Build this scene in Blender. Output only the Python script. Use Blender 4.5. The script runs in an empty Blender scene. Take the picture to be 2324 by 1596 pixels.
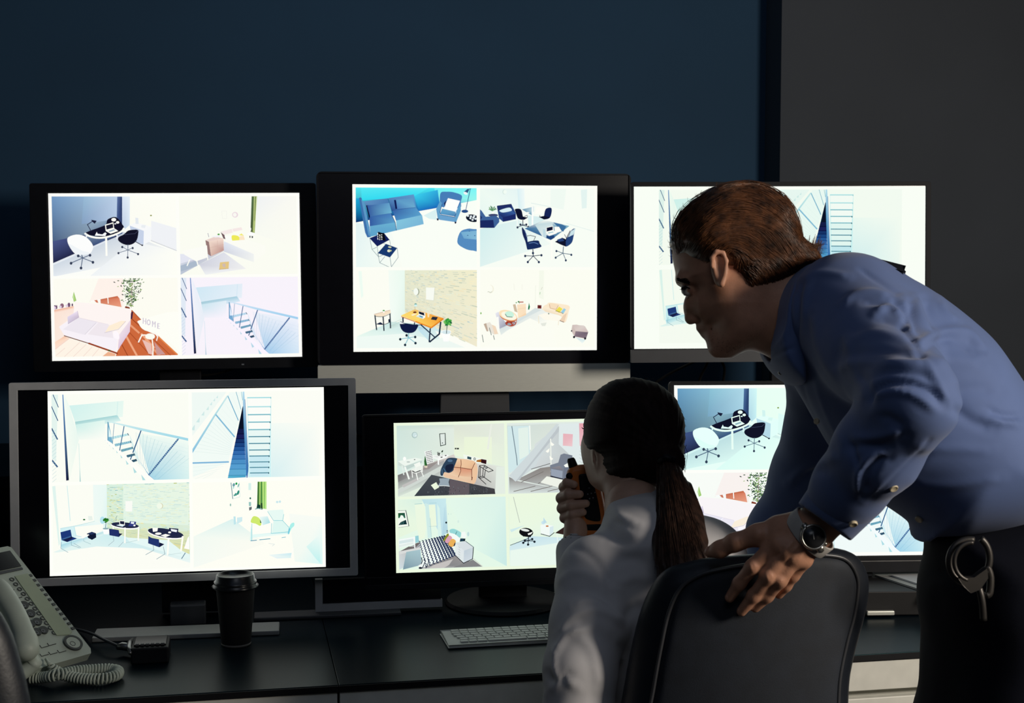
import bpy, math, random
import numpy as np
from mathutils import Vector, Matrix
from mathutils.geometry import tessellate_polygon

random.seed(7); rng = np.random.default_rng(7)
S = bpy.context.scene
COL = S.collection

# ------------------------------------------------------------------ camera, world, lights, exposure
FPX, CX, CY = 3228.0, 1162.0, 798.0
PITCH = math.radians(4.0); CAMH = 1.47
cd = bpy.data.cameras.new('camera'); cam = bpy.data.objects.new('camera', cd); COL.objects.link(cam)
cd.sensor_width = 36.0; cd.lens = 36.0 * FPX / 2324.0; cd.clip_start = .05; cd.clip_end = 50
cam.location = (0, 0, CAMH); cam.rotation_euler = (math.radians(90) - PITCH, 0, 0)
S.camera = cam
cd.dof.use_dof = True; cd.dof.focus_distance = 2.6; cd.dof.aperture_fstop = 11.0
S.view_settings.view_transform = 'Standard'; S.view_settings.look = 'None'
S.view_settings.exposure = 0.0; S.view_settings.gamma = 1.0; S.view_settings.use_curve_mapping = False
W = bpy.data.worlds.new('world'); S.world = W; W.use_nodes = True
W.node_tree.nodes['Background'].inputs[0].default_value = (.25, .4, .7, 1)
W.node_tree.nodes['Background'].inputs[1].default_value = .004
SCREEN_GAIN = 1.02

def area(name, loc, target, size, power, col, sy=None, spread=math.pi):
    l = bpy.data.lights.new(name, 'AREA'); l.energy = power; l.color = col; l.size = size
    if sy: l.shape = 'RECTANGLE'; l.size_y = sy
    l.spread = spread
    o = bpy.data.objects.new(name, l); COL.objects.link(o); o.location = loc
    o.rotation_euler = (Vector(target) - Vector(loc)).to_track_quat('-Z', 'Y').to_euler()
    return o
area('assumed_side_light', (2.05, .86, 1.84), (.55, 2.0, 1.15), .46, 42.0, (1.0, .90, .78))  # assumed unseen source at the right, inferred from the lit sides; no lamp is built
area('assumed_wall_light', (-.25, 2.75, 2.80), (-.2, 4.0, 1.9), .7, 1.6, (.50, .74, 1.0))  # assumed unseen source for the glow on the back wall, no fixture
area('assumed_overhead_light', (.2, .2, 2.78), (-.4, 2.6, .9), 1.0, 4.2, (.88, .93, 1.0))  # assumed soft light from above the camera, added without a visible fixture
area('blue_fill_light', (.2, 1.2, 2.86), (.2, 1.6, 0), 2.6, 3.2, (.40, .58, 1.0))  # added wide bluish fill to lift the dark tones, not a room fixture

# ------------------------------------------------------------------ helpers
def cw(p):
    """camera frame (right, up, depth) -> world, arrays (n,3)"""
    p = np.asarray(p, float)
    x, y, z = p[..., 0], p[..., 1], p[..., 2]
    return np.stack([x, z * math.cos(PITCH) + y * math.sin(PITCH), CAMH - z * math.sin(PITCH) + y * math.cos(PITCH)], -1)
def c(px, py, d):
    return np.array([(px - CX) * d / FPX, (CY - py) * d / FPX, d])
def at(px, py, d):
    return cw(c(px, py, d))
def ground(px, py, z=.75):
    r = at(px, py, 1.0) - np.array([0, 0, CAMH]); t = (z - CAMH) / r[2]
    return np.array([0, 0, CAMH]) + r * t

def lin(v):
    v = v / 255.0
    return v / 12.92 if v <= .04045 else ((v + .055) / 1.055) ** 2.4
def mat(name, rgb, rough=.5, metal=0.0, var=.12, scale=30, bump=0.0, bscale=200, coat=0.0, sss=0.0, stretch=None, sheen=0.0, spec=None, tint=None):
    m = bpy.data.materials.new(name); m.use_nodes = True; nt = m.node_tree; n = nt.nodes
    b = n['Principled BSDF']; b.inputs['Roughness'].default_value = rough; b.inputs['Metallic'].default_value = metal
    b.inputs['Coat Weight'].default_value = coat
    if sheen: b.inputs['Sheen Weight'].default_value = sheen
    if tint: b.inputs['Specular Tint'].default_value = (*tint, 1)
    if spec is not None: b.inputs['Specular IOR Level'].default_value = spec
    if sss:
        b.inputs['Subsurface Weight'].default_value = sss; b.inputs['Subsurface Radius'].default_value = (.012, .005, .003)
        b.inputs['Subsurface Scale'].default_value = .6
    tc = n.new('ShaderNodeTexCoord'); nz = n.new('ShaderNodeTexNoise'); nz.inputs['Scale'].default_value = scale
    nz.inputs['Detail'].default_value = 3
    src = tc.outputs['Object']
    if stretch:
        mp = n.new('ShaderNodeMapping'); mp.inputs['Scale'].default_value = stretch
        nt.links.new(src, mp.inputs[0]); src = mp.outputs[0]
    nt.links.new(src, nz.inputs['Vector'])
    r = n.new('ShaderNodeValToRGB'); e = r.color_ramp.elements
    e[0].position = .3; e[1].position = .7
    e[0].color = (*[max(0, x * (1 - var)) for x in rgb], 1); e[1].color = (*[min(1, x * (1 + var)) for x in rgb], 1)
    nt.links.new(nz.outputs[0], r.inputs[0]); nt.links.new(r.outputs[0], b.inputs['Base Color'])
    if bump:
        n2 = n.new('ShaderNodeTexNoise'); n2.inputs['Scale'].default_value = bscale
        nt.links.new(src, n2.inputs['Vector'])
        bp = n.new('ShaderNodeBump'); bp.inputs['Strength'].default_value = bump; bp.inputs['Distance'].default_value = .002
        nt.links.new(n2.outputs[0], bp.inputs['Height']); nt.links.new(bp.outputs[0], b.inputs['Normal'])
    return m

M = dict(
 wall_blue=mat('blue_paint', (.017, .062, .125), .85, var=.06, scale=2.5, bump=.05, bscale=90),
 wall_grey=mat('grey_paint', (.060, .070, .086), .85, var=.06, scale=2.5, bump=.05, bscale=90),
 floor=mat('dark_carpet', (.02, .022, .028), .95, bump=.4, bscale=300),
 ceiling=mat('ceiling_paint', (.12, .13, .14), .9),
 black_plastic=mat('black_plastic', (.004, .005, .008), .55, var=.2, spec=.2),
 black_gloss=mat('black_glass', (.004, .004, .007), .22, var=.1),
 alu=mat('brushed_aluminium', (.74, .75, .68), .40, metal=.35, var=.06, scale=60, stretch=(1, 1, 40)),
 grey_frame=mat('silver_grey_plastic', (.50, .51, .52), .45, var=.05),
 foot_light=mat('pale_grey_plastic', (.30, .31, .30), .5, var=.05),
 grey_dark=mat('grey_plastic', (.050, .054, .062), .5, var=.05),
 desk=mat('dark_laminate', (.0022, .0068, .0115), .34, var=.25, scale=120, bump=.03, bscale=500, spec=.07, tint=(.45, .95, 1.0)),
 deskedge=mat('black_edge_band', (.004, .004, .006), .5),
 beige=mat('beige_laminate', (.82, .82, .75), .45, var=.05),
 white_plastic=mat('white_plastic', (.60, .62, .58), .45, var=.05),
 paper=mat('white_paper', (.5, .5, .46), .8, var=.04),
 phone=mat('ivory_plastic', (.40, .46, .40), .5, var=.05),
 phone_dark=mat('phone_button', (.035, .04, .04), .45),
 phone_lcd=mat('unlit_lcd', (.34, .40, .28), .35, var=.05),
 cup=mat('black_cup_card', (.010, .009, .010), .75),
 lid=mat('black_lid_plastic', (.012, .014, .016), .28),
 cupbase=mat('cup_rim_paper', (.16, .15, .14), .7),
 leather=mat('dark_leather', (.009, .012, .018), .45, var=.2, bump=.10, bscale=260),
 mesh=mat('chair_fabric', (.009, .013, .021), .75, var=.2, bump=.15, bscale=900),
 piping=mat('chair_piping', (.045, .047, .052), .35),
 chrome=mat('dark_chrome', (.25, .25, .25), .3, metal=.9),
 skin=mat('skin', (.50, .25, .155), .50, var=.10, scale=60, bump=.10, bscale=420, sss=.10),
 skin_w=mat('fair_skin', (.52, .32, .23), .5, var=.06, scale=60, bump=.08, bscale=400, sss=.10),
 nail=mat('fingernail', (.62, .36, .28), .3, var=.04),
 lip=mat('lip_skin', (.32, .12, .10), .45),
 eye=mat('eye_white', (.55, .53, .5), .2),
 iris=mat('iris', (.03, .04, .04), .15),
 shirt_blue=mat('blue_shirt_cotton', (.080, .128, .290), .8, var=.05, scale=14, bump=.05, bscale=900, sheen=.15),
 shirt_white=mat('white_shirt_cotton', (.54, .53, .54), .8, var=.04, scale=14, bump=.05, bscale=900),
 trousers=mat('navy_trousers', (.004, .005, .010), .9, var=.1, bump=.1, bscale=900, spec=.15),
 hair_man=mat('auburn_hair', (.100, .038, .014), .40, var=.75, scale=70, spec=.5),
 hair_woman=mat('dark_brown_hair', (.013, .0075, .0065), .68, spec=.10, var=.5, scale=130, stretch=(1, 1, .12)),
 hair_tail=mat('brown_hair', (.028, .013, .008), .5, var=.6, scale=90, stretch=(1, 1, .15), spec=.3),
 orange=mat('orange_plastic', (.55, .15, .02), .45),
 strap=mat('grey_strap', (.42, .40, .37), .6),
 steel=mat('watch_steel', (.55, .53, .48), .25, metal=.9),
 dial=mat('watch_dial', (.015, .016, .018), .25),
 cuff_metal=mat('handcuff_steel', (.065, .06, .055), .45, metal=.8),
 button=mat('pearl_button', (.62, .53, .36), .3),
 emblem=mat('silver_thread', (.4, .4, .38), .5),
 cable=mat('black_cable', (.004, .004, .005), .6),
 led=mat('keypad_print', (.20, .22, .25), .5),
)

def link(o, parent=None):
    COL.objects.link(o)
    if parent is not None: o.parent = parent
    return o
ROOTLOC = {}
def wpos(o):
    return np.array(ROOTLOC.get(o.name, (0, 0, 0)))
def tag(o, label, cat, group=None):
    o['label'] = label; o['category'] = cat
    if group: o['group'] = group
    return o
def thing(name, label, cat, loc=(0, 0, 0), rot=None, group=None):
    o = bpy.data.objects.new(name, None); COL.objects.link(o); o.location = loc; o.empty_display_size = .05
    if rot is not None: o.rotation_euler = rot
    ROOTLOC[o.name] = tuple(loc)
    return tag(o, label, cat, group)
def mk(name, V, F, m, parent=None, smooth=False, world=True):
    """mesh from arrays; world=True: V in world space (parent offset removed)"""
    V = np.asarray(V, float)
    if world and parent is not None: V = V - wpos(parent)
    me = bpy.data.meshes.new(name)
    me.from_pydata(V.tolist(), [], [tuple(int(i) for i in f) for f in F]); me.update()
    if m is not None: me.materials.append(M[m] if isinstance(m, str) else m)
    if smooth: me.polygons.foreach_set('use_smooth', [True] * len(me.polygons))
    o = bpy.data.objects.new(name, me); COL.objects.link(o)
    if parent is not None:
        o.parent = parent
        if world: ROOTLOC[o.name] = ROOTLOC.get(parent.name, (0, 0, 0))
    return o
def struct(o): o['kind'] = 'structure'; return o

class MB:
    """collects primitives into one mesh"""
    def __init__(s): s.V = []; s.F = []; s.n = 0
    def add(s, V, F):
        s.V.append(np.asarray(V, float)); s.F += [tuple(i + s.n for i in f) for f in F]; s.n += len(V); return s
    def box(s, cen, size, R=None):
        h = np.array(size) / 2; v = np.array([[x, y, z] for x in (-1, 1) for y in (-1, 1) for z in (-1, 1)]) * h
        if R is not None: v = v @ np.array(R).T
        return s.add(v + np.array(cen), [(0, 1, 3, 2), (4, 6, 7, 5), (0, 4, 5, 1), (2, 3, 7, 6), (0, 2, 6, 4), (1, 5, 7, 3)])
    def prism(s, pts, ext, flip=False):
        """planar polygon pts (n,3) extruded by vector ext, n-gon caps tessellated"""
        pts = np.asarray(pts, float); n = len(pts); ext = np.asarray(ext, float)
        tri = tessellate_polygon([[Vector(p) for p in pts]])
        F = [tuple(t) for t in tri] + [tuple(i + n for i in t[::-1]) for t in tri] + [(i, (i + 1) % n, (i + 1) % n + n, i + n) for i in range(n)]
        return s.add(np.vstack([pts, pts + ext]), F)
    def tube(s, P, r, n=8, cap=True):
        P = np.asarray(P, float); k = len(P); r = np.broadcast_to(np.asarray(r, float), (k,))
        T = np.gradient(P, axis=0); T /= np.linalg.norm(T, axis=1)[:, None] + 1e-12
        u = np.cross(T[0], [0.3, .2, 1.0]); u /= np.linalg.norm(u) + 1e-12; V = []
        for i in range(k):
            u = u - T[i] * (u @ T[i]); u /= np.linalg.norm(u) + 1e-12; w = np.cross(T[i], u)
            a = np.arange(n) * 2 * math.pi / n
            V.append(P[i] + r[i] * (np.cos(a)[:, None] * u + np.sin(a)[:, None] * w))
        F = [(i * n + j, i * n + (j + 1) % n, (i + 1) * n + (j + 1) % n, (i + 1) * n + j) for i in range(k - 1) for j in range(n)]
        if cap: F += [tuple(range(n))[::-1], tuple(range((k - 1) * n, k * n))]
        return s.add(np.vstack(V), F)
    def lathe(s, prof, cen, axis=None, n=40):
        """prof: (radius, height) list around z (or axis)"""
        prof = np.array(prof, float); a = np.arange(n) * 2 * math.pi / n
        V = np.array([[r * math.cos(t), r * math.sin(t), h] for r, h in prof for t in a])
        if axis is not None:
            q = Vector((0, 0, 1)).rotation_difference(Vector(axis)).to_matrix(); V = V @ np.array(q).T
        k = len(prof)
        F = [(i * n + j, i * n + (j + 1) % n, (i + 1) * n + (j + 1) % n, (i + 1) * n + j) for i in range(k - 1) for j in range(n)]
        F += [tuple(range(n))[::-1], tuple(range((k - 1) * n, k * n))]
        return s.add(V + np.array(cen), F)
    def build(s, name, m, parent=None, smooth=False, world=True, bevel=0):
        o = mk(name, np.vstack(s.V), s.F, m, parent, smooth, world)
        if bevel:
            b = o.modifiers.new('bevel', 'BEVEL'); b.width = bevel; b.segments = 2; b.limit_method = 'ANGLE'; b.angle_limit = .7
        return o

def spline(P, n=60, closed=False):
    P = np.asarray(P, float); k = len(P)
    out = []
    segs = k if closed else k - 1
    per = max(2, n // segs)
    for i in range(segs):
        g = (lambda j: P[j % k]) if closed else (lambda j: P[min(max(j, 0), k - 1)])
        p0, p1, p2, p3 = g(i - 1), g(i), g(i + 1), g(i + 2)
        for t in np.arange(per) / per:
            out.append(.5 * (2 * p1 + (p2 - p0) * t + (2 * p0 - 5 * p1 + 4 * p2 - p3) * t * t + (3 * p1 - p0 - 3 * p2 + p3) * t ** 3))
    if not closed: out.append(P[-1])
    return np.array(out)

# ------------------------------------------------------------------ implicit surfaces meshed by surface nets
class Field:
    def __init__(s, lo, hi, h):
        lo, hi = np.minimum(lo, hi), np.maximum(lo, hi); s.h = h; s.lo = np.array(lo, float)
        s.n = np.ceil((np.array(hi) - s.lo) / h).astype(int) + 1
        s.x = (s.lo[0] + h * np.arange(s.n[0])).astype(np.float32)[:, None, None]
        s.y = (s.lo[1] + h * np.arange(s.n[1])).astype(np.float32)[None, :, None]
        s.z = (s.lo[2] + h * np.arange(s.n[2])).astype(np.float32)[None, None, :]
        s.F = np.full(s.n, .2, np.float32)
    def _sl(s, lo, hi, m):
        a = np.clip(np.floor((np.array(lo) - m - s.lo) / s.h).astype(int), 0, s.n)
        b = np.clip(np.ceil((np.array(hi) + m - s.lo) / s.h).astype(int) + 1, 0, s.n)
        return tuple(slice(i, j) for i, j in zip(a, b))
    def comb(s, sl, f, k, sub=False):
        a = s.F[sl]
        if a.size == 0: return
        if sub:
            f = -f; r = np.maximum(a, f)
            if k: r = r + np.maximum(k - np.abs(a - f), 0) ** 2 / (4 * k)
        else:
            r = np.minimum(a, f)
            if k: r = r - np.maximum(k - np.abs(a - f), 0) ** 2 / (4 * k)
        s.F[sl] = r
    def cone(s, a, b, ra, rb, k=.01, sub=False):
        a = np.asarray(a, float); b = np.asarray(b, float); r = max(ra, rb)
        sl = s._sl(np.minimum(a, b) - r, np.maximum(a, b) + r, k + 2 * s.h)
        x, y, z = s.x[sl[0]], s.y[:, sl[1]], s.z[:, :, sl[2]]
        d = b - a; L = d @ d + 1e-12
        t = np.clip(((x - a[0]) * d[0] + (y - a[1]) * d[1] + (z - a[2]) * d[2]) / L, 0, 1)
        f = np.sqrt((x - a[0] - t * d[0]) ** 2 + (y - a[1] - t * d[1]) ** 2 + (z - a[2] - t * d[2]) ** 2) - (ra + (rb - ra) * t)
        s.comb(sl, f, k, sub); return s
    def chain(s, P, R, k=.01):
        for i in range(len(P) - 1): s.cone(P[i], P[i + 1], R[i], R[i + 1], k)
        return s
    def cut(s, p, n):
        """remove everything on the side of the plane the normal points to"""
        p = np.asarray(p, float); n = np.asarray(n, float) / np.linalg.norm(n)
        s.F = np.maximum(s.F, ((s.x - p[0]) * n[0] + (s.y - p[1]) * n[1] + (s.z - p[2]) * n[2]).astype(np.float32)); return s
    def ell(s, cen, r, k=.01, rot=0.0, sub=False):
        cen = np.asarray(cen, float); r = np.asarray(r, float); m = max(r)
        sl = s._sl(cen - m, cen + m, k + 2 * s.h)
        x, y, z = s.x[sl[0]] - cen[0], s.y[:, sl[1]] - cen[1], s.z[:, :, sl[2]] - cen[2]
        ca, sa = math.cos(rot), math.sin(rot); u = x * ca + y * sa; v = -x * sa + y * ca
        q = np.sqrt((u / r[0]) ** 2 + (v / r[1]) ** 2 + (z / r[2]) ** 2)
        s.comb(sl, (q - 1) * min(r), k, sub); return s
    def inflate(s, px, zc, R, T, k=.01, n=120, smooth=True, sub=False):
        """outline given in photo pixels, at depth zc (number or f(px,py)), real half-thickness T, rounded over R"""
        px = np.asarray(px, float)
        if smooth: px = spline(px, n, True)
        zf = zc if callable(zc) else (lambda a, b: zc + 0 * a)
        d = zf(px[:, 0], px[:, 1]); X = (px[:, 0] - CX) * d / FPX; Y = (CY - px[:, 1]) * d / FPX
        zz = d
        Tm = T if not callable(T) else .2
        sl = s._sl([X.min(), Y.min(), zz.min() - Tm], [X.max(), Y.max(), zz.max() + Tm], k + 3 * s.h)
        gx = s.x[sl[0], 0, 0][:, None]; gy = s.y[0, sl[1], 0][None, :]
        if gx.size == 0 or gy.size == 0: return s
        D = np.full((gx.shape[0], gy.shape[1]), 9e9); ins = np.zeros(D.shape, bool)
        m = len(X)
        for i in range(m):
            x0, y0, x1, y1 = X[i], Y[i], X[(i + 1) % m], Y[(i + 1) % m]; ex, ey = x1 - x0, y1 - y0
            t = np.clip(((gx - x0) * ex + (gy - y0) * ey) / (ex * ex + ey * ey + 1e-15), 0, 1)
            D = np.minimum(D, (gx - x0 - t * ex) ** 2 + (gy - y0 - t * ey) ** 2)
            cr = ((y0 > gy) != (y1 > gy)) & (gx < ex * (gy - y0) / (ey + 1e-15) + x0); ins ^= cr
        D = np.sqrt(D); D = np.where(ins, D, -D)
        d0 = float(d.mean()); gpx = CX + gx * FPX / d0 + 0 * gy; gpy = CY - gy * FPX / d0 + 0 * gx
        Z = zf(gpx, gpy); TT = T(gpx, gpy) if callable(T) else T + 0 * Z; RR = R(gpx, gpy) if callable(R) else R
        e = np.maximum(0, 1 - D / RR)
        z = s.z[:, :, sl[2]]
        f = (np.sqrt(e[:, :, None] ** 2 + ((z - Z[:, :, None]) / TT[:, :, None]) ** 2) - 1) * np.minimum(RR, TT)[:, :, None]
        s.comb(sl, f.astype(np.float32), k, sub); return s
    def front(s, X, Y):
        """depth of first surface for camera-frame x,y (orthographic along z)"""
        i = np.clip(((X - s.lo[0]) / s.h).round().astype(int), 0, s.n[0] - 1); j = np.clip(((Y - s.lo[1]) / s.h).round().astype(int), 0, s.n[1] - 1)
        col = s.F[i, j] < 0; hit = col.any(-1); k = col.argmax(-1)
        return np.where(hit, s.lo[2] + s.h * k, np.nan)
    def mesh(s, smooth=2):
        F = s.F; F[0] = F[-1] = .1; F[:, 0] = F[:, -1] = .1; F[:, :, 0] = F[:, :, -1] = .1
        ins = F < 0
        cs = sum(ins[i:s.n[0] - 1 + i, j:s.n[1] - 1 + j, k:s.n[2] - 1 + k].astype(np.int8) for i in (0, 1) for j in (0, 1) for k in (0, 1))
        cells = np.argwhere((cs > 0) & (cs < 8)); N = len(cells)
        idx = np.full(np.array(s.n) - 1, -1, np.int64); idx[tuple(cells.T)] = np.arange(N)
        acc = np.zeros((N, 3)); cnt = np.zeros(N)
        cor = [(i, j, k) for i in (0, 1) for j in (0, 1) for k in (0, 1)]
        val = {q: F[cells[:, 0] + q[0], cells[:, 1] + q[1], cells[:, 2] + q[2]] for q in cor}
        for a in cor:
            for ax in range(3):
                if a[ax] == 0:
                    b = list(a); b[ax] = 1; b = tuple(b); va, vb = val[a], val[b]; m = (va < 0) != (vb < 0)
                    t = va[m] / (va[m] - vb[m]); p = np.tile(np.array(a, float), (m.sum(), 1)); p[:, ax] += t
                    acc[m] += p; cnt[m] += 1
        V = s.lo + s.h * (cells + acc / cnt[:, None])
        Q = []
        for ax in range(3):
            sl0 = [slice(1, -1)] * 3; a = F[tuple(slice(0, -1) if i == ax else slice(1, -1) for i in range(3))] < 0
            b = F[tuple(slice(1, None) if i == ax else slice(1, -1) for i in range(3))] < 0
            e = np.argwhere(a != b); fl = a[tuple(e.T)]
            o = e + np.array([0 if i == ax else 1 for i in range(3)])
            u, v = [i for i in range(3) if i != ax]
            def cell(du, dv):
                q = o.copy(); q[:, u] -= du; q[:, v] -= dv; return idx[tuple(q.T)]
            q = np.stack([cell(0, 0), cell(1, 0), cell(1, 1), cell(0, 1)], 1)
            if ax == 1: fl = ~fl
            q[~fl] = q[~fl][:, ::-1]
            Q.append(q)
        Q = np.vstack(Q); Q = Q[(Q >= 0).all(1)][:, ::-1]
        E = np.vstack([Q[:, [0, 1]], Q[:, [1, 2]], Q[:, [2, 3]], Q[:, [3, 0]]])
        for _ in range(smooth):
            A = np.zeros_like(V); n = np.zeros(N)
            for p, q in ((0, 1), (1, 0)):
                np.add.at(n, E[:, p], 1)
                for ax in range(3): A[:, ax] += np.bincount(E[:, p], V[E[:, q], ax], N)
            V = V * .45 + A / np.maximum(n, 1)[:, None] * .55
        return V, Q

def normals(V, Q):
    n = np.cross(V[Q[:, 2]] - V[Q[:, 0]], V[Q[:, 3]] - V[Q[:, 1]]); N = np.zeros_like(V)
    for i in range(4):
        for ax in range(3): N[:, ax] += np.bincount(Q[:, i], n[:, ax], len(V))
    return -N / (np.linalg.norm(N, axis=1)[:, None] + 1e-12)     # the camera frame is left-handed
def pline_d(px, py, P):
    D = np.full(len(px), 9e9)
    for i in range(len(P) - 1):
        x0, y0 = P[i]; ex, ey = P[i + 1][0] - x0, P[i + 1][1] - y0
        t = np.clip(((px - x0) * ex + (py - y0) * ey) / (ex * ex + ey * ey + 1e-9), 0, 1)
        D = np.minimum(D, (px - x0 - t * ex) ** 2 + (py - y0 - t * ey) ** 2)
    return np.sqrt(D)
def folds(V, Q, strokes, noise=0.0, seed=1, gain=.68):
    """push cloth out (+) or in (-) along fold lines on the side towards +depth-negative"""
    N = normals(V, Q); px = CX + V[:, 0] * FPX / V[:, 2]; py = CY - V[:, 1] * FPX / V[:, 2]
    w = np.clip(-N[:, 2] * 2 + .25, 0, 1); d = np.zeros(len(V))
    for P, wd, a in strokes:
        P = spline(P, 16); dd = pline_d(px, py, P); L = np.linalg.norm(P[0] - P[-1]) + 1e-6
        # fade at both ends
        e = np.minimum(np.hypot(px - P[0][0], py - P[0][1]), np.hypot(px - P[-1][0], py - P[-1][1]))
        d += gain * a * np.exp(-(dd / (wd * 1.2)) ** 2) * np.clip(e / (wd * 2.2) + .25, .25, 1)
    g = np.random.default_rng(seed); nz = np.zeros(len(V))
    if noise:
        for _ in range(10):
            k = g.normal(size=3) * g.uniform(18, 55); nz += np.sin(V @ k + g.uniform(0, 6.28)) / 10
    V = V + N * (d * w + noise * nz)[:, None]
    E = np.vstack([Q[:, [0, 1]], Q[:, [1, 2]], Q[:, [2, 3]], Q[:, [3, 0]]]); n = np.bincount(E[:, 0], minlength=len(V)) + np.bincount(E[:, 1], minlength=len(V))
    A_ = np.stack([np.bincount(E[:, 0], V[E[:, 1], k], len(V)) + np.bincount(E[:, 1], V[E[:, 0], k], len(V)) for k in range(3)], 1)
    return V * .5 + A_ / np.maximum(n, 1)[:, None] * .5
# ------------------------------------------------------------------ the setting
A = math.radians(11.1); E1 = np.array([math.cos(A), math.sin(A), 0]); E2 = np.array([-math.sin(A), math.cos(A), 0]); UP = np.array([0, 0, 1.])
RZ = np.stack([E1, E2, UP], 1)
O0 = np.array([-.344, 2.315, 0])          # a point on the desk's front edge
def dk(u, v, z): return O0 + E1 * u + E2 * v + UP * z      # desk frame: along, back, up
WB = 1.63                                  # wall distance behind the desk front
def wall_u(px):
    r = (px - CX) / FPX
    p = O0 + E2 * (WB - .12); t = (r * p[1] - p[0]) / (E1[0] - r * E1[1]); return t
UC = wall_u(1766)
struct(MB().box(dk((UC - 3.6) / 2, WB + .05, 1.45), (UC + 3.6, .1, 2.9), RZ).build('wall_back', 'wall_blue'))
struct(MB().box(dk(UC + 1.5, WB - .01, 1.45), (3.0, .22, 2.9), RZ).build('wall_right', 'wall_grey'))
struct(MB().box(dk(-3.65, -1.4, 1.45), (.1, 6.3, 2.9), RZ).build('wall_left', 'wall_blue'))
struct(MB().box(dk(0, -4.5, 1.45), (9.4, .1, 2.9), RZ).build('wall_front', 'wall_grey'))
struct(MB().box(dk(UC + 3.0, -1.4, 1.45), (.1, 6.3, 2.9), RZ).build('wall_side', 'wall_grey'))
struct(MB().box(dk(.4, -1.4, -.05), (9.2, 6.6, .1), RZ).build('floor', 'floor'))
struct(MB().box(dk(.4, -1.4, 2.95), (9.2, 6.6, .1), RZ).build('ceiling', 'ceiling'))

# ------------------------------------------------------------------ desks
def desk_unit(u0, u1, label):
    t = thing('desk', label, 'desk', dk((u0 + u1) / 2, .4, 0)); w = u1 - u0; m = (u0 + u1) / 2
    MB().box(dk(m, .6, .744), (w - .001, 1.2, .012), RZ).build('desktop', 'desk', t, bevel=.001)
    MB().box(dk(m, -.001, .7435), (w - .001, .003, .0105), RZ).build('edge_band', 'deskedge', t)
    for u in (u0 + .014, u1 - .014):
        MB().box(dk(u, .6, .369), (.02, 1.12, .737), RZ).build('side_panel', 'beige', t)
    MB().box(dk(m, 1.16, .369), (w - .06, .02, .738), RZ).build('back_panel', 'beige', t)
    if u0 < 0: MB().box(dk(m, .0105, .694), (w - .004, .018, .087), RZ).build('front_panel', 'beige', t, bevel=.001)
    else: MB().box(dk((u0 + .88) / 2, .0105, .694), (.88 - u0 - .004, .018, .087), RZ).build('front_panel', 'beige', t, bevel=.001)
    return t
US = .056
desk_unit(-1.5, US, 'left dark glossy desk carrying the phone and the coffee cup')
tR = desk_unit(US, 1.70, 'right dark glossy desk in front of the keyboard, above the drawers')
ped = thing('drawer_cabinet', 'beige drawer cabinet below the right desk beside the standing man', 'drawer cabinet', dk(1.16, .3, 0))
MB().box(dk(1.16, .335, .36), (.50, .60, .72), RZ).build('body', 'beige', ped)
for z0, z1 in ((.682, .7355), (.585, .668), (.33, .571), (.06, .316)):
    MB().box(dk(1.16, .011, (z0 + z1) / 2), (.55, .014, z1 - z0), RZ).build('drawer', 'beige', ped, bevel=.0015)

# shelf that carries the upper monitors (behind the lower ones)
SHZ = .97
sh = thing('monitor_shelf', 'dark shelf behind the lower monitors carrying the upper ones', 'shelf', dk(.2, 1.26, .75))
MB().box(dk(.12, 1.26, SHZ - .012), (2.5, .58, .024), RZ).build('shelf_board', 'desk', sh)
for u in (-1.11, .12, 1.35):
    MB().box(dk(u, 1.20, .8485), (.024, .42, SHZ - .024 - .751), RZ).build('leg', 'deskedge', sh)
# ------------------------------------------------------------------ pictures shown on the screens (flat coloured shapes, emissive)
def homog(src):
    src = np.array(src, float); dst = np.array([(0, 0), (1, 0), (1, 1), (0, 1)], float); R_ = []; b = []
    for (x, y), (u, v) in zip(src, dst):
        R_.append([x, y, 1, 0, 0, 0, -u * x, -u * y]); b.append(u); R_.append([0, 0, 0, x, y, 1, -v * x, -v * y]); b.append(v)
    h = np.linalg.solve(np.array(R_), np.array(b)); return np.append(h, 1).reshape(3, 3)
def clip01(P):
    """clip polygon rows (u,v,r,g,b) to the unit square"""
    for ax, lim, sg in ((0, 0, 1), (0, 1, -1), (1, 0, 1), (1, 1, -1)):
        out = []; n = len(P)
        for i in range(n):
            a, b = P[i], P[(i + 1) % n]; da, db = (a[ax] - lim) * sg, (b[ax] - lim) * sg
            if da >= 0: out.append(a)
            if (da >= 0) != (db >= 0): out.append(a + (b - a) * (da / (da - db)))
        P = out
        if not P: return None
    return np.array(P)
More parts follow.
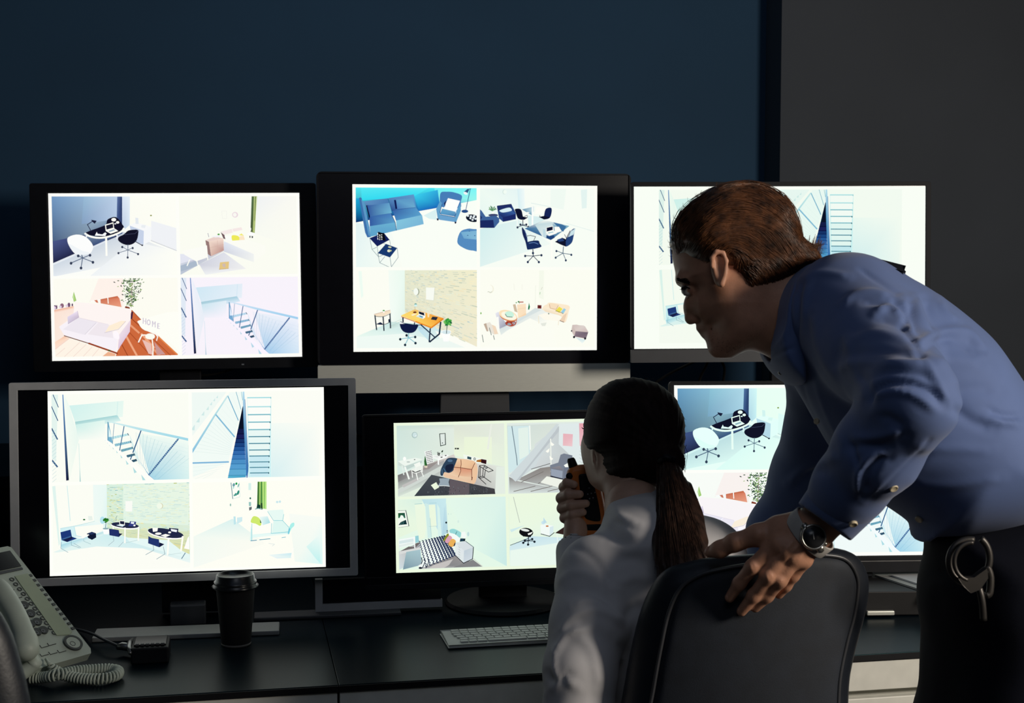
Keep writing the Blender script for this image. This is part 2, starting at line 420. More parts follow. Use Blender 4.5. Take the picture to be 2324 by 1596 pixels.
class Pen:
    def __init__(s, W_, H_):
        s.W, s.H = W_, H_; s.V = []; s.F = []; s.C = []; s.n = 0; s.layer = 0; s.tint = np.ones(3)
        s.region(0, 0, 1, 1, [(0, 0), (1, 0), (1, 1), (0, 1)])
    def region(s, u0, v0, u1, v1, corners, tint=(1, 1, 1)):
        s.r = (u0, v0, u1, v1); s.h = homog(corners); s.tint = np.array(tint, float); return s
    def poly(s, col, pts, cols=None):
        pts = np.array(pts, float); q = np.c_[pts, np.ones(len(pts))] @ s.h.T; uv = q[:, :2] / q[:, 2:]
        cc = np.array(cols if cols is not None else [col] * len(pts), float)
        rows = clip01(list(np.c_[uv, cc]))
        if rows is None or len(rows) < 3: return s
        u = s.r[0] + (s.r[2] - s.r[0]) * rows[:, 0]; v = s.r[1] + (s.r[3] - s.r[1]) * rows[:, 1]
        s.layer += 1; y = -.00004 * s.layer * .25
        P = np.c_[(u - .5) * s.W, np.full(len(u), y), (.5 - v) * s.H]
        ca = np.array([[lin(min(255, x)) for x in r] for r in rows[:, 2:5] * s.tint])
        tri = tessellate_polygon([[Vector((p[0], p[2], 0)) for p in P]])
        for t in tri:
            t = list(t); a, b, c_ = P[t[0]], P[t[1]], P[t[2]]
            if (b[0] - a[0]) * (c_[2] - a[2]) - (b[2] - a[2]) * (c_[0] - a[0]) < 0: t = t[::-1]
            s.F.append(tuple(i + s.n for i in t)); s.C += [ca[i] for i in t]
        s.V.append(P); s.n += len(P); return s
    def g(s, quad, c0, c1, c2, c3): return s.poly(None, quad, [c0, c1, c2, c3])
    def line(s, col, w, pts):
        pts = [np.array(p, float) for p in pts]
        for a, b in zip(pts[:-1], pts[1:]):
            d = b - a; L = math.hypot(*d) + 1e-9; n = np.array([-d[1], d[0]]) / L * w / 2; e = d / L * w * .25
            s.poly(col, [a - e + n, b + e + n, b + e - n, a - e - n])
        return s
    def ell(s, col, cx, cy, rx, ry, rot=0, n=22):
        a = np.arange(n) * 2 * math.pi / n; x, y = rx * np.cos(a), ry * np.sin(a); k, m = math.cos(rot), math.sin(rot)
        return s.poly(col, np.c_[cx + x * k - y * m, cy + x * m + y * k])
    def blob(s, col, pts, n=40): return s.poly(col, spline(pts, n, True))
    def base(s, col, cx, cy, spokes, w=10, caster=None, up=None):
        for x, y in spokes:
            s.line(col, w, [(cx, cy), (x, y)]); s.ell(caster or col, x, y + 5, w * 1.6, w * 1.8)
        if up: s.line(col, w * 1.2, [(cx, cy), up])
        return s
    def build(s, parent, mt):
        me = bpy.data.meshes.new('picture'); me.from_pydata(np.vstack(s.V).tolist(), [], s.F); me.update()
        at_ = me.color_attributes.new('Col', 'FLOAT_COLOR', 'CORNER')
        at_.data.foreach_set('color', np.c_[np.array(s.C), np.ones(len(s.C))].ravel().astype(np.float32))
        me.materials.append(mt); o = bpy.data.objects.new('picture', me); COL.objects.link(o); o.parent = parent; return o
mscreen = bpy.data.materials.new('lit_screen'); mscreen.use_nodes = True; _n = mscreen.node_tree
_n.nodes.clear(); _o = _n.nodes.new('ShaderNodeOutputMaterial'); _e = _n.nodes.new('ShaderNodeEmission'); _a = _n.nodes.new('ShaderNodeAttribute')
_a.attribute_name = 'Col'; _e.inputs[1].default_value = SCREEN_GAIN; _n.links.new(_a.outputs['Color'], _e.inputs[0]); _n.links.new(_e.outputs[0], _o.inputs[0])
WH = (252, 252, 244)

def q_desk(p):      # dark wall, half-round desk, white and black swivel chairs
    f = p.poly
    f((250, 251, 246), [(0, 0), (2324, 0), (2324, 1530), (0, 1530)])
    p.g([(1440, 40), (2300, 40), (2300, 640), (1440, 580)], (250, 251, 242), WH, WH, (250, 250, 240))
    f((238, 240, 244), [(1840, 500), (2300, 640), (2300, 1050), (1830, 860)]); p.line((205, 208, 214), 14, [(1830, 870), (2300, 1060)])
    p.g([(40, 1290), (1300, 700), (2300, 1100), (40, 1530)], (205, 215, 226), (200, 210, 222), (250, 250, 246), (226, 232, 238))
    p.g([(700, 1530), (1500, 880), (2320, 1080), (2320, 1530)], (238, 242, 244), (236, 240, 244), WH, WH)
    p.g([(10, 45), (1305, 45), (1305, 740), (30, 1285)], (112, 150, 192), (176, 205, 228), (66, 90, 140), (36, 42, 76))
    p.g([(600, 45), (1210, 45), (1200, 470), (560, 560)], (150, 185, 212), (186, 206, 230), (180, 200, 226), (130, 158, 192))
    p.g([(20, 880), (600, 760), (780, 960), (35, 1285)], (72, 84, 136), (50, 58, 104), (34, 38, 70), (34, 38, 72))
    p.g([(1215, 48), (1305, 48), (1302, 720), (1200, 680)], (88, 110, 160), (48, 66, 110), (36, 48, 90), (60, 80, 130))
    p.g([(1305, 45), (1450, 45), (1440, 580), (1300, 700)], (214, 226, 242), (228, 238, 246), (214, 228, 242), (186, 202, 226))
    p.line((228, 234, 240), 36, [(40, 1300), (440, 1125)]); p.line((222, 228, 238), 30, [(770, 985), (1000, 880)])
    f((196, 208, 230), [(1440, 590), (1700, 690), (1690, 950), (1540, 890), (1480, 820)]); f((246, 247, 248), [(1440, 580), (1560, 530), (1850, 620), (1700, 690)])
    f((244, 246, 248), [(1700, 690), (1840, 620), (1820, 880), (1690, 950)])
    f((226, 232, 238), [(1545, 440), (1600, 450), (1605, 560), (1550, 560)]); f((232, 236, 240), [(1660, 580), (1740, 580), (1720, 640), (1650, 625)])
    p.ell((130, 140, 50), 1835, 402, 18, 12)
    p.blob((16, 16, 38), [(1010, 560), (1040, 470), (1190, 430), (1300, 560), (1335, 620), (1320, 680), (1180, 760), (1000, 805), (780, 780), (620, 725), (980, 590)])
    f((18, 18, 40), [(620, 725), (980, 585), (1290, 560), (1320, 680), (1180, 740)])
    p.line(WH, 34, spline([(620, 735), (700, 785), (830, 815), (980, 810), (1150, 765), (1290, 700), (1335, 640)], 18))
    p.line(WH, 36, [(1005, 820), (1012, 1145)]); p.line((240, 242, 246), 26, [(1205, 770), (1205, 830)]); p.line((240, 242, 246), 20, [(640, 740), (650, 800)])
    f((50, 56, 90), [(1030, 850), (1200, 775), (1195, 800), (1030, 868)])
    p.line((34, 40, 72), 14, [(730, 690), (665, 570), (755, 510)]); f((26, 30, 56), [(735, 480), (835, 500), (800, 555), (750, 515)])
    f(WH, [(985, 575), (1140, 528), (1155, 640), (1230, 690), (1090, 742), (1000, 690)]); f((26, 26, 46), [(1005, 588), (1130, 550), (1138, 630), (1015, 665)])
    f((150, 168, 186), [(1050, 690), (1150, 655), (1175, 675), (1070, 712)])
    f((246, 248, 250), [(835, 705), (850, 740), (935, 755), (990, 715), (1015, 735), (990, 785), (800, 775)])
    p.ell(WH, 1148, 480, 44, 32); p.ell(WH, 1220, 530, 30, 24); p.ell((230, 232, 240), 1175, 556, 18, 12)
    p.blob((250, 251, 250), [(320, 800), (460, 755), (600, 780), (700, 860), (765, 960), (755, 1040), (700, 1110), (560, 1135), (440, 1110), (350, 1000), (300, 880)])
    p.blob((238, 243, 246), [(320, 930), (400, 960), (560, 1050), (700, 1090), (620, 1130), (500, 1128), (400, 1060)])
    p.base((84, 100, 128), 575, 1190, [(365, 1280), (545, 1370), (762, 1265), (710, 1135), (495, 1145)], 15, (50, 60, 84), (560, 1135))
    p.blob((18, 18, 38), [(1225, 860), (1240, 800), (1330, 755), (1400, 690), (1480, 670), (1590, 672), (1598, 740), (1570, 860), (1500, 930), (1400, 955), (1290, 920)])
    p.line((70, 74, 104), 6, [(1350, 760), (1540, 740), (1600, 680)])
    p.base((110, 124, 146), 1402, 1045, [(1230, 1098), (1398, 1180), (1590, 1118), (1492, 1005), (1300, 985)], 12, (48, 56, 80), (1405, 950))
    p.line((40, 46, 70), 14, [(1535, 885), (1660, 955)]); p.ell((30, 36, 56), 1668, 958, 18, 14)
Q_desk = ([(12, 44), (2300, 38), (2310, 1515), (45, 1520)], q_desk)

def q_bed(p):
    f = p.poly; f((249, 250, 240), [(0, 0), (2324, 0), (2324, 1550), (0, 1550)])
    p.g([(1495, 50), (2230, 50), (2240, 1000), (1440, 740)], (238, 240, 242), (248, 247, 240), (250, 250, 240), (246, 248, 240))
    p.g([(30, 1230), (540, 1080), (860, 1060), (30, 1500)], (214, 218, 230), (190, 190, 208), (214, 214, 220), (186, 196, 212))
    p.g([(390, 1310), (850, 1080), (1270, 1390), (500, 1500)], (206, 208, 220), (220, 222, 232), (238, 238, 238), (238, 240, 242))
    f((170, 184, 202), [(30, 1330), (330, 1235), (380, 1320), (40, 1440)]); f((226, 228, 240), [(30, 1110), (300, 1130), (330, 1210), (30, 1290)])
    p.g([(1390, 50), (1492, 50), (1440, 740), (1360, 700)], (90, 120, 90), (150, 170, 110), (170, 190, 110), (60, 70, 50))
    p.line((60, 84, 50), 16, [(1415, 60), (1390, 700)]); p.line((190, 206, 130), 18, [(1445, 60), (1420, 700)]); p.line((70, 90, 50), 10, [(1462, 60), (1440, 500)]); p.line((196, 212, 140), 12, [(1480, 60), (1450, 560)])
    f((248, 248, 246), [(1340, 600), (1375, 640), (1370, 690), (1345, 690)]); p.ell((250, 250, 250), 1370, 745, 80, 30); f((60, 66, 72), [(1340, 780), (1360, 780), (1360, 815), (1340, 815)]); f((60, 66, 72), [(1380, 780), (1410, 790), (1405, 820), (1382, 820)])
    p.ell((232, 214, 222), 1075, 390, 56, 52); p.ell((248, 246, 240), 1070, 390, 36, 36); p.line((236, 236, 230), 6, [(825, 320), (915, 320), (915, 460), (835, 460), (825, 320)])
    f((244, 232, 230), [(800, 700), (1010, 650), (1030, 720), (860, 760)]); f((244, 230, 228), [(1020, 650), (1190, 620), (1210, 670), (1040, 705)]); f((110, 84, 90), [(800, 710), (870, 765), (900, 845), (850, 830)])
    f((250, 250, 246), [(870, 780), (1010, 770), (1020, 870), (900, 880)]); p.blob((236, 232, 90), [(1010, 775), (1130, 785), (1150, 870), (1030, 888)]); f((240, 232, 110), [(1140, 770), (1190, 735), (1235, 775)]); f((250, 228, 196), [(1150, 790), (1230, 775), (1260, 875), (1150, 880)])
    f((250, 250, 242), [(860, 880), (1300, 850), (1640, 960), (1640, 1100), (1430, 1260), (860, 1060)]); p.g([(860, 880), (1420, 1120), (1420, 1270), (850, 1070)], (222, 228, 240), (238, 240, 240), (240, 242, 238), (208, 212, 226))
    f((232, 208, 200), [(510, 860), (700, 790), (860, 830), (590, 880)]); p.g([(570, 880), (850, 830), (855, 1050), (615, 1155)], (240, 216, 202), (242, 218, 206), (190, 146, 140), (214, 180, 166))
    f((150, 120, 118), [(510, 860), (575, 885), (612, 1158), (545, 1110)]); p.line((208, 172, 160), 5, [(735, 860), (745, 1090)]); p.line((208, 172, 160), 5, [(600, 1000), (852, 935)])
    p.ell((60, 150, 50), 760, 752, 22, 14); f((240, 240, 246), [(620, 790), (780, 770), (790, 800), (700, 810)]); p.line((120, 120, 150), 8, [(560, 730), (575, 800)])
    f((250, 250, 244), [(60, 1060), (520, 960), (540, 1180), (330, 1250), (120, 1130)]); p.line(WH, 20, [(210, 1220), (160, 1330)]); p.line(WH, 22, [(340, 1230), (385, 1400)]); p.line(WH, 18, [(530, 960), (550, 1220)])
    f((226, 196, 130), [(780, 1270), (950, 1255), (940, 1380), (760, 1400)]); f((206, 186, 176), [(820, 1300), (880, 1290), (880, 1370), (830, 1350)]); p.line((190, 160, 110), 8, [(760, 1402), (940, 1384)])
Q_bed = ([(30, 48), (2235, 42), (2250, 1490), (35, 1500)], q_bed)

def q_sofa(p):
    f = p.poly; r = np.random.default_rng(3); f((251, 250, 240), [(0, 0), (2324, 0), (2324, 1550), (0, 1550)])
    f((252, 240, 232), [(740, 480), (900, 60), (1330, 60), (1330, 590)])
    p.g([(95, 640), (460, 560), (480, 900), (100, 1450)], (250, 224, 208), (248, 226, 214), (250, 236, 228), (248, 232, 220))
    p.g([(1480, 640), (1640, 820), (1700, 1020), (1240, 1400)], (160, 70, 30), (190, 90, 50), (230, 150, 110), (200, 90, 50))
    f((204, 104, 60), [(1470, 640), (1620, 830), (1620, 940), (1700, 1010), (1940, 1120), (2260, 1460), (1190, 1490), (1220, 1400), (1440, 1060)])
    for i, (a, b) in enumerate([((1470, 800), (1690, 1010)), ((1450, 920), (1600, 1060)), ((1440, 1060), (1800, 1480)), ((1380, 1130), (1560, 1480)), ((1300, 1280), (1400, 1480)), ((1700, 1200), (1960, 1480)), ((1850, 1180), (2150, 1480)), ((1640, 1080), (1860, 1330))]):
        p.line([(150, 62, 30), (232, 158, 120), (170, 76, 40), (238, 168, 130)][i % 4], 34 if i % 2 else 14, [a, b])
    p.line((226, 130, 70), 26, [(1930, 1130), (2250, 1450)]); f((234, 190, 180), [(1650, 1180), (1800, 1260), (1830, 1460), (1760, 1440)]); f((200, 150, 146), [(1860, 1220), (2050, 1450), (1900, 1460)])
    p.g([(740, 480), (1230, 385), (1265, 430), (1300, 590)], (200, 110, 80), (190, 90, 50), (220, 130, 100), (236, 160, 130)); f((250, 246, 240), [(870, 445), (930, 440), (935, 520), (895, 515)]); p.line(WH, 16, [(1060, 410), (1068, 520)]); f((252, 250, 244), [(740, 470), (810, 455), (860, 500), (760, 490)])
    for x, y, w, h in ((120, 590, 40, 40), (150, 585, 18, 38), (245, 560, 50, 44), (370, 545, 36, 42), (430, 545, 22, 26)): p.ell((110, 80, 110) if w < 45 else (140, 100, 120), x, y, w * .7, h)
    for x, y, w, h in ((110, 600, 26, 30), (215, 580, 26, 24), (330, 560, 24, 26)): p.ell((226, 206, 226), x, y, w, h)
    p.g([(100, 640), (450, 570), (450, 620), (105, 690)], (236, 170, 140), (240, 180, 150), (250, 226, 210), (250, 220, 206))
    f((160, 200, 110), [(460, 300), (505, 465), (460, 490), (435, 400)]); f((196, 226, 160), [(455, 330), (470, 470), (440, 400)])
    f((252, 243, 240), [(480, 490), (1000, 540), (1460, 630), (1455, 900), (1250, 1300), (1200, 1410), (280, 1110), (190, 950), (440, 770)])
    f((246, 240, 246), [(190, 960), (430, 790), (1060, 900), (1120, 1060), (1230, 1190), (1200, 1400), (280, 1110)])
    f((236, 230, 238), [(540, 780), (880, 860), (640, 1100), (260, 1000)]); f((238, 230, 236), [(890, 870), (1080, 920), (1140, 1050), (1150, 1160), (700, 1090)])
    p.g([(340, 770), (520, 660), (545, 775), (350, 900)], (226, 214, 236), (236, 224, 240), (200, 186, 204), (206, 196, 216)); p.line((190, 178, 198), 8, [(520, 660), (545, 775), (350, 900)]); p.line((206, 198, 208), 7, [(850, 880), (650, 1095)]); p.line((220, 206, 214), 5, [(550, 785), (1070, 910)])
    p.g([(1455, 820), (1440, 1040), (1230, 1380), (1250, 1100)], (232, 214, 226), (226, 204, 220), (220, 196, 220), (236, 222, 232)); p.blob((252, 246, 250), [(1150, 1060), (1200, 1030), (1250, 1090), (1250, 1180), (1170, 1150)])
    f((252, 236, 212), [(1010, 1050), (1080, 930), (1290, 840), (1380, 845), (1240, 990)]); p.line((190, 178, 190), 6, [(1000, 1060), (1240, 1000), (1370, 850)])
    p.line((40, 20, 60), 26, [(1485, 680), (1470, 800)]); p.line((110, 60, 40), 16, [(280, 1120), (720, 1260)]); p.line((150, 60, 30), 30, [(720, 1260), (1220, 1440)]); p.ell((60, 90, 40), 1080, 1390, 22, 14)
    p.g([(110, 1240), (280, 1130), (380, 1170), (120, 1380)], (250, 214, 190), (242, 190, 160), (250, 220, 200), (252, 222, 206)); f((252, 242, 228), [(380, 1170), (1180, 1440), (960, 1490), (115, 1520), (120, 1390)])
    for a, b in (((370, 1170), (115, 1370)), ((560, 1240), (280, 1510)), ((670, 1280), (440, 1510)), ((780, 1320), (620, 1500)), ((900, 1350), (780, 1500)), ((290, 1350), (130, 1490))): p.line((236, 206, 196), 7, [a, b])
    f((236, 176, 140), [(1060, 1410), (1190, 1450), (1180, 1490), (960, 1495)])
    p.blob((252, 252, 244), [(1640, 820), (1600, 900), (1690, 1010), (1900, 1080), (2200, 1300), (2330, 1400), (2330, 700)])
    for ch, x, y in (('H', 1690, 850), ('O', 1760, 868), ('M', 1850, 905), ('E', 1935, 935)):
        c_ = (196, 184, 206)
        if ch in 'HM': p.line(c_, 12, [(x - 16, y - 60), (x - 18, y + 40)]); p.line(c_, 12, [(x + 30, y - 50), (x + 28, y + 52)])
        if ch == 'H': p.line(c_, 8, [(x - 16, y - 10), (x + 28, y)])
        if ch == 'M': p.line(c_, 8, [(x - 16, y - 60), (x + 6, y), (x + 30, y - 50)])
        if ch == 'O': p.ell(c_, x + 8, y, 32, 52); p.ell((252, 252, 244), x + 8, y, 20, 38)
        if ch == 'E': p.line(c_, 14, [(x - 10, y - 50), (x - 14, y + 45)]); p.line(c_, 8, [(x - 10, y - 48), (x + 26, y - 40)]); p.line(c_, 8, [(x - 12, y), (x + 20, y + 6)]); p.line(c_, 8, [(x - 14, y + 42), (x + 22, y + 48)])
    p.line((250, 244, 238), 18, [(1870, 1060), (1920, 1130), (1900, 1200)]); p.line(WH, 22, [(1740, 1100), (1650, 1100), (1620, 1160), (1590, 1230)]); p.line(WH, 20, [(1825, 1180), (1840, 1300), (1835, 1470)]); p.ell((251, 251, 240), 1790, 1125, 84, 56)
    for i in range(260):
        t = r.random(); y = 60 + 520 * t; x = 1455 + r.normal() * (95 - 45 * t); a = r.uniform(-2.6, .6); L = r.uniform(30, 62)
        if y > 500 and abs(x - 1430) > 60: continue
        cc = [(38, 80, 44), (70, 120, 50), (28, 56, 44), (130, 170, 80), (90, 140, 60), (24, 44, 40)][i % 6]
        dx, dy = math.cos(a) * L, math.sin(a) * L * .7; p.poly(cc, [(x, y), (x + dx * .5 - dy * .2, y + dy * .5 + dx * .2), (x + dx, y + dy), (x + dx * .5 + dy * .2, y + dy * .5 - dx * .2)])
    p.line((150, 130, 110), 8, [(1490, 120), (1470, 600)]); f((130, 60, 40), [(1370, 570), (1440, 590), (1450, 620), (1360, 605)])
Q_sofa = ([(95, 60), (2262, 62), (2280, 1462), (115, 1525)], q_sofa)

def stair_net(p, A_, B_, C_, D_, nu, nv, col, w=3):
    A_, B_, C_, D_ = map(lambda q: np.array(q, float), (A_, B_, C_, D_))
    for i in range(nu + 1): t = i / nu; p.line(col, w, [A_ + (B_ - A_) * t, D_ + (C_ - D_) * t])
    for i in range(1, nv): t = i / nv; p.line(col, w * .7, [A_ + (D_ - A_) * t, B_ + (C_ - B_) * t])
def q_stairs(p):
    f = p.poly; f((249, 251, 242), [(0, 0), (2324, 0), (2324, 1550), (0, 1550)])
    f((226, 242, 236), [(45, 80), (150, 80), (110, 1140), (45, 1100)]); p.g([(250, 80), (330, 260), (480, 800), (320, 1480)], (240, 250, 242), (236, 248, 240), (232, 246, 238), (246, 250, 240))
    p.g([(330, 255), (1205, 185), (1190, 440), (420, 515)], (208, 240, 236), (228, 246, 238), (232, 248, 240), (216, 242, 236)); p.g([(420, 515), (1100, 412), (1160, 505), (440, 640)], (160, 208, 208), (164, 212, 214), (216, 242, 238), (206, 236, 230))
    p.g([(425, 560), (900, 490), (900, 800), (470, 800)], (204, 238, 232), (226, 246, 238), WH, (240, 248, 240))
    p.line((210, 238, 234), 12, [(1110, 200), (1095, 415)]); p.g([(1420, 700), (2240, 830), (2250, 1450), (1640, 1460)], (236, 248, 240), (240, 250, 242), (214, 240, 238), (160, 210, 228))
    p.poly(None, [(1290, 700), (1410, 1010), (1460, 1200), (1360, 1040)], [(220, 240, 238)] * 4)
    stair_net(p, (1500, 680), (2240, 900), (2240, 1440), (1560, 1340), 1, 9, (206, 232, 230), 4)
    for i in range(15):
        t = i / 14; p.line((150, 196, 210) if i % 2 else (186, 220, 224), 4, [(1400 + 850 * t, 690 + 420 * t ** 1.3), (1440 + 330 * t, 1190 + 270 * t)])
    p.g([(1400, 1060), (1560, 1300), (1700, 1460), (1640, 1440)], (150, 205, 225), (160, 205, 226), (150, 196, 220), (110, 160, 200))
    for q, w in ((((70, 80), (155, 280)), 12), (((42, 265), (145, 495)), 14), (((45, 620), (135, 790)), 22), (((50, 1130), (130, 1230)), 26)): p.line((60, 96, 136), w, list(q))
    for i in range(14): p.line((170, 206, 214), 4, [(45, 700 + 60 * i), (115, 640 + 60 * i)])
    p.poly(None, [(220, 80), (236, 80), (315, 1445), (272, 1452)], [(110, 150, 200), (90, 140, 190), (8, 16, 26), (28, 24, 72)])
    for y0, y1, x0, x1, k in ((800, 730, 945, 1270, 0), (900, 850, 1060, 1310, 1), (990, 945, 1160, 1340, 2), (1080, 1050, 1250, 1370, 3), (1160, 1140, 1330, 1400, 3)):
        cc = [(150, 205, 214), (96, 150, 176), (60, 110, 136), (34, 66, 90)][k]; f([(190, 226, 230), (150, 200, 214), (130, 186, 200), (90, 140, 160)][k], [(x0, y0 - 30), (x1, y1 - 25), (x1 + 20, y1 + 5), (x0 + 10, y0 + 12)])
        for i in range(9): t = i / 8; x = x0 + (x1 - x0) * t; y = y0 + (y1 - y0) * t; p.line(cc, 8, [(x, y - 24), (x + 8, y + 4)])
        p.line((30, 66, 90), 10, [(x1 - 5, y1 - 25), (x1 + 14, y1 + 5)])
    f((120, 176, 204), [(945, 520), (960, 520), (1030, 870), (945, 815)]); f((226, 244, 242), [(960, 600), (1010, 760), (960, 760)])
    p.line((90, 150, 180), 12, [(950, 515), (948, 810)]); p.line((90, 140, 170), 8, [(1052, 540), (1022, 870)]); p.line((60, 110, 150), 14, [(1212, 582), (1135, 980)])
    p.line((50, 96, 140), 18, [(1487, 650), (1350, 1010)]); p.line((50, 96, 140), 16, [(1330, 1070), (1305, 1130)]); p.line((36, 86, 140), 24, [(2080, 800), (1590, 1385)])
    for i in range(24): t = i / 24; p.ell((200, 226, 236), 2075 - 485 * t, 806 + 575 * t, 5, 7)
    p.poly(None, [(890, 490), (1210, 560), (2240, 790), (2240, 830), (1500, 665), (900, 505)], [(210, 236, 236), (200, 232, 236), (160, 216, 232), (160, 214, 230), (176, 224, 232), (216, 240, 238)])
    p.line((252, 252, 246), 34, [(900, 800), (1700, 1480)]); p.poly((252, 252, 246), [(1150, 990), (1700, 1470), (1560, 1470), (1130, 1030)])
    for x, y, s_ in ((905, 820, 14), (940, 860, 16), (975, 900, 18), (1030, 950, 30), (1090, 1010, 34), (1160, 1090, 46), (1250, 1190, 60), (1370, 1320, 80), (1510, 1460, 100)):
        f((176, 220, 222), [(x - s_ * .3, y - s_), (x + s_ * .5, y + s_ * .05), (x, y + s_ * .25)])
    p.line((214, 238, 232), 10, [(480, 860), (500, 1460)]); p.poly((170, 208, 208), [(492, 1240), (508, 1470), (490, 1470)])
Q_stairs = ([(42, 78), (2245, 60), (2252, 1440), (48, 1478)], q_stairs)

def q_ladder(p):
    f = p.poly; f((250, 251, 243), [(0, 0), (2324, 0), (2324, 1574), (0, 1574)])
    p.g([(1420, 600), (2260, 600), (2260, 1510), (1420, 1510)], (242, 249, 243), (250, 251, 243), (244, 249, 243), (214, 238, 240))
    f((238, 247, 242), [(40, 75), (640, 75), (40, 800)])
    for x, y, s_ in ((480, 170, 30), (430, 220, 34), (375, 285, 38), (315, 365, 44), (235, 455, 50), (150, 570, 60), (60, 700, 66)): f((206, 232, 230), [(x - s_ * .7, y), (x + s_ * .4, y - s_ * 1.4), (x + s_ * .3, y + 5)])
    f((240, 249, 244), [(660, 140), (690, 80), (930, 75), (910, 330), (660, 1250), (40, 1500), (40, 1080)])
    for i in range(11): t = i / 10; p.line((216, 234, 230), 4, [(60 + 420 * t, 1060 - 620 * t), (690 + 60 * t, 1120 - 260 * t)])
    for i in range(5): p.line((222, 238, 234), 4, [(45, 1330 + 70 * i), (640 - 60 * i, 1280 + 40 * i)])
    for i in range(5): p.line((226, 240, 236), 3, [(500 + 60 * i, 420 - 70 * i), (800 + 20 * i, 700 - 60 * i)])
    p.poly(None, [(650, 130), (680, 130), (470, 430), (40, 1090), (40, 1020), (430, 440)], [(200, 230, 232), (206, 234, 234), (170, 216, 226), (130, 186, 220), (150, 206, 226), (180, 222, 228)])
    p.line((130, 186, 214), 24, [(455, 450), (775, 820)]); p.line((120, 176, 204), 16, [(665, 145), (842, 545)]); p.line((130, 180, 200), 10, [(805, 75), (890, 365)]); p.line((130, 190, 200), 8, [(895, 75), (918, 210)])
    p.line((126, 180, 216), 26, [(40, 1257), (670, 1245)])
    p.g([(918, 315), (930, 315), (975, 1510), (655, 1525)], (14, 20, 44), (14, 20, 44), (70, 160, 200), (84, 176, 206)); f((10, 16, 36), [(918, 315), (926, 400), (935, 690), (845, 690)])
    ys = [690, 780, 860, 925, 990, 1055, 1125, 1205, 1285, 1375, 1480]; cs = [(20, 26, 70), (26, 30, 84), (22, 50, 104), (26, 66, 126), (36, 86, 150), (50, 104, 170), (62, 122, 184), (74, 142, 196), (84, 156, 206), (96, 170, 210), (110, 184, 214)]
    for y0, y1, c_ in zip(ys[:-1], ys[1:], cs): f(c_, [(918 - (y0 - 315) * .218, y0), (936 + (y0 - 690) * .06, y0), (936 + (y1 - 690) * .06, y1), (918 - (y1 - 315) * .218, y1)]); p.line([max(0, x - 36) for x in c_], 9, [(920 - (y1 - 315) * .218, y1 - 6), (936 + (y1 - 690) * .06, y1 - 6)])
    p.poly(None, [(918, 70), (948, 70), (1020, 1365), (1000, 1520), (985, 1520), (930, 500)], [(176, 216, 236), (190, 226, 240), (50, 110, 170), (40, 90, 160), (50, 104, 176), (100, 160, 206)]); p.line((60, 120, 180), 8, [(958, 200), (1018, 1360)])
    f((206, 240, 242), [(1000, 160), (1412, 160), (1418, 1510), (1010, 1510), (1020, 1300)])
    L = [175, 325, 455, 580, 705, 822, 937, 1047, 1150, 1250, 1343, 1437]
    for i, y in enumerate(L):
        t = (y - 175) / 1262; xl = 1000 + 48 * t; xr = 1410 - 30 * t; n_ = L[i + 1] if i < 11 else 1510
        f([(250, 251, 246), (232, 246, 242), (200, 232, 240)][min(2, i // 4)], [(xl + 4, y), (xr - 4, y), (xr - 8, n_ - 14), (xl + 8, n_ - 14)]); p.line([(170, 220, 224), (110, 176, 190), (70, 130, 150)][min(2, (i + 1) // 3)], 16, [(xl, y), (xr, y)]); p.ell((40, 84, 100) if i > 2 else (150, 200, 206), xr - 6, y + 4, 8, 16)
Q_ladder = ([(40, 75), (2262, 66), (2305, 1500), (38, 1530)], q_ladder)

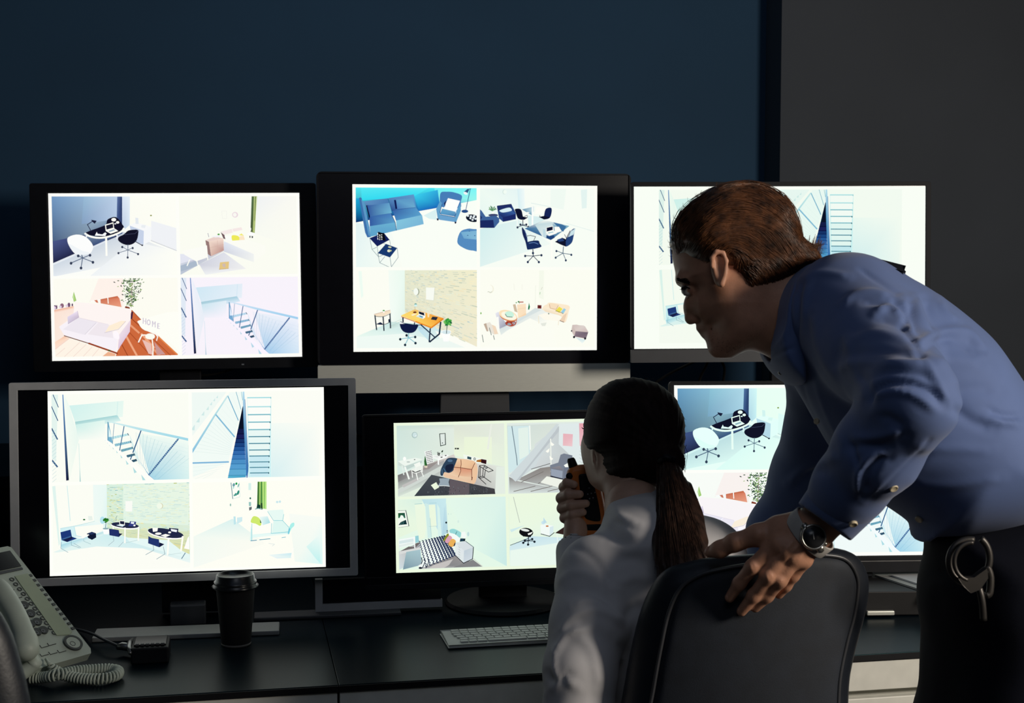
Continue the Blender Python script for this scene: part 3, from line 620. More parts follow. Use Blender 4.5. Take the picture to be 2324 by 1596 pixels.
def bricks(p, poly4, n, base, cols, seed, w=60, hole=None, big=0):
    p.g(poly4, *base); h = homog(poly4); hi = np.linalg.inv(h); r = np.random.default_rng(seed)
    for i in range(n):
        u, v = r.random(), r.random(); v = round(v * 34) / 34; L = r.uniform(.02, .06) * w / 60; T_ = r.uniform(.006, .016)
        q = np.array([(u, v, 1), (u + L, v, 1), (u + L, v + T_, 1), (u, v + T_, 1)]) @ hi.T; q = q[:, :2] / q[:, 2:]
        p.poly(cols[r.integers(len(cols))], q)
def q_offices(p):
    f = p.poly; f((250, 251, 242), [(0, 0), (2324, 0), (2324, 1585), (0, 1585)])
    p.g([(710, 85), (930, 85), (930, 860), (720, 960)], (236, 248, 244), (232, 247, 242), (218, 242, 242), (238, 248, 242)); f((222, 242, 236), [(60, 110), (110, 100), (170, 1060), (150, 1100)]); p.line((208, 236, 236), 12, [(298, 100), (340, 680)])
    p.g([(180, 800), (870, 680), (870, 880), (180, 1080)], (206, 238, 242), (240, 249, 244), (226, 244, 244), (200, 236, 242)); f((250, 251, 242), [(410, 780), (870, 740), (870, 840), (640, 960), (430, 960)]); p.line((190, 224, 226), 8, [(180, 808), (400, 770), (730, 690)]); p.line((196, 232, 236), 14, [(400, 780), (430, 930), (520, 950)])
    p.g([(60, 1200), (880, 880), (2270, 1150), (2270, 1450)], (228, 244, 240), (206, 236, 238), (204, 234, 238), (240, 249, 244)); f((250, 251, 243), [(60, 1215), (760, 1110), (1500, 1150), (2270, 1400), (2270, 1500), (40, 1560)])
    p.g([(180, 1080), (880, 860), (860, 920), (200, 1160)], (160, 214, 228), (180, 220, 226), (226, 244, 242), (206, 236, 240))
    bricks(p, [(930, 80), (2255, 50), (2268, 1200), (930, 830)], 620, ((214, 238, 222), (228, 243, 226), (214, 230, 208), (216, 234, 200)), [(170, 208, 206), (190, 222, 210), (226, 232, 168), (240, 226, 160), (150, 190, 192), (236, 242, 226), (214, 236, 226), (190, 200, 130)], 5)
    bricks(p, [(1200, 90), (2255, 60), (2255, 760), (1200, 700)], 420, ((228, 244, 228), (232, 244, 226), (226, 242, 226), (224, 242, 228)), [(196, 222, 220), (214, 236, 224), (238, 244, 216), (206, 228, 214), (234, 236, 196)], 8, 80)
    f((248, 249, 243), [(1240, 345), (1350, 345), (1345, 520), (1238, 515)])
    bricks(p, [(1000, 800), (2260, 860), (2268, 1290), (1000, 860)], 150, ((216, 226, 180), (214, 226, 190), (220, 220, 160), (214, 226, 190)), [(150, 176, 160), (234, 204, 110), (160, 190, 180), (226, 236, 200)], 9)
    f((248, 249, 243), [(1240, 345), (1350, 345), (1345, 520), (1238, 515)]); p.ell((210, 206, 170), 1796, 430, 48, 50); p.ell((240, 248, 232), 1786, 430, 46, 48)
    f((228, 246, 244), [(1920, 1000), (2130, 1170), (2270, 1240), (2270, 1320), (1700, 1150), (1300, 1020), (1240, 950)])
    p.ell((180, 226, 238), 870, 660, 40, 60)
    for i in range(40): a = i * 2.4; p.ell([(30, 100, 40), (60, 150, 50), (40, 120, 30)][i % 3], 925 + 36 * math.cos(a) * ((i % 5) / 5 + .2), 660 + 34 * math.sin(a) * ((i % 7) / 7 + .2), 14, 11)
    p.line((60, 90, 100), 8, [(925, 700), (918, 800)]); p.poly((250, 251, 250), [(866, 795), (978, 795), (960, 895), (890, 895)]); p.ell((140, 170, 176), 922, 800, 50, 14)
    p.ell((40, 110, 60), 578, 650, 18, 14); f((250, 250, 246), [(565, 660), (592, 660), (588, 690), (570, 690)]); f((230, 240, 232), [(640, 590), (705, 590), (715, 660), (650, 665)])
    def dsk(cx, cy, rx, ry, rot):
        p.ell((252, 252, 250), cx, cy + 14, rx + 6, ry + 8, rot); p.ell((34, 40, 70), cx, cy, rx, ry, rot)
    dsk(1232, 745, 222, 46, .10)
    p.line(WH, 24, [(1230, 790), (1226, 1040)]); p.line(WH, 24, [(1450, 780), (1440, 1000)]); p.line(WH, 18, [(1040, 770), (1040, 810)]); p.line((190, 214, 214), 8, [(1240, 1040), (1430, 995)])
    f(WH, [(1140, 665), (1228, 672), (1228, 750), (1140, 735)]); f((30, 34, 60), [(1150, 675), (1220, 682), (1218, 735), (1150, 722)]); f((220, 240, 244), [(1090, 745), (1190, 770), (1225, 745), (1130, 735)])
    f((50, 60, 130), [(1310, 680), (1410, 690), (1395, 770), (1280, 760), (1300, 730)]); f((240, 246, 252), [(1325, 690), (1380, 695), (1375, 725), (1325, 720)]); p.ell(WH, 1382, 750, 18, 14); p.line((90, 120, 140), 6, [(1090, 670), (1088, 620), (1105, 590)])
    p.poly((34, 48, 104), [(975, 800), (1130, 825), (1140, 890), (1190, 885), (1130, 940), (980, 910)]); f((24, 32, 70), [(1130, 880), (1190, 885), (1130, 940)])
    for q in ([(1050, 1005), (960, 1080)], [(1200, 1025), (1125, 1105)], [(1040, 930), (1050, 1005)]): p.line((170, 190, 196), 8, q)
    dsk(1885, 880, 292, 72, .17); p.line(WH, 30, [(1930, 985), (1912, 1250)]); p.line(WH, 28, [(2160, 940), (2130, 1180)]); p.line((200, 220, 220), 8, [(1920, 1245), (2130, 1215)])
    f(WH, [(1670, 790), (1760, 790), (1750, 850), (1680, 860)]); p.ell(WH, 1765, 890, 52, 20); f(WH, [(1880, 895), (1960, 915), (1880, 950), (1800, 920)]); f((30, 36, 70), [(1940, 795), (2090, 810), (2075, 920), (1930, 900)]); f((240, 244, 250), [(1965, 810), (2070, 830), (2060, 868), (1975, 850)]); p.ell(WH, 1948, 870, 24, 16)
    p.poly((34, 52, 110), [(1605, 930), (1660, 960), (1775, 985), (1780, 1060), (1862, 1068), (1780, 1118), (1600, 1050)]); f((20, 26, 60), [(1780, 1035), (1862, 1068), (1780, 1118)])
    for q in ([(1690, 1165), (1560, 1240)], [(1870, 1230), (1735, 1315)], [(1680, 1080), (1690, 1165)], [(1845, 1110), (1870, 1230)]): p.line((160, 180, 186), 10, q)
    p.poly((30, 56, 120), [(198, 855), (360, 812), (380, 930), (462, 962), (305, 1018), (215, 985)]); f((24, 30, 70), [(215, 970), (370, 925), (400, 950), (300, 1015)]); f((60, 100, 150), [(215, 965), (360, 915), (365, 935), (220, 985)])
    for q in ([(210, 1020), (200, 1120), (315, 1190)], [(370, 1000), (370, 1070), (500, 1115)], [(410, 1040), (520, 1110)]): p.line((150, 180, 190), 8, q)
    f((16, 24, 50), [(620, 880), (700, 850), (765, 875), (768, 945), (700, 985), (635, 950)]); f((34, 50, 90), [(620, 880), (700, 850), (765, 875), (690, 900)]); f((250, 251, 246), [(470, 960), (640, 890), (660, 905), (560, 960)])
    p.line((170, 200, 204), 8, [(568, 960), (568, 1005), (680, 1055)]); p.poly((252, 252, 248), [(2240, 960), (2270, 930), (2270, 1160), (2180, 1140)]); p.line((110, 140, 160), 14, [(2200, 1215), (2140, 1310)])
Q_offices = ([(60, 95), (2258, 48), (2270, 1480), (55, 1535)], q_offices)

def q_green(p):
    f = p.poly; f((252, 252, 242), [(0, 0), (2321, 0), (2321, 1596), (0, 1596)])
    p.g([(60, 980), (740, 680), (1300, 1100), (60, 1520)], (240, 248, 240), (216, 240, 238), (250, 250, 240), (244, 249, 242)); p.g([(1700, 600), (2240, 660), (2260, 1440), (1800, 1400)], (246, 250, 243), (246, 250, 243), (214, 246, 244), (240, 248, 240))
    p.g([(1990, 1150), (2200, 950), (2225, 1430), (2150, 1350)], (214, 244, 240), (238, 249, 244), (190, 240, 238), (200, 242, 240))
    p.poly(WH, [(715, 70), (865, 68), (870, 315), (745, 345)]); p.line((90, 140, 150), 12, [(718, 75), (748, 345)]); p.line((200, 224, 220), 6, [(748, 345), (870, 312), (862, 70)])
    for x, y, rx, ry, c_ in ((765, 110, 22, 30, (110, 160, 170)), (810, 90, 18, 20, (30, 160, 80)), (845, 120, 10, 36, (110, 180, 170)), (840, 240, 18, 40, (40, 140, 120)), (800, 270, 20, 24, (70, 150, 140)), (775, 285, 12, 16, (60, 160, 140)), (760, 155, 12, 20, (170, 224, 214))): p.ell(c_, x, y, rx, ry, .3)
    p.ell((150, 190, 180), 708, 445, 12, 24); f((214, 240, 234), [(1015, 85), (1060, 85), (1060, 200), (1015, 200)]); p.ell((30, 100, 90), 1047, 338, 14, 16); f((150, 196, 190), [(1020, 400), (1060, 400), (1060, 470), (1025, 470)]); f((96, 104, 110), [(1025, 490), (1072, 478), (1070, 525), (1030, 545)])
    p.g([(1170, 65), (1320, 65), (1320, 520), (1160, 500)], (110, 160, 80), (180, 226, 120), (180, 230, 130), (60, 100, 60))
    for x0, x1, w, c_ in ((1185, 1185, 18, (60, 110, 50)), (1210, 1205, 12, (190, 230, 120)), (1235, 1240, 18, (60, 130, 60)), (1262, 1265, 16, (190, 232, 130)), (1290, 1285, 8, (110, 180, 90)), (1308, 1300, 14, (190, 236, 140))): p.line(c_, w, [(x0, 68), (x1, 505)])
    p.poly((20, 60, 50), [(1165, 440), (1215, 450), (1220, 505), (1150, 510)]); p.poly((30, 60, 40), [(1225, 420), (1250, 420), (1255, 525), (1228, 505)]); p.line((110, 160, 160), 14, [(1130, 520), (1180, 508), (1250, 525)])
    f((230, 248, 242), [(1340, 545), (1600, 530), (1610, 600), (1595, 705), (1450, 710)]); f((222, 246, 240), [(1440, 715), (1590, 712), (1705, 840), (1690, 900), (1410, 930)]); f((214, 242, 240), [(1060, 760), (1080, 900), (1080, 1050), (1040, 1050)])
    f((252, 252, 244), [(1040, 540), (1320, 530), (1440, 700), (1400, 930), (1090, 950), (1050, 760)]); p.g([(1090, 945), (1680, 900), (1700, 940), (1080, 1000)], (226, 248, 244), (176, 230, 236), (238, 250, 244), (226, 248, 244))
    for q in ([(1340, 560), (1440, 712), (1590, 712)], [(1590, 712), (1710, 840)], [(1410, 760), (1400, 930)], [(1410, 930), (1700, 900)], [(1075, 760), (1075, 1045)], [(1610, 610), (1595, 710)]): p.line((130, 206, 214), 8, q)
    p.blob((170, 238, 232), [(1700, 840), (1730, 770), (1780, 750), (1785, 800), (1740, 850), (1700, 940), (1680, 930)]); p.poly((120, 200, 220), [(1695, 840), (1720, 845), (1700, 940), (1680, 930)])
    p.blob((206, 232, 110), [(1100, 640), (1190, 665), (1235, 745), (1215, 800), (1140, 765), (1055, 735)]); p.poly((30, 90, 80), [(1210, 690), (1238, 752), (1215, 750)]); p.g([(1200, 650), (1340, 640), (1385, 750), (1260, 790)], (240, 250, 244), (214, 240, 240), (170, 222, 228), (210, 240, 242))
    p.line((90, 150, 176), 12, [(1055, 1052), (1155, 1043)]); p.line((90, 160, 180), 12, [(1205, 1035), (1385, 1018)]); p.line((120, 190, 204), 10, [(1580, 1000), (1645, 990)])
    p.g([(1360, 1290), (1750, 1255), (1745, 1340), (1500, 1350)], (236, 246, 244), (196, 232, 240), (222, 242, 240), (226, 240, 244)); p.line((252, 252, 246), 22, [(1770, 1180), (1745, 1330)]); p.line((216, 228, 226), 8, [(1360, 1095), (1460, 1110), (1420, 1140)])
    f((190, 228, 234), [(760, 640), (795, 640), (800, 770), (765, 780)]); f((206, 234, 238), [(820, 660), (910, 650), (910, 720), (820, 770)]); p.ell((200, 230, 236), 1500, 405, 22, 18); p.ell((200, 230, 236), 1545, 400, 18, 20)
Q_green = ([(45, 62), (2228, 48), (2262, 1440), (50, 1535)], q_green)

def q_blue(p):
    f = p.poly; f((248, 252, 244), [(0, 0), (2324, 0), (2324, 1549), (0, 1549)])
    p.g([(50, 690), (700, 850), (900, 1530), (50, 1530)], (224, 240, 240), (244, 250, 244), (248, 251, 242), (232, 246, 242))
    p.g([(50, 38), (2275, 48), (2275, 270), (1530, 420)], (76, 226, 236), (120, 244, 244), (150, 244, 236), (20, 110, 190)); p.g([(50, 38), (1500, 44), (1530, 420), (50, 690)], (80, 228, 238), (70, 228, 240), (26, 100, 180), (10, 40, 110)); p.g([(50, 240), (160, 240), (190, 665), (50, 690)], (30, 170, 216), (30, 150, 206), (10, 60, 120), (10, 44, 110))
    p.g([(1130, 180), (1560, 80), (1600, 400), (1210, 475)], (56, 206, 236), (50, 170, 220), (24, 100, 184), (26, 110, 190)); p.g([(150, 40), (1400, 44), (1130, 200), (160, 280)], (84, 230, 240), (86, 232, 240), (50, 216, 240), (50, 216, 238))
    f((216, 240, 240), [(1300, 560), (1530, 440), (1540, 640), (1400, 620)])
    # sofa
    f((62, 112, 170), [(110, 235), (135, 220), (160, 240), (320, 965), (260, 970), (220, 880)]); f((90, 150, 196), [(150, 260), (200, 300), (300, 780), (310, 960), (280, 920)])
    p.g([(200, 295), (640, 240), (700, 480), (290, 580)], (96, 144, 192), (76, 126, 180), (60, 106, 166), (30, 54, 110)); p.g([(655, 235), (1120, 165), (1165, 420), (720, 480)], (84, 130, 184), (94, 150, 200), (80, 140, 196), (40, 74, 140)); p.line((40, 70, 130), 10, [(645, 245), (720, 480)])
    p.g([(300, 560), (700, 520), (775, 700), (305, 770)], (50, 90, 160), (70, 124, 186), (90, 156, 200), (50, 90, 160)); p.g([(305, 760), (775, 690), (795, 840), (310, 960)], (100, 168, 204), (106, 178, 210), (96, 164, 204), (90, 160, 200))
    p.g([(730, 470), (1160, 410), (1270, 560), (790, 660)], (54, 96, 164), (80, 146, 198), (90, 160, 204), (70, 134, 190)); p.g([(790, 655), (1270, 550), (1300, 720), (800, 840)], (130, 196, 220), (124, 186, 216), (120, 180, 214), (126, 188, 216))
    f((10, 14, 50), [(240, 370), (300, 370), (330, 540), (295, 620)]); p.g([(260, 375), (670, 325), (712, 515), (310, 575)], (50, 86, 156), (96, 156, 200), (112, 180, 210), (56, 96, 160)); f((14, 24, 80), [(755, 270), (810, 270), (830, 430), (780, 440)]); p.g([(790, 268), (1100, 232), (1150, 410), (815, 445)], (90, 150, 196), (92, 150, 196), (106, 170, 206), (70, 116, 180)); p.line((26, 46, 104), 9, [(700, 520), (775, 690), (797, 840)]); p.line((60, 110, 170), 6, [(295, 775), (310, 960)]); p.line((66, 116, 170), 7, [(700, 520), (310, 575)]); p.line((50, 90, 150), 7, [(815, 445), (1150, 410)])
    # armchair
    p.blob((70, 124, 182), [(1620, 130), (1720, 115), (1850, 125), (2000, 185), (1985, 300), (1960, 420), (1640, 400), (1600, 250)]); p.poly((96, 158, 200), [(1600, 290), (1640, 330), (1600, 540), (1880, 590), (1900, 470), (1980, 340), (1985, 470), (1900, 680), (1560, 630), (1530, 440)]); p.g([(1640, 430), (1890, 490), (1885, 580), (1600, 530)], (100, 164, 204), (100, 160, 200), (70, 120, 170), (80, 150, 196)); p.line((40, 70, 130), 9, [(1640, 340), (1600, 500), (1620, 545), (1870, 590), (1895, 520)])
    f((104, 160, 204), [(1600, 560), (1870, 600), (1870, 680), (1590, 640)]); f((252, 253, 250), [(1748, 235), (1970, 285), (1890, 485), (1670, 425)]); p.poly((30, 40, 90), [(1672, 330), (1720, 270), (1690, 400)]); f((14, 16, 50), [(1540, 610), (1575, 620), (1570, 655), (1545, 650)]); f((14, 16, 50), [(1870, 670), (1905, 680), (1890, 715), (1870, 705)])
    p.line((50, 90, 140), 12, [(2160, 60), (2075, 460)]); p.poly((50, 90, 130), [(2110, 60), (2140, 75), (2110, 140), (2045, 115)]); p.ell((236, 244, 246), 2072, 145, 40, 24, .4); p.ell((40, 76, 130), 2058, 480, 62, 30); p.line((50, 90, 140), 10, [(2110, 70), (2170, 60)])
    p.ell((14, 22, 40), 2200, 610, 125, 70, .2)
    for x, y in ((2115, 565), (2170, 575), (2230, 570), (2160, 610), (2215, 600), (2255, 620), (2200, 640)): p.ell((226, 236, 240), x, y, 20, 18)
    p.blob((84, 138, 190), [(1970, 870), (2090, 810), (2200, 810), (2330, 860), (2330, 1200), (2200, 1215), (2060, 1180), (1920, 1070)]); p.g([(1980, 870), (2290, 840), (2290, 1010), (2040, 990)], (116, 172, 208), (124, 180, 212), (130, 186, 214), (110, 164, 204))
    for x, y in ((2140, 850), (2110, 930), (2240, 935)): p.ell((50, 90, 140), x, y, 14, 7)
    p.poly((20, 32, 90), [(300, 985), (560, 880), (670, 1015), (440, 1140)]); p.poly((24, 56, 110), [(600, 1090), (810, 1168), (675, 1345), (450, 1265)]); g_ = (90, 120, 134)
    for q in ([(305, 990), (345, 1195), (465, 1335)], [(440, 1140), (465, 1335)], [(670, 1015), (685, 1110)], [(345, 1195), (430, 1155)], [(450, 1265), (485, 1445), (650, 1522)], [(675, 1345), (700, 1522)], [(810, 1168), (828, 1340), (700, 1522)], [(485, 1445), (580, 1330)], [(465, 1335), (545, 1300)], [(560, 1080), (590, 1100)]): p.line(g_, 7, q)
    for i in range(16): p.ell((8, 10, 20), 470 + (i % 4) * 28 + (i // 4) * 6, 890 + (i // 4) * 32 + (i % 4) * 8, 24, 24)
    for i in range(13): p.ell(WH, 450 + (i * 37) % 110, 895 + (i * 29) % 120, 9, 9)
    p.ell((200, 206, 170), 672, 1152, 32, 16, .2); p.ell((226, 226, 196), 655, 1222, 30, 26); p.ell((200, 206, 150), 686, 1218, 22, 14)
Q_blue = ([(50, 36), (2275, 48), (2275, 1525), (50, 1528)], q_blue)

def q_meet(p):
    f = p.poly; f((246, 251, 243), [(0, 0), (2324, 0), (2324, 1577), (0, 1577)]); N = (22, 36, 84); ND = (14, 18, 44)
    p.g([(50, 55), (900, 55), (780, 700), (45, 800)], (236, 248, 240), (226, 242, 242), (238, 250, 244), (226, 244, 240)); p.g([(765, 60), (900, 55), (910, 430), (790, 460)], (216, 238, 242), (238, 248, 246), (238, 248, 246), (214, 238, 240)); f((238, 248, 240), [(1400, 60), (1700, 60), (1650, 450), (1400, 400)]); f((226, 242, 238), [(1980, 80), (2100, 70), (2090, 420), (2000, 430)])
    p.g([(45, 820), (800, 650), (1400, 1100), (40, 1540)], (208, 236, 236), (222, 240, 238), (240, 249, 242), (220, 240, 238)); f((214, 236, 236), [(960, 560), (1300, 600), (1280, 700), (980, 770)]); p.line((214, 232, 230), 10, [(1030, 330), (1400, 400)]); p.line((226, 240, 236), 12, [(1700, 710), (2230, 860)])
    p.ell((206, 226, 220), 520, 120, 40, 46); p.ell((240, 250, 242), 528, 120, 34, 40)
    for i in range(24): a = -1.6 + math.sin(i * 1.7) * 1.4; L = 50 + 40 * ((i * 7) % 5) / 5; p.line([(90, 150, 100), (50, 110, 80), (130, 180, 130)][i % 3], 11, [(285, 480), (285 + L * math.cos(a), 460 + L * math.sin(a))])
    f(WH, [(272, 500), (315, 500), (308, 550), (280, 550)]); p.ell((60, 70, 110), 300, 560, 95, 26)
    f(ND, [(380, 380), (650, 345), (660, 480), (400, 545)]); f((40, 70, 130), [(370, 385), (650, 350), (735, 520), (735, 635), (490, 685), (410, 620)]); p.g([(400, 540), (660, 480), (735, 530), (480, 600)], (30, 50, 110), (60, 100, 160), (50, 84, 150), (30, 46, 104)); f((26, 40, 100), [(480, 600), (735, 535), (735, 635), (490, 685)]); f((30, 44, 100), [(375, 385), (650, 348), (655, 430), (385, 480)]); p.blob((214, 238, 244), [(430, 465), (600, 415), (655, 450), (640, 480), (500, 508), (440, 495)])
    f((60, 96, 150), [(45, 450), (80, 480), (155, 590), (350, 570), (415, 620), (415, 690), (320, 800), (45, 800)]); f((26, 40, 96), [(45, 660), (300, 650), (320, 800), (45, 800)]); f((30, 54, 110), [(45, 560), (90, 600), (60, 650), (45, 650)])
    p.g([(850, 450), (1080, 395), (1080, 480), (1040, 560)], (90, 140, 170), (190, 216, 226), (200, 224, 230), (110, 160, 184)); p.g([(1130, 400), (1350, 420), (1260, 520), (1100, 540)], WH, WH, WH, WH); p.line((252, 253, 250), 30, [(1055, 410), (1052, 750)]); p.ell(WH, 965, 508, 32, 10)
    p.blob(ND, [(720, 445), (830, 450), (870, 590), (860, 645), (775, 620), (735, 520)]); f(ND, [(860, 580), (965, 605), (890, 648), (850, 640)]); p.base((30, 40, 70), 868, 748, [(765, 785), (820, 730), (935, 730), (975, 775)], 12, None, (868, 650)); p.line(ND, 9, [(900, 580), (950, 560), (955, 600)])
    p.blob(N, [(1310, 440), (1420, 430), (1390, 600), (1280, 638), (1270, 600)]); f(ND, [(1175, 590), (1280, 570), (1390, 600), (1275, 640)]); p.line(ND, 9, [(1190, 590), (1195, 560)])
    p.g([(900, 812), (1280, 650), (1760, 760), (1405, 1028)], (60, 110, 156), (232, 240, 236), (130, 180, 200), (40, 90, 140)); p.poly(None, [(1100, 740), (1280, 655), (1440, 700), (1430, 860), (1330, 1000), (1240, 960)], [(190, 216, 220), (240, 244, 236), (200, 220, 224), (226, 236, 234), (90, 140, 180), (220, 232, 232)]); f((60, 110, 156), [(1450, 690), (1620, 730), (1700, 770), (1640, 870), (1540, 780)])
    f(WH, [(1470, 775), (1560, 775), (1612, 860), (1500, 895), (1480, 860)]); f(WH, [(1320, 790), (1450, 755), (1460, 840), (1520, 900), (1370, 950), (1315, 880)]); f((16, 20, 50), [(1325, 795), (1440, 770), (1440, 835), (1325, 865)]); f((170, 206, 214), [(1345, 885), (1440, 865), (1465, 880), (1360, 905)]); f((190, 216, 224), [(1250, 820), (1300, 830), (1310, 980), (1260, 970)]); f((30, 66, 120), [(1320, 930), (1370, 955), (1460, 935), (1480, 980), (1405, 1025), (1320, 990)])
    p.line(WH, 28, [(1418, 1030), (1420, 1400)]); p.line((250, 252, 248), 14, [(760, 640), (762, 760)])
    p.blob(N, [(850, 790), (890, 830), (930, 930), (960, 1060), (960, 1180), (945, 1190), (915, 1060), (862, 920)]); p.line((90, 120, 170), 10, [(900, 840), (945, 950), (955, 1050)]); p.blob((24, 44, 92), [(950, 1070), (1150, 1035), (1190, 1090), (1212, 1160), (990, 1208), (945, 1190)]); p.line((96, 130, 180), 12, spline([(985, 1090), (1080, 1075), (1160, 1105)], 8)); p.line(ND, 10, [(950, 950), (1010, 940), (1110, 962), (1070, 1050)]); p.base((26, 44, 76), 1065, 1330, [(910, 1325), (960, 1440), (1172, 1440), (1222, 1310), (1060, 1270)], 13, None, (1058, 1205))
    p.blob((36, 66, 120), [(1790, 850), (1860, 810), (1840, 950), (1800, 1080), (1690, 1150), (1680, 1050), (1730, 960)]); p.poly((200, 224, 230), [(1790, 860), (1880, 800), (1840, 920), (1740, 970)]); p.line(ND, 12, [(1775, 850), (1720, 950), (1690, 1030)]); p.poly(ND, [(1480, 1060), (1620, 980), (1690, 1010), (1690, 1150), (1600, 1115)]); f((40, 66, 120), [(1520, 1020), (1620, 985), (1660, 1040), (1560, 1060)]); p.line((26, 40, 80), 10, [(1665, 920), (1700, 990)]); p.base((70, 100, 124), 1635, 1275, [(1510, 1230), (1495, 1355), (1690, 1405), (1795, 1300)], 12, (40, 60, 90), (1645, 1150))
Q_meet = ([(45, 50), (2240, 60), (2235, 1535), (38, 1545)], q_meet)

def q_wood(p):
    f = p.poly; f((250, 251, 241), [(0, 0), (2324, 0), (2324, 1590), (0, 1590)])
    p.g([(650, 70), (950, 70), (950, 960), (690, 1080)], (242, 250, 242), (232, 248, 238), (226, 242, 232), (242, 250, 244)); f((236, 250, 240), [(100, 90), (160, 90), (190, 560), (150, 600)]); p.g([(60, 1320), (700, 1040), (1700, 1100), (1500, 1540)], (232, 248, 238), (200, 228, 226), (196, 226, 230), (236, 248, 240)); f((238, 248, 242), [(60, 1330), (900, 1260), (1600, 1380), (2080, 1540), (60, 1540)])
    p.line((206, 226, 216), 12, [(700, 1070), (950, 970)]); p.g([(700, 1100), (900, 1010), (860, 1150), (600, 1200)], (190, 214, 206), (200, 226, 222), (216, 238, 236), (214, 236, 230)); p.g([(1190, 1120), (1400, 1180), (1390, 1400), (1200, 1200)], (150, 200, 226), (200, 226, 232), (200, 230, 236), (190, 224, 236))
    bricks(p, [(950, 70), (2265, 60), (2265, 1500), (950, 860)], 520, ((226, 230, 206), (240, 236, 204), (238, 232, 206), (226, 226, 200)), [(196, 206, 186), (244, 236, 200), (206, 212, 190), (240, 228, 190), (186, 206, 204), (214, 220, 200), (230, 236, 216)], 6)
    f((250, 251, 243), [(1500, 1200), (2265, 1510), (2265, 1540), (1700, 1540)]); f((236, 246, 240), [(1350, 1420), (1620, 1330), (2080, 1530), (1500, 1530)])
    p.ell((150, 160, 140), 1168, 472, 46, 66); p.ell((244, 249, 240), 1152, 470, 44, 66); f((246, 249, 240), [(1335, 390), (1495, 395), (1475, 635), (1335, 620)]); p.line((206, 210, 190), 6, [(1335, 620), (1475, 637), (1495, 400)])
    p.g([(870, 920), (1130, 800), (1655, 965), (1430, 1140)], (252, 224, 110), (244, 190, 100), (240, 150, 40), (250, 190, 80)); f((250, 214, 110), [(900, 920), (1130, 830), (1300, 890), (1200, 1010)]); p.line((226, 130, 30), 24, [(1430, 1145), (1650, 975)]); p.line((214, 130, 60), 16, [(885, 940), (1150, 1040)]); p.line((236, 140, 40), 26, [(1150, 1035), (1430, 1145)])
    p.line((20, 34, 60), 24, [(912, 960), (915, 1040)]); p.line((20, 36, 60), 24, [(1410, 1160), (1390, 1410)]); p.line((22, 40, 64), 28, [(1600, 1040), (1575, 1260), (1400, 1410)]); p.line((24, 44, 70), 22, [(1240, 1090), (1490, 1320)]); p.line((24, 44, 70), 14, [(1150, 1100), (1260, 1090)]); p.line((22, 40, 64), 20, [(1125, 1050), (1120, 1090)])
    f(WH, [(1195, 830), (1320, 870), (1320, 950), (1280, 980), (1150, 930), (1200, 900)]); f((20, 26, 46), [(1200, 838), (1300, 868), (1305, 920), (1205, 885)]); f((90, 150, 180), [(1190, 920), (1230, 915), (1290, 940), (1260, 960)]); f((196, 226, 232), [(1170, 925), (1260, 955), (1290, 960), (1270, 978), (1155, 935)]); f((40, 46, 60), [(1450, 935), (1550, 945), (1520, 1005), (1420, 990)]); f((250, 236, 200), [(1060, 905), (1120, 880), (1175, 885), (1090, 925)]); f((250, 226, 180), [(1355, 870), (1400, 870), (1390, 950), (1365, 950)]); p.ell((110, 40, 20), 1130, 857, 34, 16); p.line((180, 170, 140), 6, [(1130, 840), (1132, 740)]); p.ell((90, 160, 150), 1145, 705, 22, 16); p.ell((206, 240, 240), 1145, 730, 26, 22)
    p.poly((16, 26, 66), spline([(855, 1060), (900, 1075), (1010, 1072), (1110, 1085), (1190, 1090), (1165, 1170), (1110, 1230), (1020, 1248), (930, 1225), (870, 1150)], 40, True)); p.blob((236, 240, 240), [(855, 1040), (900, 1045), (940, 1070), (860, 1075)]); p.line((24, 34, 66), 10, [(870, 1035), (930, 1065), (1010, 1075)])
    p.base((130, 190, 204), 1015, 1335, [(862, 1360), (950, 1465), (1140, 1430), (1135, 1315), (978, 1285)], 14, (24, 44, 60), (1015, 1250))
    f((244, 224, 196), [(385, 905), (530, 855), (680, 820), (690, 870), (560, 935), (430, 940)]); p.line((200, 170, 150), 9, [(385, 900), (680, 818)])
    for q in ([(400, 920), (430, 1190)], [(550, 950), (565, 1205)], [(675, 890), (685, 1155)]): p.line((30, 44, 60), 22, q)
    p.line((40, 60, 70), 9, spline([(390, 920), (430, 940), (560, 940), (690, 880)], 10)); p.line((30, 44, 60), 10, spline([(420, 1080), (520, 1090), (610, 1075), (675, 1040)], 10)); p.poly((24, 36, 66), [(430, 1078), (500, 1045), (550, 1080), (500, 1092)]); f((30, 40, 60), [(645, 990), (670, 985), (670, 1050), (648, 1050)]); p.ell((60, 150, 60), 562, 828, 20, 14); f(WH, [(545, 838), (580, 838), (575, 870), (550, 870)])
    for i in range(46): a = i * 2.4; r_ = ((i * 7) % 11) / 11; p.ell([(50, 150, 60), (110, 190, 90), (30, 110, 60), (70, 170, 70)][i % 4], 1735 + 76 * math.cos(a) * r_, 1040 + 66 * math.sin(a) * r_, 20, 15, a)
    p.line((70, 90, 80), 12, [(1715, 1110), (1705, 1250)]); p.poly((252, 252, 250), [(1610, 1210), (1790, 1210), (1770, 1290), (1740, 1400), (1650, 1400)]); p.ell((206, 226, 232), 1702, 1225, 80, 34); p.ell((246, 248, 248), 1700, 1205, 84, 22); p.ell((214, 232, 236), 1702, 1218, 76, 26); p.line((60, 80, 80), 12, [(1712, 1150), (1705, 1250)])
Q_wood = ([(60, 68), (2265, 58), (2262, 1508), (65, 1540)], q_wood)

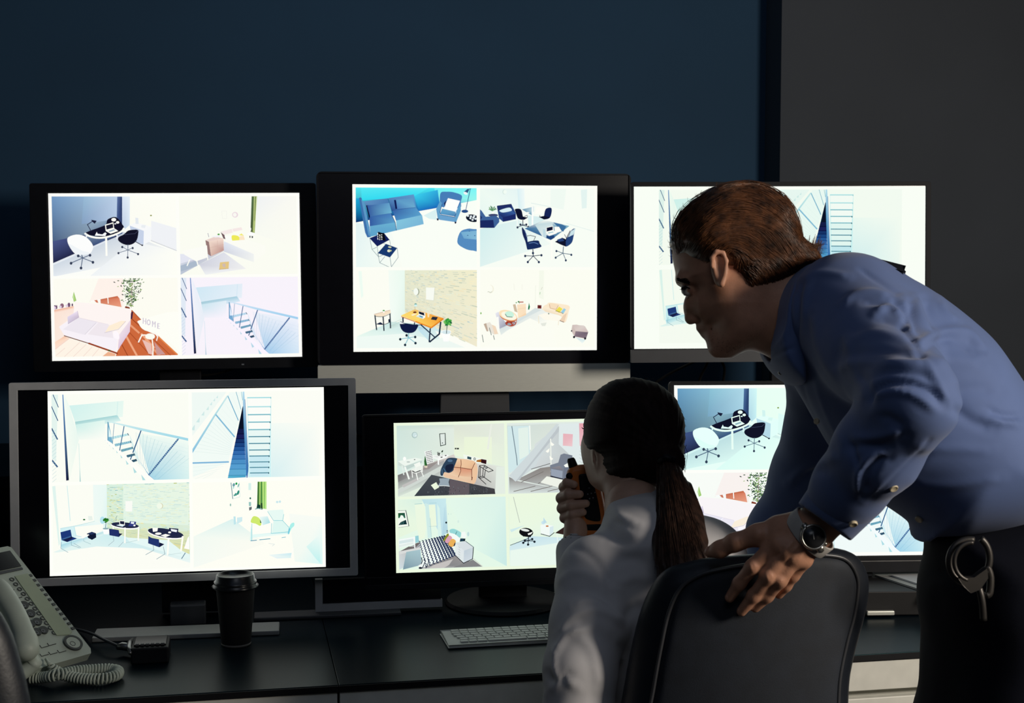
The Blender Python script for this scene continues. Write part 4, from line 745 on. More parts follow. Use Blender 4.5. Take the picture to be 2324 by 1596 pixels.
def q_living(p):
    f = p.poly; f((250, 251, 240), [(0, 0), (2292, 0), (2292, 1596), (0, 1596)])
    p.g([(400, 1160), (1100, 780), (1700, 800), (500, 1500)], (214, 224, 224), (226, 234, 232), (250, 250, 240), (246, 250, 240)); p.g([(330, 870), (390, 840), (560, 1100), (410, 1170)], (232, 232, 240), (226, 226, 236), (150, 154, 170), (170, 174, 190)); f((214, 224, 224), [(750, 1000), (930, 880), (1100, 760), (1220, 800), (900, 960), (560, 1160)]); f((250, 251, 241), [(1000, 960), (1460, 1180), (1500, 1540), (100, 1540), (560, 1200)]); p.g([(1790, 1250), (1900, 1330), (2060, 1370), (2000, 1440)], (220, 232, 230), (206, 226, 230), (214, 232, 234), (240, 248, 242))
    p.line((236, 240, 226), 10, [(1110, 330), (1100, 760)]); f((243, 247, 233), [(1180, 40), (1270, 40), (1260, 600), (1170, 560)]); p.line((236, 236, 222), 7, [(690, 290), (700, 420)]); p.line((236, 236, 222), 7, [(850, 310), (850, 410)]); p.ell((240, 238, 220), 235, 400, 66, 80); p.ell((250, 251, 240), 220, 395, 60, 72); p.line((190, 196, 180), 10, [(180, 455), (205, 450), (230, 470), (265, 450)])
    p.poly((246, 214, 176), [(750, 700), (920, 680), (925, 900), (770, 960)]); p.poly((206, 186, 160), [(670, 700), (720, 690), (760, 850), (700, 830)]); p.g([(750, 700), (920, 680), (920, 860), (770, 950)], (250, 226, 196), (250, 226, 196), (248, 222, 190), (250, 226, 190)); p.line((226, 200, 160), 5, [(755, 790), (920, 760)]); p.line((190, 120, 110), 24, [(800, 652), (868, 650)]); p.ell((90, 160, 90), 735, 662, 12, 12); p.ell((60, 140, 80), 780, 645, 16, 16); p.line((60, 120, 80), 8, [(790, 650), (795, 680)])
    p.poly((40, 140, 90), [(980, 660), (1000, 740), (985, 795), (960, 795)]); p.poly((30, 110, 70), [(965, 740), (985, 720), (985, 795), (965, 795)]); f((246, 248, 244), [(955, 795), (1010, 795), (985, 835), (965, 840)])
    p.ell((150, 60, 50), 625, 1060, 104, 56); p.ell((150, 160, 170), 600, 1080, 40, 26); p.ell((160, 170, 180), 685, 1060, 30, 26); p.line((190, 80, 50), 12, spline([(540, 1040), (560, 1095), (640, 1118), (720, 1080), (740, 1000)], 14)); p.line((200, 90, 60), 9, [(560, 1020), (650, 1080)]); p.line((190, 80, 60), 9, [(700, 1030), (640, 1110)])
    p.ell((206, 110, 60), 580, 925, 180, 94, .30); p.ell((250, 226, 186), 575, 905, 182, 92, .30); p.ell((252, 246, 226), 590, 915, 150, 74, .30); p.blob((200, 240, 220), [(515, 870), (570, 830), (650, 840), (690, 900), (650, 945), (560, 935)]); p.line((70, 110, 100), 12, [(520, 885), (555, 935), (660, 942)])
    f((120, 50, 46), [(1145, 706), (1222, 710), (1218, 778), (1143, 772)]); f((90, 30, 36), [(1160, 725), (1205, 728), (1200, 760), (1160, 758)]); p.line((120, 180, 120), 9, [(1190, 500), (1195, 460)]); p.line((210, 210, 196), 9, [(1215, 410), (1240, 360)])
    p.poly((250, 232, 204), spline([(1370, 660), (1560, 680), (1750, 720), (1740, 830), (1680, 1030), (1570, 1000), (1590, 920), (1260, 810), (1260, 730), (1330, 690)], 60, True)); p.blob((246, 222, 190), [(1380, 670), (1540, 700), (1500, 780), (1385, 765)]); p.g([(1260, 740), (1390, 770), (1620, 920), (1280, 830)], (250, 236, 212), (250, 236, 214), (244, 226, 196), (240, 220, 190)); p.poly((236, 208, 180), [(1640, 900), (1710, 850), (1655, 1030), (1570, 1000)]); p.line((190, 150, 120), 8, [(1375, 690), (1385, 765), (1500, 790), (1545, 710)]); p.line((110, 90, 80), 11, [(1570, 1005), (1650, 1035)])
    f((236, 222, 80), [(1560, 735), (1625, 780), (1560, 855), (1490, 810)]); f((150, 206, 230), [(1650, 765), (1690, 790), (1640, 870), (1595, 835)]); p.line((110, 110, 60), 10, [(1490, 815), (1600, 850), (1635, 870)])
    f((252, 248, 234), [(1160, 900), (1300, 860), (1590, 935), (1550, 1010), (1280, 990)]); p.line((240, 226, 196), 10, [(1160, 920), (1170, 1060)]); p.line((240, 226, 200), 10, [(1550, 1000), (1540, 1090)]); f((226, 230, 220), [(1200, 1060), (1320, 1040), (1290, 1110), (1230, 1110)]); p.ell((60, 90, 60), 1358, 872, 10, 14)
    p.poly((206, 190, 184), [(1810, 1085), (1890, 1080), (2050, 1110), (2115, 1220), (2070, 1350), (1850, 1310), (1790, 1200)]); p.g([(1815, 1085), (2030, 1095), (2110, 1215), (1870, 1200)], (206, 188, 184), (220, 210, 204), (206, 186, 184), (216, 202, 196)); p.g([(1870, 1205), (2110, 1225), (2070, 1345), (1850, 1305)], (140, 124, 134), (110, 96, 110), (130, 114, 124), (130, 112, 124)); p.ell((14, 16, 30), 1842, 1318, 20, 22); p.ell((14, 16, 30), 2052, 1345, 20, 22); p.ell((14, 16, 30), 1796, 1200, 12, 16)
    f((232, 226, 214), [(130, 1070), (220, 1040), (390, 1270), (290, 1280), (190, 1200)]); f((240, 216, 190), [(260, 1090), (330, 1120), (380, 1265), (310, 1275)]); p.poly((150, 130, 120), [(150, 1110), (190, 1210), (170, 1225)]); f((190, 170, 150), [(100, 1080), (150, 1060), (190, 1220), (160, 1220)])
    for q in ([(70, 1290), (95, 1430)], [(290, 1300), (310, 1380)], [(210, 1150), (250, 1290)]): p.line((70, 96, 96), 11, q)
    p.poly((250, 250, 244), [(340, 950), (390, 930), (410, 1180), (380, 1200)]); p.ell((120, 180, 80), 45, 870, 16, 20)
Q_living = ([(38, 30), (2240, 30), (2232, 1500), (35, 1535)], q_living)

def q_loft(p):
    f = p.poly; f((226, 238, 222), [(0, 0), (2305, 0), (2305, 1596), (0, 1596)])
    p.g([(50, 220), (1200, 110), (1200, 720), (60, 1120)], (206, 226, 218), (224, 234, 224), (224, 234, 222), (214, 234, 226)); p.g([(50, 120), (1200, 105), (1200, 200), (50, 225)], (200, 222, 214), (214, 224, 212), (226, 234, 224), (206, 226, 216)); p.g([(1200, 110), (2200, 80), (2200, 950), (1200, 720)], (220, 226, 212), (226, 232, 222), (228, 240, 220), (234, 244, 218)); p.g([(1400, 350), (1950, 350), (1950, 900), (1400, 700)], (232, 242, 216), (234, 244, 218), (234, 244, 218), (234, 244, 216)); f((232, 236, 226), [(1930, 90), (1960, 90), (1890, 600), (1850, 600)])
    p.g([(80, 1120), (1200, 700), (1280, 900), (90, 1290)], (110, 110, 110), (214, 206, 200), (214, 210, 208), (130, 130, 130)); p.g([(90, 1260), (1000, 820), (1000, 1160), (90, 1555)], (150, 152, 150), (170, 168, 166), (200, 210, 204), (214, 226, 214)); f((206, 214, 208), [(90, 1400), (1000, 900), (1000, 1000), (90, 1500)]); f((192, 190, 188), [(160, 1330), (480, 1170), (520, 1210), (200, 1370)]); f((150, 142, 140), [(640, 920), (900, 840), (700, 1000), (560, 1020)])
    p.g([(1640, 880), (2200, 950), (2210, 1490), (1600, 1300)], (214, 210, 204), (226, 234, 224), (206, 214, 206), (180, 176, 174)); f((226, 236, 226), [(2040, 950), (2200, 960), (2210, 1490), (2010, 1490)])
    p.ell((170, 192, 190), 412, 310, 58, 64); p.ell((206, 226, 226), 416, 308, 44, 50); p.ell((240, 246, 246), 438, 326, 12, 12)
    f((70, 80, 76), [(905, 280), (1030, 270), (1040, 510), (925, 540)]); f((222, 232, 226), [(922, 292), (1015, 284), (1022, 500), (938, 520)]); p.ell((60, 70, 70), 970, 472, 10, 12); f((50, 54, 50), [(1215, 570), (1300, 572), (1296, 602), (1215, 600)]); f((220, 226, 216), [(1245, 575), (1255, 575), (1252, 600), (1242, 600)])
    f((246, 248, 246), [(610, 640), (740, 620), (800, 855), (670, 890)])
    for i in range(7):
        for j in range(6): p.ell((34, 36, 36), 640 + j * 20 + i * 6, 660 + i * 34 - j * 5, 7, 10)
    p.poly((30, 80, 40), [(625, 720), (665, 930), (612, 930), (605, 840)]); p.poly((60, 120, 60), [(615, 740), (640, 930), (612, 930)]); f((220, 206, 186), [(605, 930), (675, 930), (665, 975), (615, 970)])
    f((240, 244, 240), [(760, 720), (1060, 700), (1110, 730), (880, 810), (780, 780)]); f((226, 230, 226), [(780, 740), (1060, 700), (1065, 760), (890, 830), (870, 770)]); f((244, 246, 242), [(870, 765), (1065, 705), (1068, 765), (890, 825)]); p.line((246, 248, 246), 26, [(885, 800), (890, 905)]); f((60, 64, 64), [(930, 755), (970, 745), (970, 765), (935, 772)]); f((60, 64, 64), [(1010, 720), (1050, 712), (1048, 730), (1030, 738)])
    for x, y, rx, ry in ((880, 670, 18, 16), (890, 705, 24, 20), (905, 690, 10, 30), (905, 715, 14, 8)): p.ell((26, 28, 28), x, y, rx, ry, .6)
    for x, y in ((880, 670), (888, 703)): p.ell((226, 234, 228), x, y, 8, 7)
    p.ell((30, 50, 34), 965, 640, 14, 24, .6); p.line((150, 170, 150), 5, [(960, 660), (965, 720)])
    f((236, 244, 236), [(80, 840), (430, 770), (575, 800), (220, 940)]); f((206, 220, 212), [(90, 850), (220, 940), (230, 990), (90, 920)]); f((190, 208, 202), [(220, 940), (560, 830), (560, 870), (260, 1010)]); p.ell((250, 252, 248), 213, 790, 32, 40); p.ell((180, 190, 186), 290, 855, 36, 12); f((60, 66, 66), [(400, 800), (430, 798), (425, 814), (402, 814)])
    p.line((240, 246, 240), 34, [(225, 960), (305, 1195)]); p.line((226, 236, 230), 24, [(165, 930), (200, 1110)])
    f((244, 248, 240), [(400, 900), (520, 850), (540, 940), (440, 980)]); f((234, 240, 232), [(345, 1000), (560, 920), (570, 1000), (430, 1060)]); p.line((240, 244, 238), 22, [(440, 900), (440, 1050), (480, 1215)])
    for q in ([(360, 1020), (375, 1165)], [(535, 1000), (590, 1145)], [(570, 900), (570, 1050)]): p.line((240, 244, 238), 18, q)
    p.line((70, 72, 72), 14, [(370, 1040), (430, 1065), (530, 1025)]); p.line((240, 244, 238), 12, [(360, 1060), (440, 1085), (550, 1040)])
    f((240, 246, 236), [(1380, 700), (1640, 760), (1860, 810), (1850, 910), (1650, 870), (1400, 800)]); p.g([(1465, 740), (1545, 760), (1540, 810), (1460, 790)], (60, 90, 100), (56, 84, 94), (40, 66, 76), (44, 70, 80)); p.ell((50, 60, 64), 1608, 795, 22, 28); p.ell((226, 232, 226), 1608, 795, 13, 17); f((166, 100, 30), [(1650, 820), (1740, 800), (1740, 860), (1640, 850)]); f((50, 20, 26), [(1740, 795), (1845, 815), (1838, 900), (1735, 870)])
    p.poly((232, 196, 164), spline([(1180, 780), (1330, 790), (1480, 805), (1620, 850), (1665, 960), (1660, 1110), (1600, 1290), (1430, 1260), (1150, 1195), (1000, 1150), (1000, 1060), (1060, 900)], 60, True)); p.g([(1340, 800), (1620, 850), (1560, 1000), (1345, 965)], (238, 198, 160), (232, 190, 150), (226, 178, 140), (236, 196, 158)); p.g([(1240, 800), (1330, 810), (1335, 965), (1200, 955)], (238, 206, 172), (236, 198, 160), (226, 176, 140), (220, 176, 140)); p.g([(1340, 975), (1550, 1010), (1540, 1160), (1310, 1130)], (214, 146, 116), (216, 150, 120), (226, 190, 158), (226, 180, 146)); p.g([(1190, 965), (1330, 975), (1290, 1130), (1120, 1080)], (224, 170, 136), (220, 164, 130), (232, 196, 160), (236, 204, 172)); p.g([(1010, 1060), (1310, 1140), (1540, 1170), (1540, 1270), ], (236, 206, 176), (234, 204, 170), (230, 196, 164), (226, 190, 160)); p.blob((234, 194, 158), [(1570, 960), (1640, 930), (1665, 1040), (1640, 1180), (1600, 1290), (1550, 1280), (1560, 1100)])
    for q in ([(1335, 810), (1342, 900), (1330, 970), (1330, 1040), (1285, 1160)], [(1190, 960), (1330, 970), (1550, 1005)], [(1610, 880), (1550, 1010), (1550, 1170)]): p.line((110, 50, 30), 11, q)
    p.line((90, 40, 30), 16, [(1560, 1160), (1550, 1215)])
    p.poly((46, 66, 88), spline([(1090, 775), (1250, 780), (1250, 830), (1200, 960), (1180, 1030), (1100, 1075), (1010, 1060), (970, 1130), (930, 1110), (940, 1000), (1010, 860)], 60, True)); p.poly((26, 34, 56), spline([(1050, 920), (1180, 900), (1170, 1000), (1080, 1060), (1030, 1000)], 30, True)); p.line((70, 110, 140), 14, [(990, 980), (1040, 1060)]); p.line((80, 120, 150), 10, [(960, 1000), (965, 1090)]); p.ell((80, 110, 140), 1120, 830, 50, 26)
    p.g([(750, 1110), (2000, 1390), (2015, 1495), (410, 1540)], (70, 76, 82), (66, 66, 70), (60, 60, 64), (56, 62, 70)); f((96, 88, 94), [(1120, 1200), (1500, 1290), (1500, 1510), (1100, 1520)]); r = np.random.default_rng(4)
    for i in range(150):
        x = r.uniform(480, 1900); y = r.uniform(1180, 1510)
        if y < 1130 + (x - 760) * .23 or x < 1150 - (y - 1100) * 1.4: continue
        p.line([(40, 46, 56), (110, 116, 122), (86, 92, 98)][i % 3], 7, [(x, y), (x + r.uniform(-10, 20), y + r.uniform(15, 34))])
    p.poly((150, 166, 176), [(905, 1185), (1000, 1180), (1110, 1190), (1090, 1260), (1110, 1340), (1000, 1335), (885, 1330), (920, 1260)]); p.line((226, 234, 230), 12, [(890, 1335), (1000, 1330), (1110, 1342)]); p.poly((234, 246, 220), [(740, 1320), (845, 1260), (905, 1360), (815, 1415)]); p.line((200, 214, 196), 5, [(850, 1265), (870, 1330), (820, 1410)])
    k_ = (20, 22, 26)
    for q in ([(1700, 930), (1800, 920), (1975, 1025), (1880, 1055), (1700, 935)], [(1700, 935), (1680, 1160), (1830, 1300)], [(1725, 950), (1710, 1170)], [(1780, 960), (1765, 1140), (1930, 1260)], [(1820, 1010), (1800, 1150)], [(1680, 1165), (1770, 1135)], [(1710, 1185), (1800, 1155)]): p.line(k_, 13, q)
    for x, y in ((1800, 950), (1830, 975), (1850, 965)): p.ell((60, 60, 66), x, y, 18, 18); p.ell((206, 214, 206), x - 6, y, 7, 7)
Q_loft = ([(48, 120), (2195, 75), (2212, 1492), (85, 1556)], q_loft)

# attic room and office: drawn in the coordinates of the wider crop of the lower middle screen
def q_attic(p):
    f = p.poly; f((222, 232, 226), [(1100, 300), (1800, 300), (1800, 880), (1100, 880)])
    p.g([(1120, 340), (1480, 320), (1250, 640), (1130, 700)], (206, 220, 216), (214, 222, 214), (220, 232, 222), (224, 240, 226)); f((208, 230, 232), [(1125, 345), (1285, 340), (1290, 640), (1240, 640), (1150, 700), (1140, 690)]); p.line((120, 140, 150), 6, [(1155, 345), (1195, 590), (1200, 640)]); f((226, 240, 232), [(1200, 360), (1270, 350), (1280, 560), (1215, 600)]); p.line((240, 246, 240), 10, [(1280, 340), (1290, 520)])
    p.g([(1200, 750), (1440, 620), (1640, 660), (1640, 850)], (150, 148, 146), (130, 124, 120), (150, 146, 142), (206, 216, 214)); p.g([(1145, 730), (1200, 760), (1640, 850), (1150, 856)], (130, 130, 130), (160, 158, 156), (206, 216, 216), (216, 226, 222))
    for i in range(7): p.line((120, 116, 112), 5, [(1170 + 60 * i, 765 + 5 * i), (1330 + 55 * i, 680 + 10 * i)] if i % 2 else [(1180 + 60 * i, 840), (1330 + 60 * i, 800)])
    p.g([(1320, 480), (1500, 330), (1640, 620), (1310, 670)], (214, 222, 222), (196, 204, 206), (190, 196, 196), (206, 212, 214)); p.poly((206, 216, 218), [(1470, 325), (1490, 325), (1320, 660), (1190, 765), (1145, 720)]); p.poly((188, 196, 200), [(1490, 340), (1490, 380), (1310, 620), (1220, 750), (1190, 765), (1310, 600)]); p.line((110, 110, 110), 5, [(1300, 670), (1440, 625)])
    p.poly((222, 232, 232), [(1490, 322), (1760, 315), (1760, 600), (1590, 640), (1560, 550), (1490, 480)]); p.g([(1633, 318), (1705, 316), (1700, 520), (1640, 490)], (226, 160, 172), (226, 160, 172), (240, 206, 210), (232, 190, 196)); p.g([(1520, 398), (1590, 402), (1588, 496), (1520, 490)], (230, 176, 184), (230, 180, 188), (236, 200, 204), (232, 186, 192))
    for i in range(5): p.line((206, 216, 214), 6, [(1640, 530 + 26 * i), (1660, 545 + 26 * i), (1680, 530 + 26 * i), (1700, 545 + 26 * i), (1725, 530 + 26 * i)])
    p.line((234, 238, 230), 9, [(1432, 440), (1440, 690)])
    for x, y, s_ in ((1445, 478, 1), (1412, 530, -1), (1440, 588, 1)): p.poly((250, 250, 240), [(x - 14 * s_, y - 20), (x + 14 * s_, y + 4), (x, y + 16), (x - 10 * s_, y + 8)])
    p.poly((120, 128, 142), [(1505, 560), (1530, 550), (1590, 565), (1585, 650), (1575, 720), (1535, 748), (1440, 725), (1432, 640), (1490, 620)]); p.g([(1440, 660), (1500, 645), (1530, 680), (1445, 665)], (130, 130, 138), (140, 136, 140), (120, 120, 130), (110, 112, 124)); f((150, 160, 176), [(1440, 668), (1522, 685), (1520, 740), (1442, 722)]); f((110, 118, 134), [(1530, 660), (1588, 650), (1575, 715), (1530, 745)]); p.line((26, 30, 46), 8, [(1438, 724), (1535, 750), (1585, 715)])
    f((244, 248, 242), [(1530, 640), (1560, 622), (1568, 638), (1585, 640), (1575, 655), (1540, 655)]); f((236, 240, 230), [(1410, 725), (1545, 755), (1500, 812), (1366, 772)])
Q_attic = ([(1120, 322), (1850, 298), (1870, 838), (1142, 858)], q_attic)

def q_office(p):
    f = p.poly; f((226, 244, 226), [(1100, 850), (1900, 850), (1900, 1430), (1100, 1430)])
    p.g([(1150, 875), (1600, 855), (1600, 1100), (1160, 1200)], (234, 246, 222), (232, 246, 222), (226, 244, 230), (232, 246, 226)); p.g([(1160, 1260), (1300, 1180), (1700, 1200), (1165, 1400)], (206, 230, 236), (196, 224, 234), (214, 236, 236), (232, 246, 234)); f((232, 246, 236), [(1165, 1290), (1500, 1230), (1700, 1250), (1700, 1400), (1170, 1410)]); p.line((180, 190, 180), 4, [(1178, 880), (1225, 1075)]); p.poly((206, 232, 234), [(1160, 1130), (1260, 1095), (1170, 1150)]); p.line((90, 110, 120), 5, [(1165, 1250), (1290, 1195)])
    p.ell((16, 18, 22), 1270, 1150, 48, 34, .2); p.poly((16, 18, 22), [(1222, 1150), (1318, 1150), (1300, 1188), (1250, 1182)]); p.ell((226, 232, 228), 1262, 1133, 30, 10, .2); f((244, 248, 240), [(1280, 1160), (1315, 1145), (1305, 1165), (1285, 1172)]); p.base((20, 30, 40), 1286, 1215, [(1252, 1226), (1285, 1240), (1328, 1218), (1312, 1198), (1262, 1208)], 5, None, (1286, 1185))
    f((240, 248, 244), [(1365, 1095), (1395, 1085), (1455, 1100), (1455, 1150), (1430, 1178), (1370, 1160)]); f((214, 232, 236), [(1430, 1110), (1455, 1100), (1455, 1150), (1430, 1178)]); p.line((20, 40, 50), 5, [(1370, 1162), (1430, 1181), (1462, 1152)]); p.ell((200, 226, 236), 1385, 1075, 14, 14); p.ell((196, 120, 70), 1412, 1102, 10, 6); p.poly((190, 220, 232), [(1385, 1035), (1410, 1075), (1385, 1080)])
    p.poly((50, 34, 32), [(1468, 1155), (1530, 1107), (1640, 1130), (1760, 1200), (1690, 1212), (1600, 1185)]); p.line((60, 40, 36), 5, [(1535, 1105), (1536, 1062)]); f((30, 30, 30), [(1535, 1055), (1553, 1062), (1548, 1075), (1537, 1070)]); f((30, 34, 36), [(1570, 1118), (1602, 1124), (1602, 1146), (1572, 1140)]); f((150, 206, 214), [(1555, 1158), (1600, 1170), (1608, 1160), (1568, 1148)])
    p.line((236, 244, 240), 5, [(1480, 1165), (1490, 1240)]); p.blob((240, 248, 246), [(1520, 1245), (1590, 1205), (1630, 1210), (1632, 1250), (1590, 1280), (1560, 1275)]); p.base((30, 40, 50), 1582, 1310, [(1532, 1325), (1578, 1360), (1625, 1305), (1600, 1290)], 5, None, (1605, 1275))
Q_office = ([(1145, 876), (1850, 845), (1875, 1392), (1165, 1412)], q_office)

def q_bedroom(p):
    f = p.poly; f((226, 246, 230), [(0, 0), (2243, 0), (2243, 1596), (0, 1596)])
    p.g([(1020, 100), (2170, 80), (2215, 1460), (1560, 1100)], (226, 246, 232), (216, 240, 232), (200, 232, 228), (224, 246, 232)); p.g([(90, 130), (560, 120), (560, 700), (100, 900)], (226, 244, 226), (214, 238, 226), (232, 246, 224), (228, 244, 220)); p.g([(550, 125), (1025, 110), (1010, 850), (940, 870)], (190, 224, 230), (200, 232, 236), (190, 222, 232), (196, 226, 232)); f((234, 246, 224), [(415, 230), (610, 220), (650, 700), (620, 900), (520, 940), (470, 700)]); f((234, 246, 222), [(690, 235), (815, 230), (850, 660), (720, 700)]); f((206, 234, 230), [(620, 200), (690, 230), (750, 900), (680, 900)]); f((214, 240, 234), [(850, 220), (900, 300), (950, 880), (880, 880)]); p.line((150, 196, 200), 8, [(415, 220), (560, 214)]); p.line((150, 196, 200), 6, [(700, 205), (840, 200)])
    p.g([(990, 300), (1030, 200), (1070, 800), (960, 840)], (186, 220, 230), (206, 234, 234), (180, 214, 224), (176, 212, 226)); p.line((160, 200, 204), 6, [(700, 670), (860, 660)]); p.line((160, 200, 204), 7, [(720, 500), (750, 880)])
    p.poly((242, 248, 238), [(95, 350), (245, 345), (310, 660), (105, 690)]); p.line((70, 80, 86), 14, [(245, 345), (310, 660)]); p.line((130, 140, 140), 8, [(95, 352), (245, 348)]); p.line((120, 130, 126), 6, [(105, 690), (310, 662)])
    p.g([(95, 400), (225, 395), (240, 500), (100, 500)], (30, 80, 40), (30, 70, 60), (50, 110, 90), (50, 120, 80)); p.poly((240, 248, 240), [(125, 500), (150, 440), (190, 450), (215, 500), (170, 560)]); p.poly((20, 50, 56), [(105, 640), (150, 580), (250, 535), (272, 625)]); p.line((90, 150, 140), 6, [(140, 630), (180, 580)]); p.line((90, 150, 140), 6, [(190, 625), (210, 570)])
    p.g([(120, 1170), (520, 990), (560, 1330), (135, 1535)], (206, 208, 208), (150, 150, 156), (170, 176, 180), (206, 220, 224)); f((110, 104, 104), [(150, 1165), (310, 1070), (420, 1080), (440, 1010), (515, 985), (520, 1010), (440, 1100)]); f((216, 218, 216), [(440, 1110), (520, 1080), (540, 1130), (130, 1230), (130, 1170)]); p.g([(265, 1180), (540, 1130), (570, 1440), (205, 1535)], (160, 190, 196), (166, 196, 204), (150, 176, 186), (120, 150, 164))
    f((240, 248, 246), [(110, 930), (430, 875), (440, 1110), (415, 1030), (120, 1100)]); f((214, 230, 230), [(125, 960), (400, 910), (405, 970), (125, 1020)]); f((226, 236, 232), [(125, 1040), (400, 980), (405, 1020), (120, 1090)]); p.line((246, 250, 248), 20, [(418, 880), (432, 1105)]); f((150, 206, 214), [(435, 860), (500, 850), (510, 980), (440, 1000)])
    p.g([(620, 1440), (1230, 1240), (1750, 1470), (500, 1520)], (120, 120, 124), (150, 146, 146), (150, 150, 150), (190, 190, 190)); f((196, 192, 190), [(800, 1440), (1180, 1320), (1100, 1440), (1000, 1500), (700, 1510)]); f((130, 130, 132), [(1180, 1490), (1450, 1380), (1560, 1330), (1740, 1470)]); p.line((206, 206, 196), 12, [(1570, 1310), (1745, 1465)])
    qd = [(515, 990), (1000, 860), (1215, 1240), (600, 1500)]; f((238, 246, 242), [(515, 990), (990, 860), (1200, 1060), (1215, 1240), (760, 1420), (660, 1470), (500, 1520), (590, 1330)])
    h = np.linalg.inv(homog([(500, 960), (1010, 850), (1225, 1240), (640, 1490)]))
    def w(u, v): q = h @ np.array([u, v, 1.0]); return q[:2] / q[2]
    for i in range(10):
        v0 = .08 + i * .105; pts = [w((.5 + j) / 20 * 1.0, v0 + (.020 if j % 2 else -.02) + .0) for j in range(20)]
        pts = [w(.03 + i * .105 + (.018 if j % 2 else -.018), .01 + j / 21) for j in range(22)]
        p.line([(150, 170, 180), (90, 110, 130), (44, 56, 84)][min(2, i // 3)] if False else (50, 62, 90), 15 + i * 2.4, pts)
    for x in (560, 620, 690): p.line((34, 44, 66), 16, [(x, 1290 + (x - 560) * .3), (x + 20, 1360), (x - 10, 1440), (x - 40, 1500)])
    p.ell((20, 26, 40), 545, 1498, 34, 20); f((240, 246, 242), [(500, 1450), (560, 1420), (590, 1470), (520, 1480)])
    p.poly((150, 214, 214), spline([(1100, 740), (1180, 715), (1310, 780), (1320, 830), (1300, 890), (1220, 840), (1120, 800)], 40, True)); p.line((60, 110, 120), 10, [(1240, 770), (1215, 830)]); p.poly((242, 250, 246), spline([(1080, 800), (1200, 820), (1300, 910), (1290, 970), (1180, 960), (1090, 850)], 30, True)); p.poly((136, 140, 40), spline([(1060, 810), (1085, 850), (1000, 960), (985, 930)], 20, True)); p.blob((216, 160, 180), [(1090, 850), (1150, 900), (1070, 1000), (1015, 960)]); p.blob((232, 176, 90), [(1150, 915), (1225, 965), (1160, 1075), (1080, 1020)]); p.poly((60, 50, 60), [(1210, 980), (1225, 1010), (1200, 1060), (1175, 1060)]); p.poly((30, 60, 80), [(1310, 905), (1410, 910), (1400, 960), (1300, 970)])
    p.poly((242, 248, 244), [(1330, 780), (1400, 770), (1430, 870), (1400, 910), (1330, 880)]); f((20, 30, 36), [(1375, 910), (1400, 912), (1395, 960), (1372, 955)])
    p.poly((214, 222, 226), [(1215, 1000), (1400, 960), (1570, 1080), (1385, 1150)]); p.g([(1215, 1005), (1385, 1150), (1378, 1395), (1222, 1240)], (226, 234, 234), (220, 228, 232), (222, 232, 232), (226, 232, 232)); p.g([(1385, 1150), (1570, 1080), (1550, 1310), (1378, 1395)], (190, 204, 214), (200, 212, 218), (206, 216, 224), (206, 216, 224)); p.line((26, 30, 40), 14, [(1225, 1250), (1378, 1400), (1552, 1315), (1565, 1085)]); p.line((50, 80, 90), 10, [(1410, 960), (1570, 1080)])
    for i in range(5): p.line((150, 166, 170), 6, [(1278, 1070 + 48 * i), (1310, 1098 + 48 * i)])
    p.ell((20, 34, 36), 1032, 590, 18, 20); f((70, 96, 110), [(1040, 740), (1070, 745), (1068, 790), (1042, 785)]); f((226, 240, 238), [(1048, 755), (1062, 757), (1060, 775), (1048, 775)]); p.ell((200, 224, 220), 1072, 418, 8, 14); p.ell((200, 224, 220), 1122, 420, 6, 12); p.ell((190, 220, 220), 1460, 820, 20, 44); p.ell((214, 236, 226), 1265, 570, 18, 30)
Q_bedroom = ([(88, 128), (2165, 78), (2215, 1462), (130, 1540)], q_bedroom)
QUADS = [(.0130, .0185, .5020, .4930), (.5150, .0185, .9880, .4930), (.0130, .5100, .5020, .9780), (.5150, .5100, .9880, .9780)]
def picture(W_, H_, quads, border=WH, tints=None, rects=None, parent=None):
    p = Pen(W_, H_); p.poly(border, [(0, 0), (1, 0), (1, 1), (0, 1)])
    for i, q in enumerate(quads):
        if q is None: continue
        p.region(*(rects or QUADS)[i], q[0], (tints or [(1, 1, 1)] * 4)[i]); q[1](p)
    return p.build(parent, mscreen)
# ------------------------------------------------------------------ monitors
def rrect(w0, w1, z0, z1, r, n=6):
    """rounded rectangle outline in local x,z (counter-clockwise seen from -y)"""
    out = []
    for cx_, cz_, a0 in ((w1 - r, z1 - r, 0), (w0 + r, z1 - r, 90), (w0 + r, z0 + r, 180), (w1 - r, z0 + r, 270)):
        for i in range(n + 1):
            a = math.radians(a0 + 90 * i / n); out.append((cx_ + r * math.cos(a), cz_ + r * math.sin(a)))
    return out
def slab(o2, y0, y1):
    """MB with outline o2 extruded y0..y1"""
    return MB().prism([(x, y0, z) for x, z in o2], (0, y1 - y0, 0))
def ring(outer, inner, y0, y1):
    n = len(outer); V = [(x, y0, z) for x, z in outer] + [(x, y0, z) for x, z in inner] + [(x, y1, z) for x, z in outer] + [(x, y1, z) for x, z in inner]; F = []
    for i in range(n):
        j = (i + 1) % n; F += [(i, i + n, j + n, j), (i + 2 * n, j + 2 * n, j + 3 * n, i + 3 * n), (i, j, j + 2 * n, i + 2 * n), (i + n, i + 3 * n, j + 3 * n, j + n)]
    return MB().add(np.array(V), F)
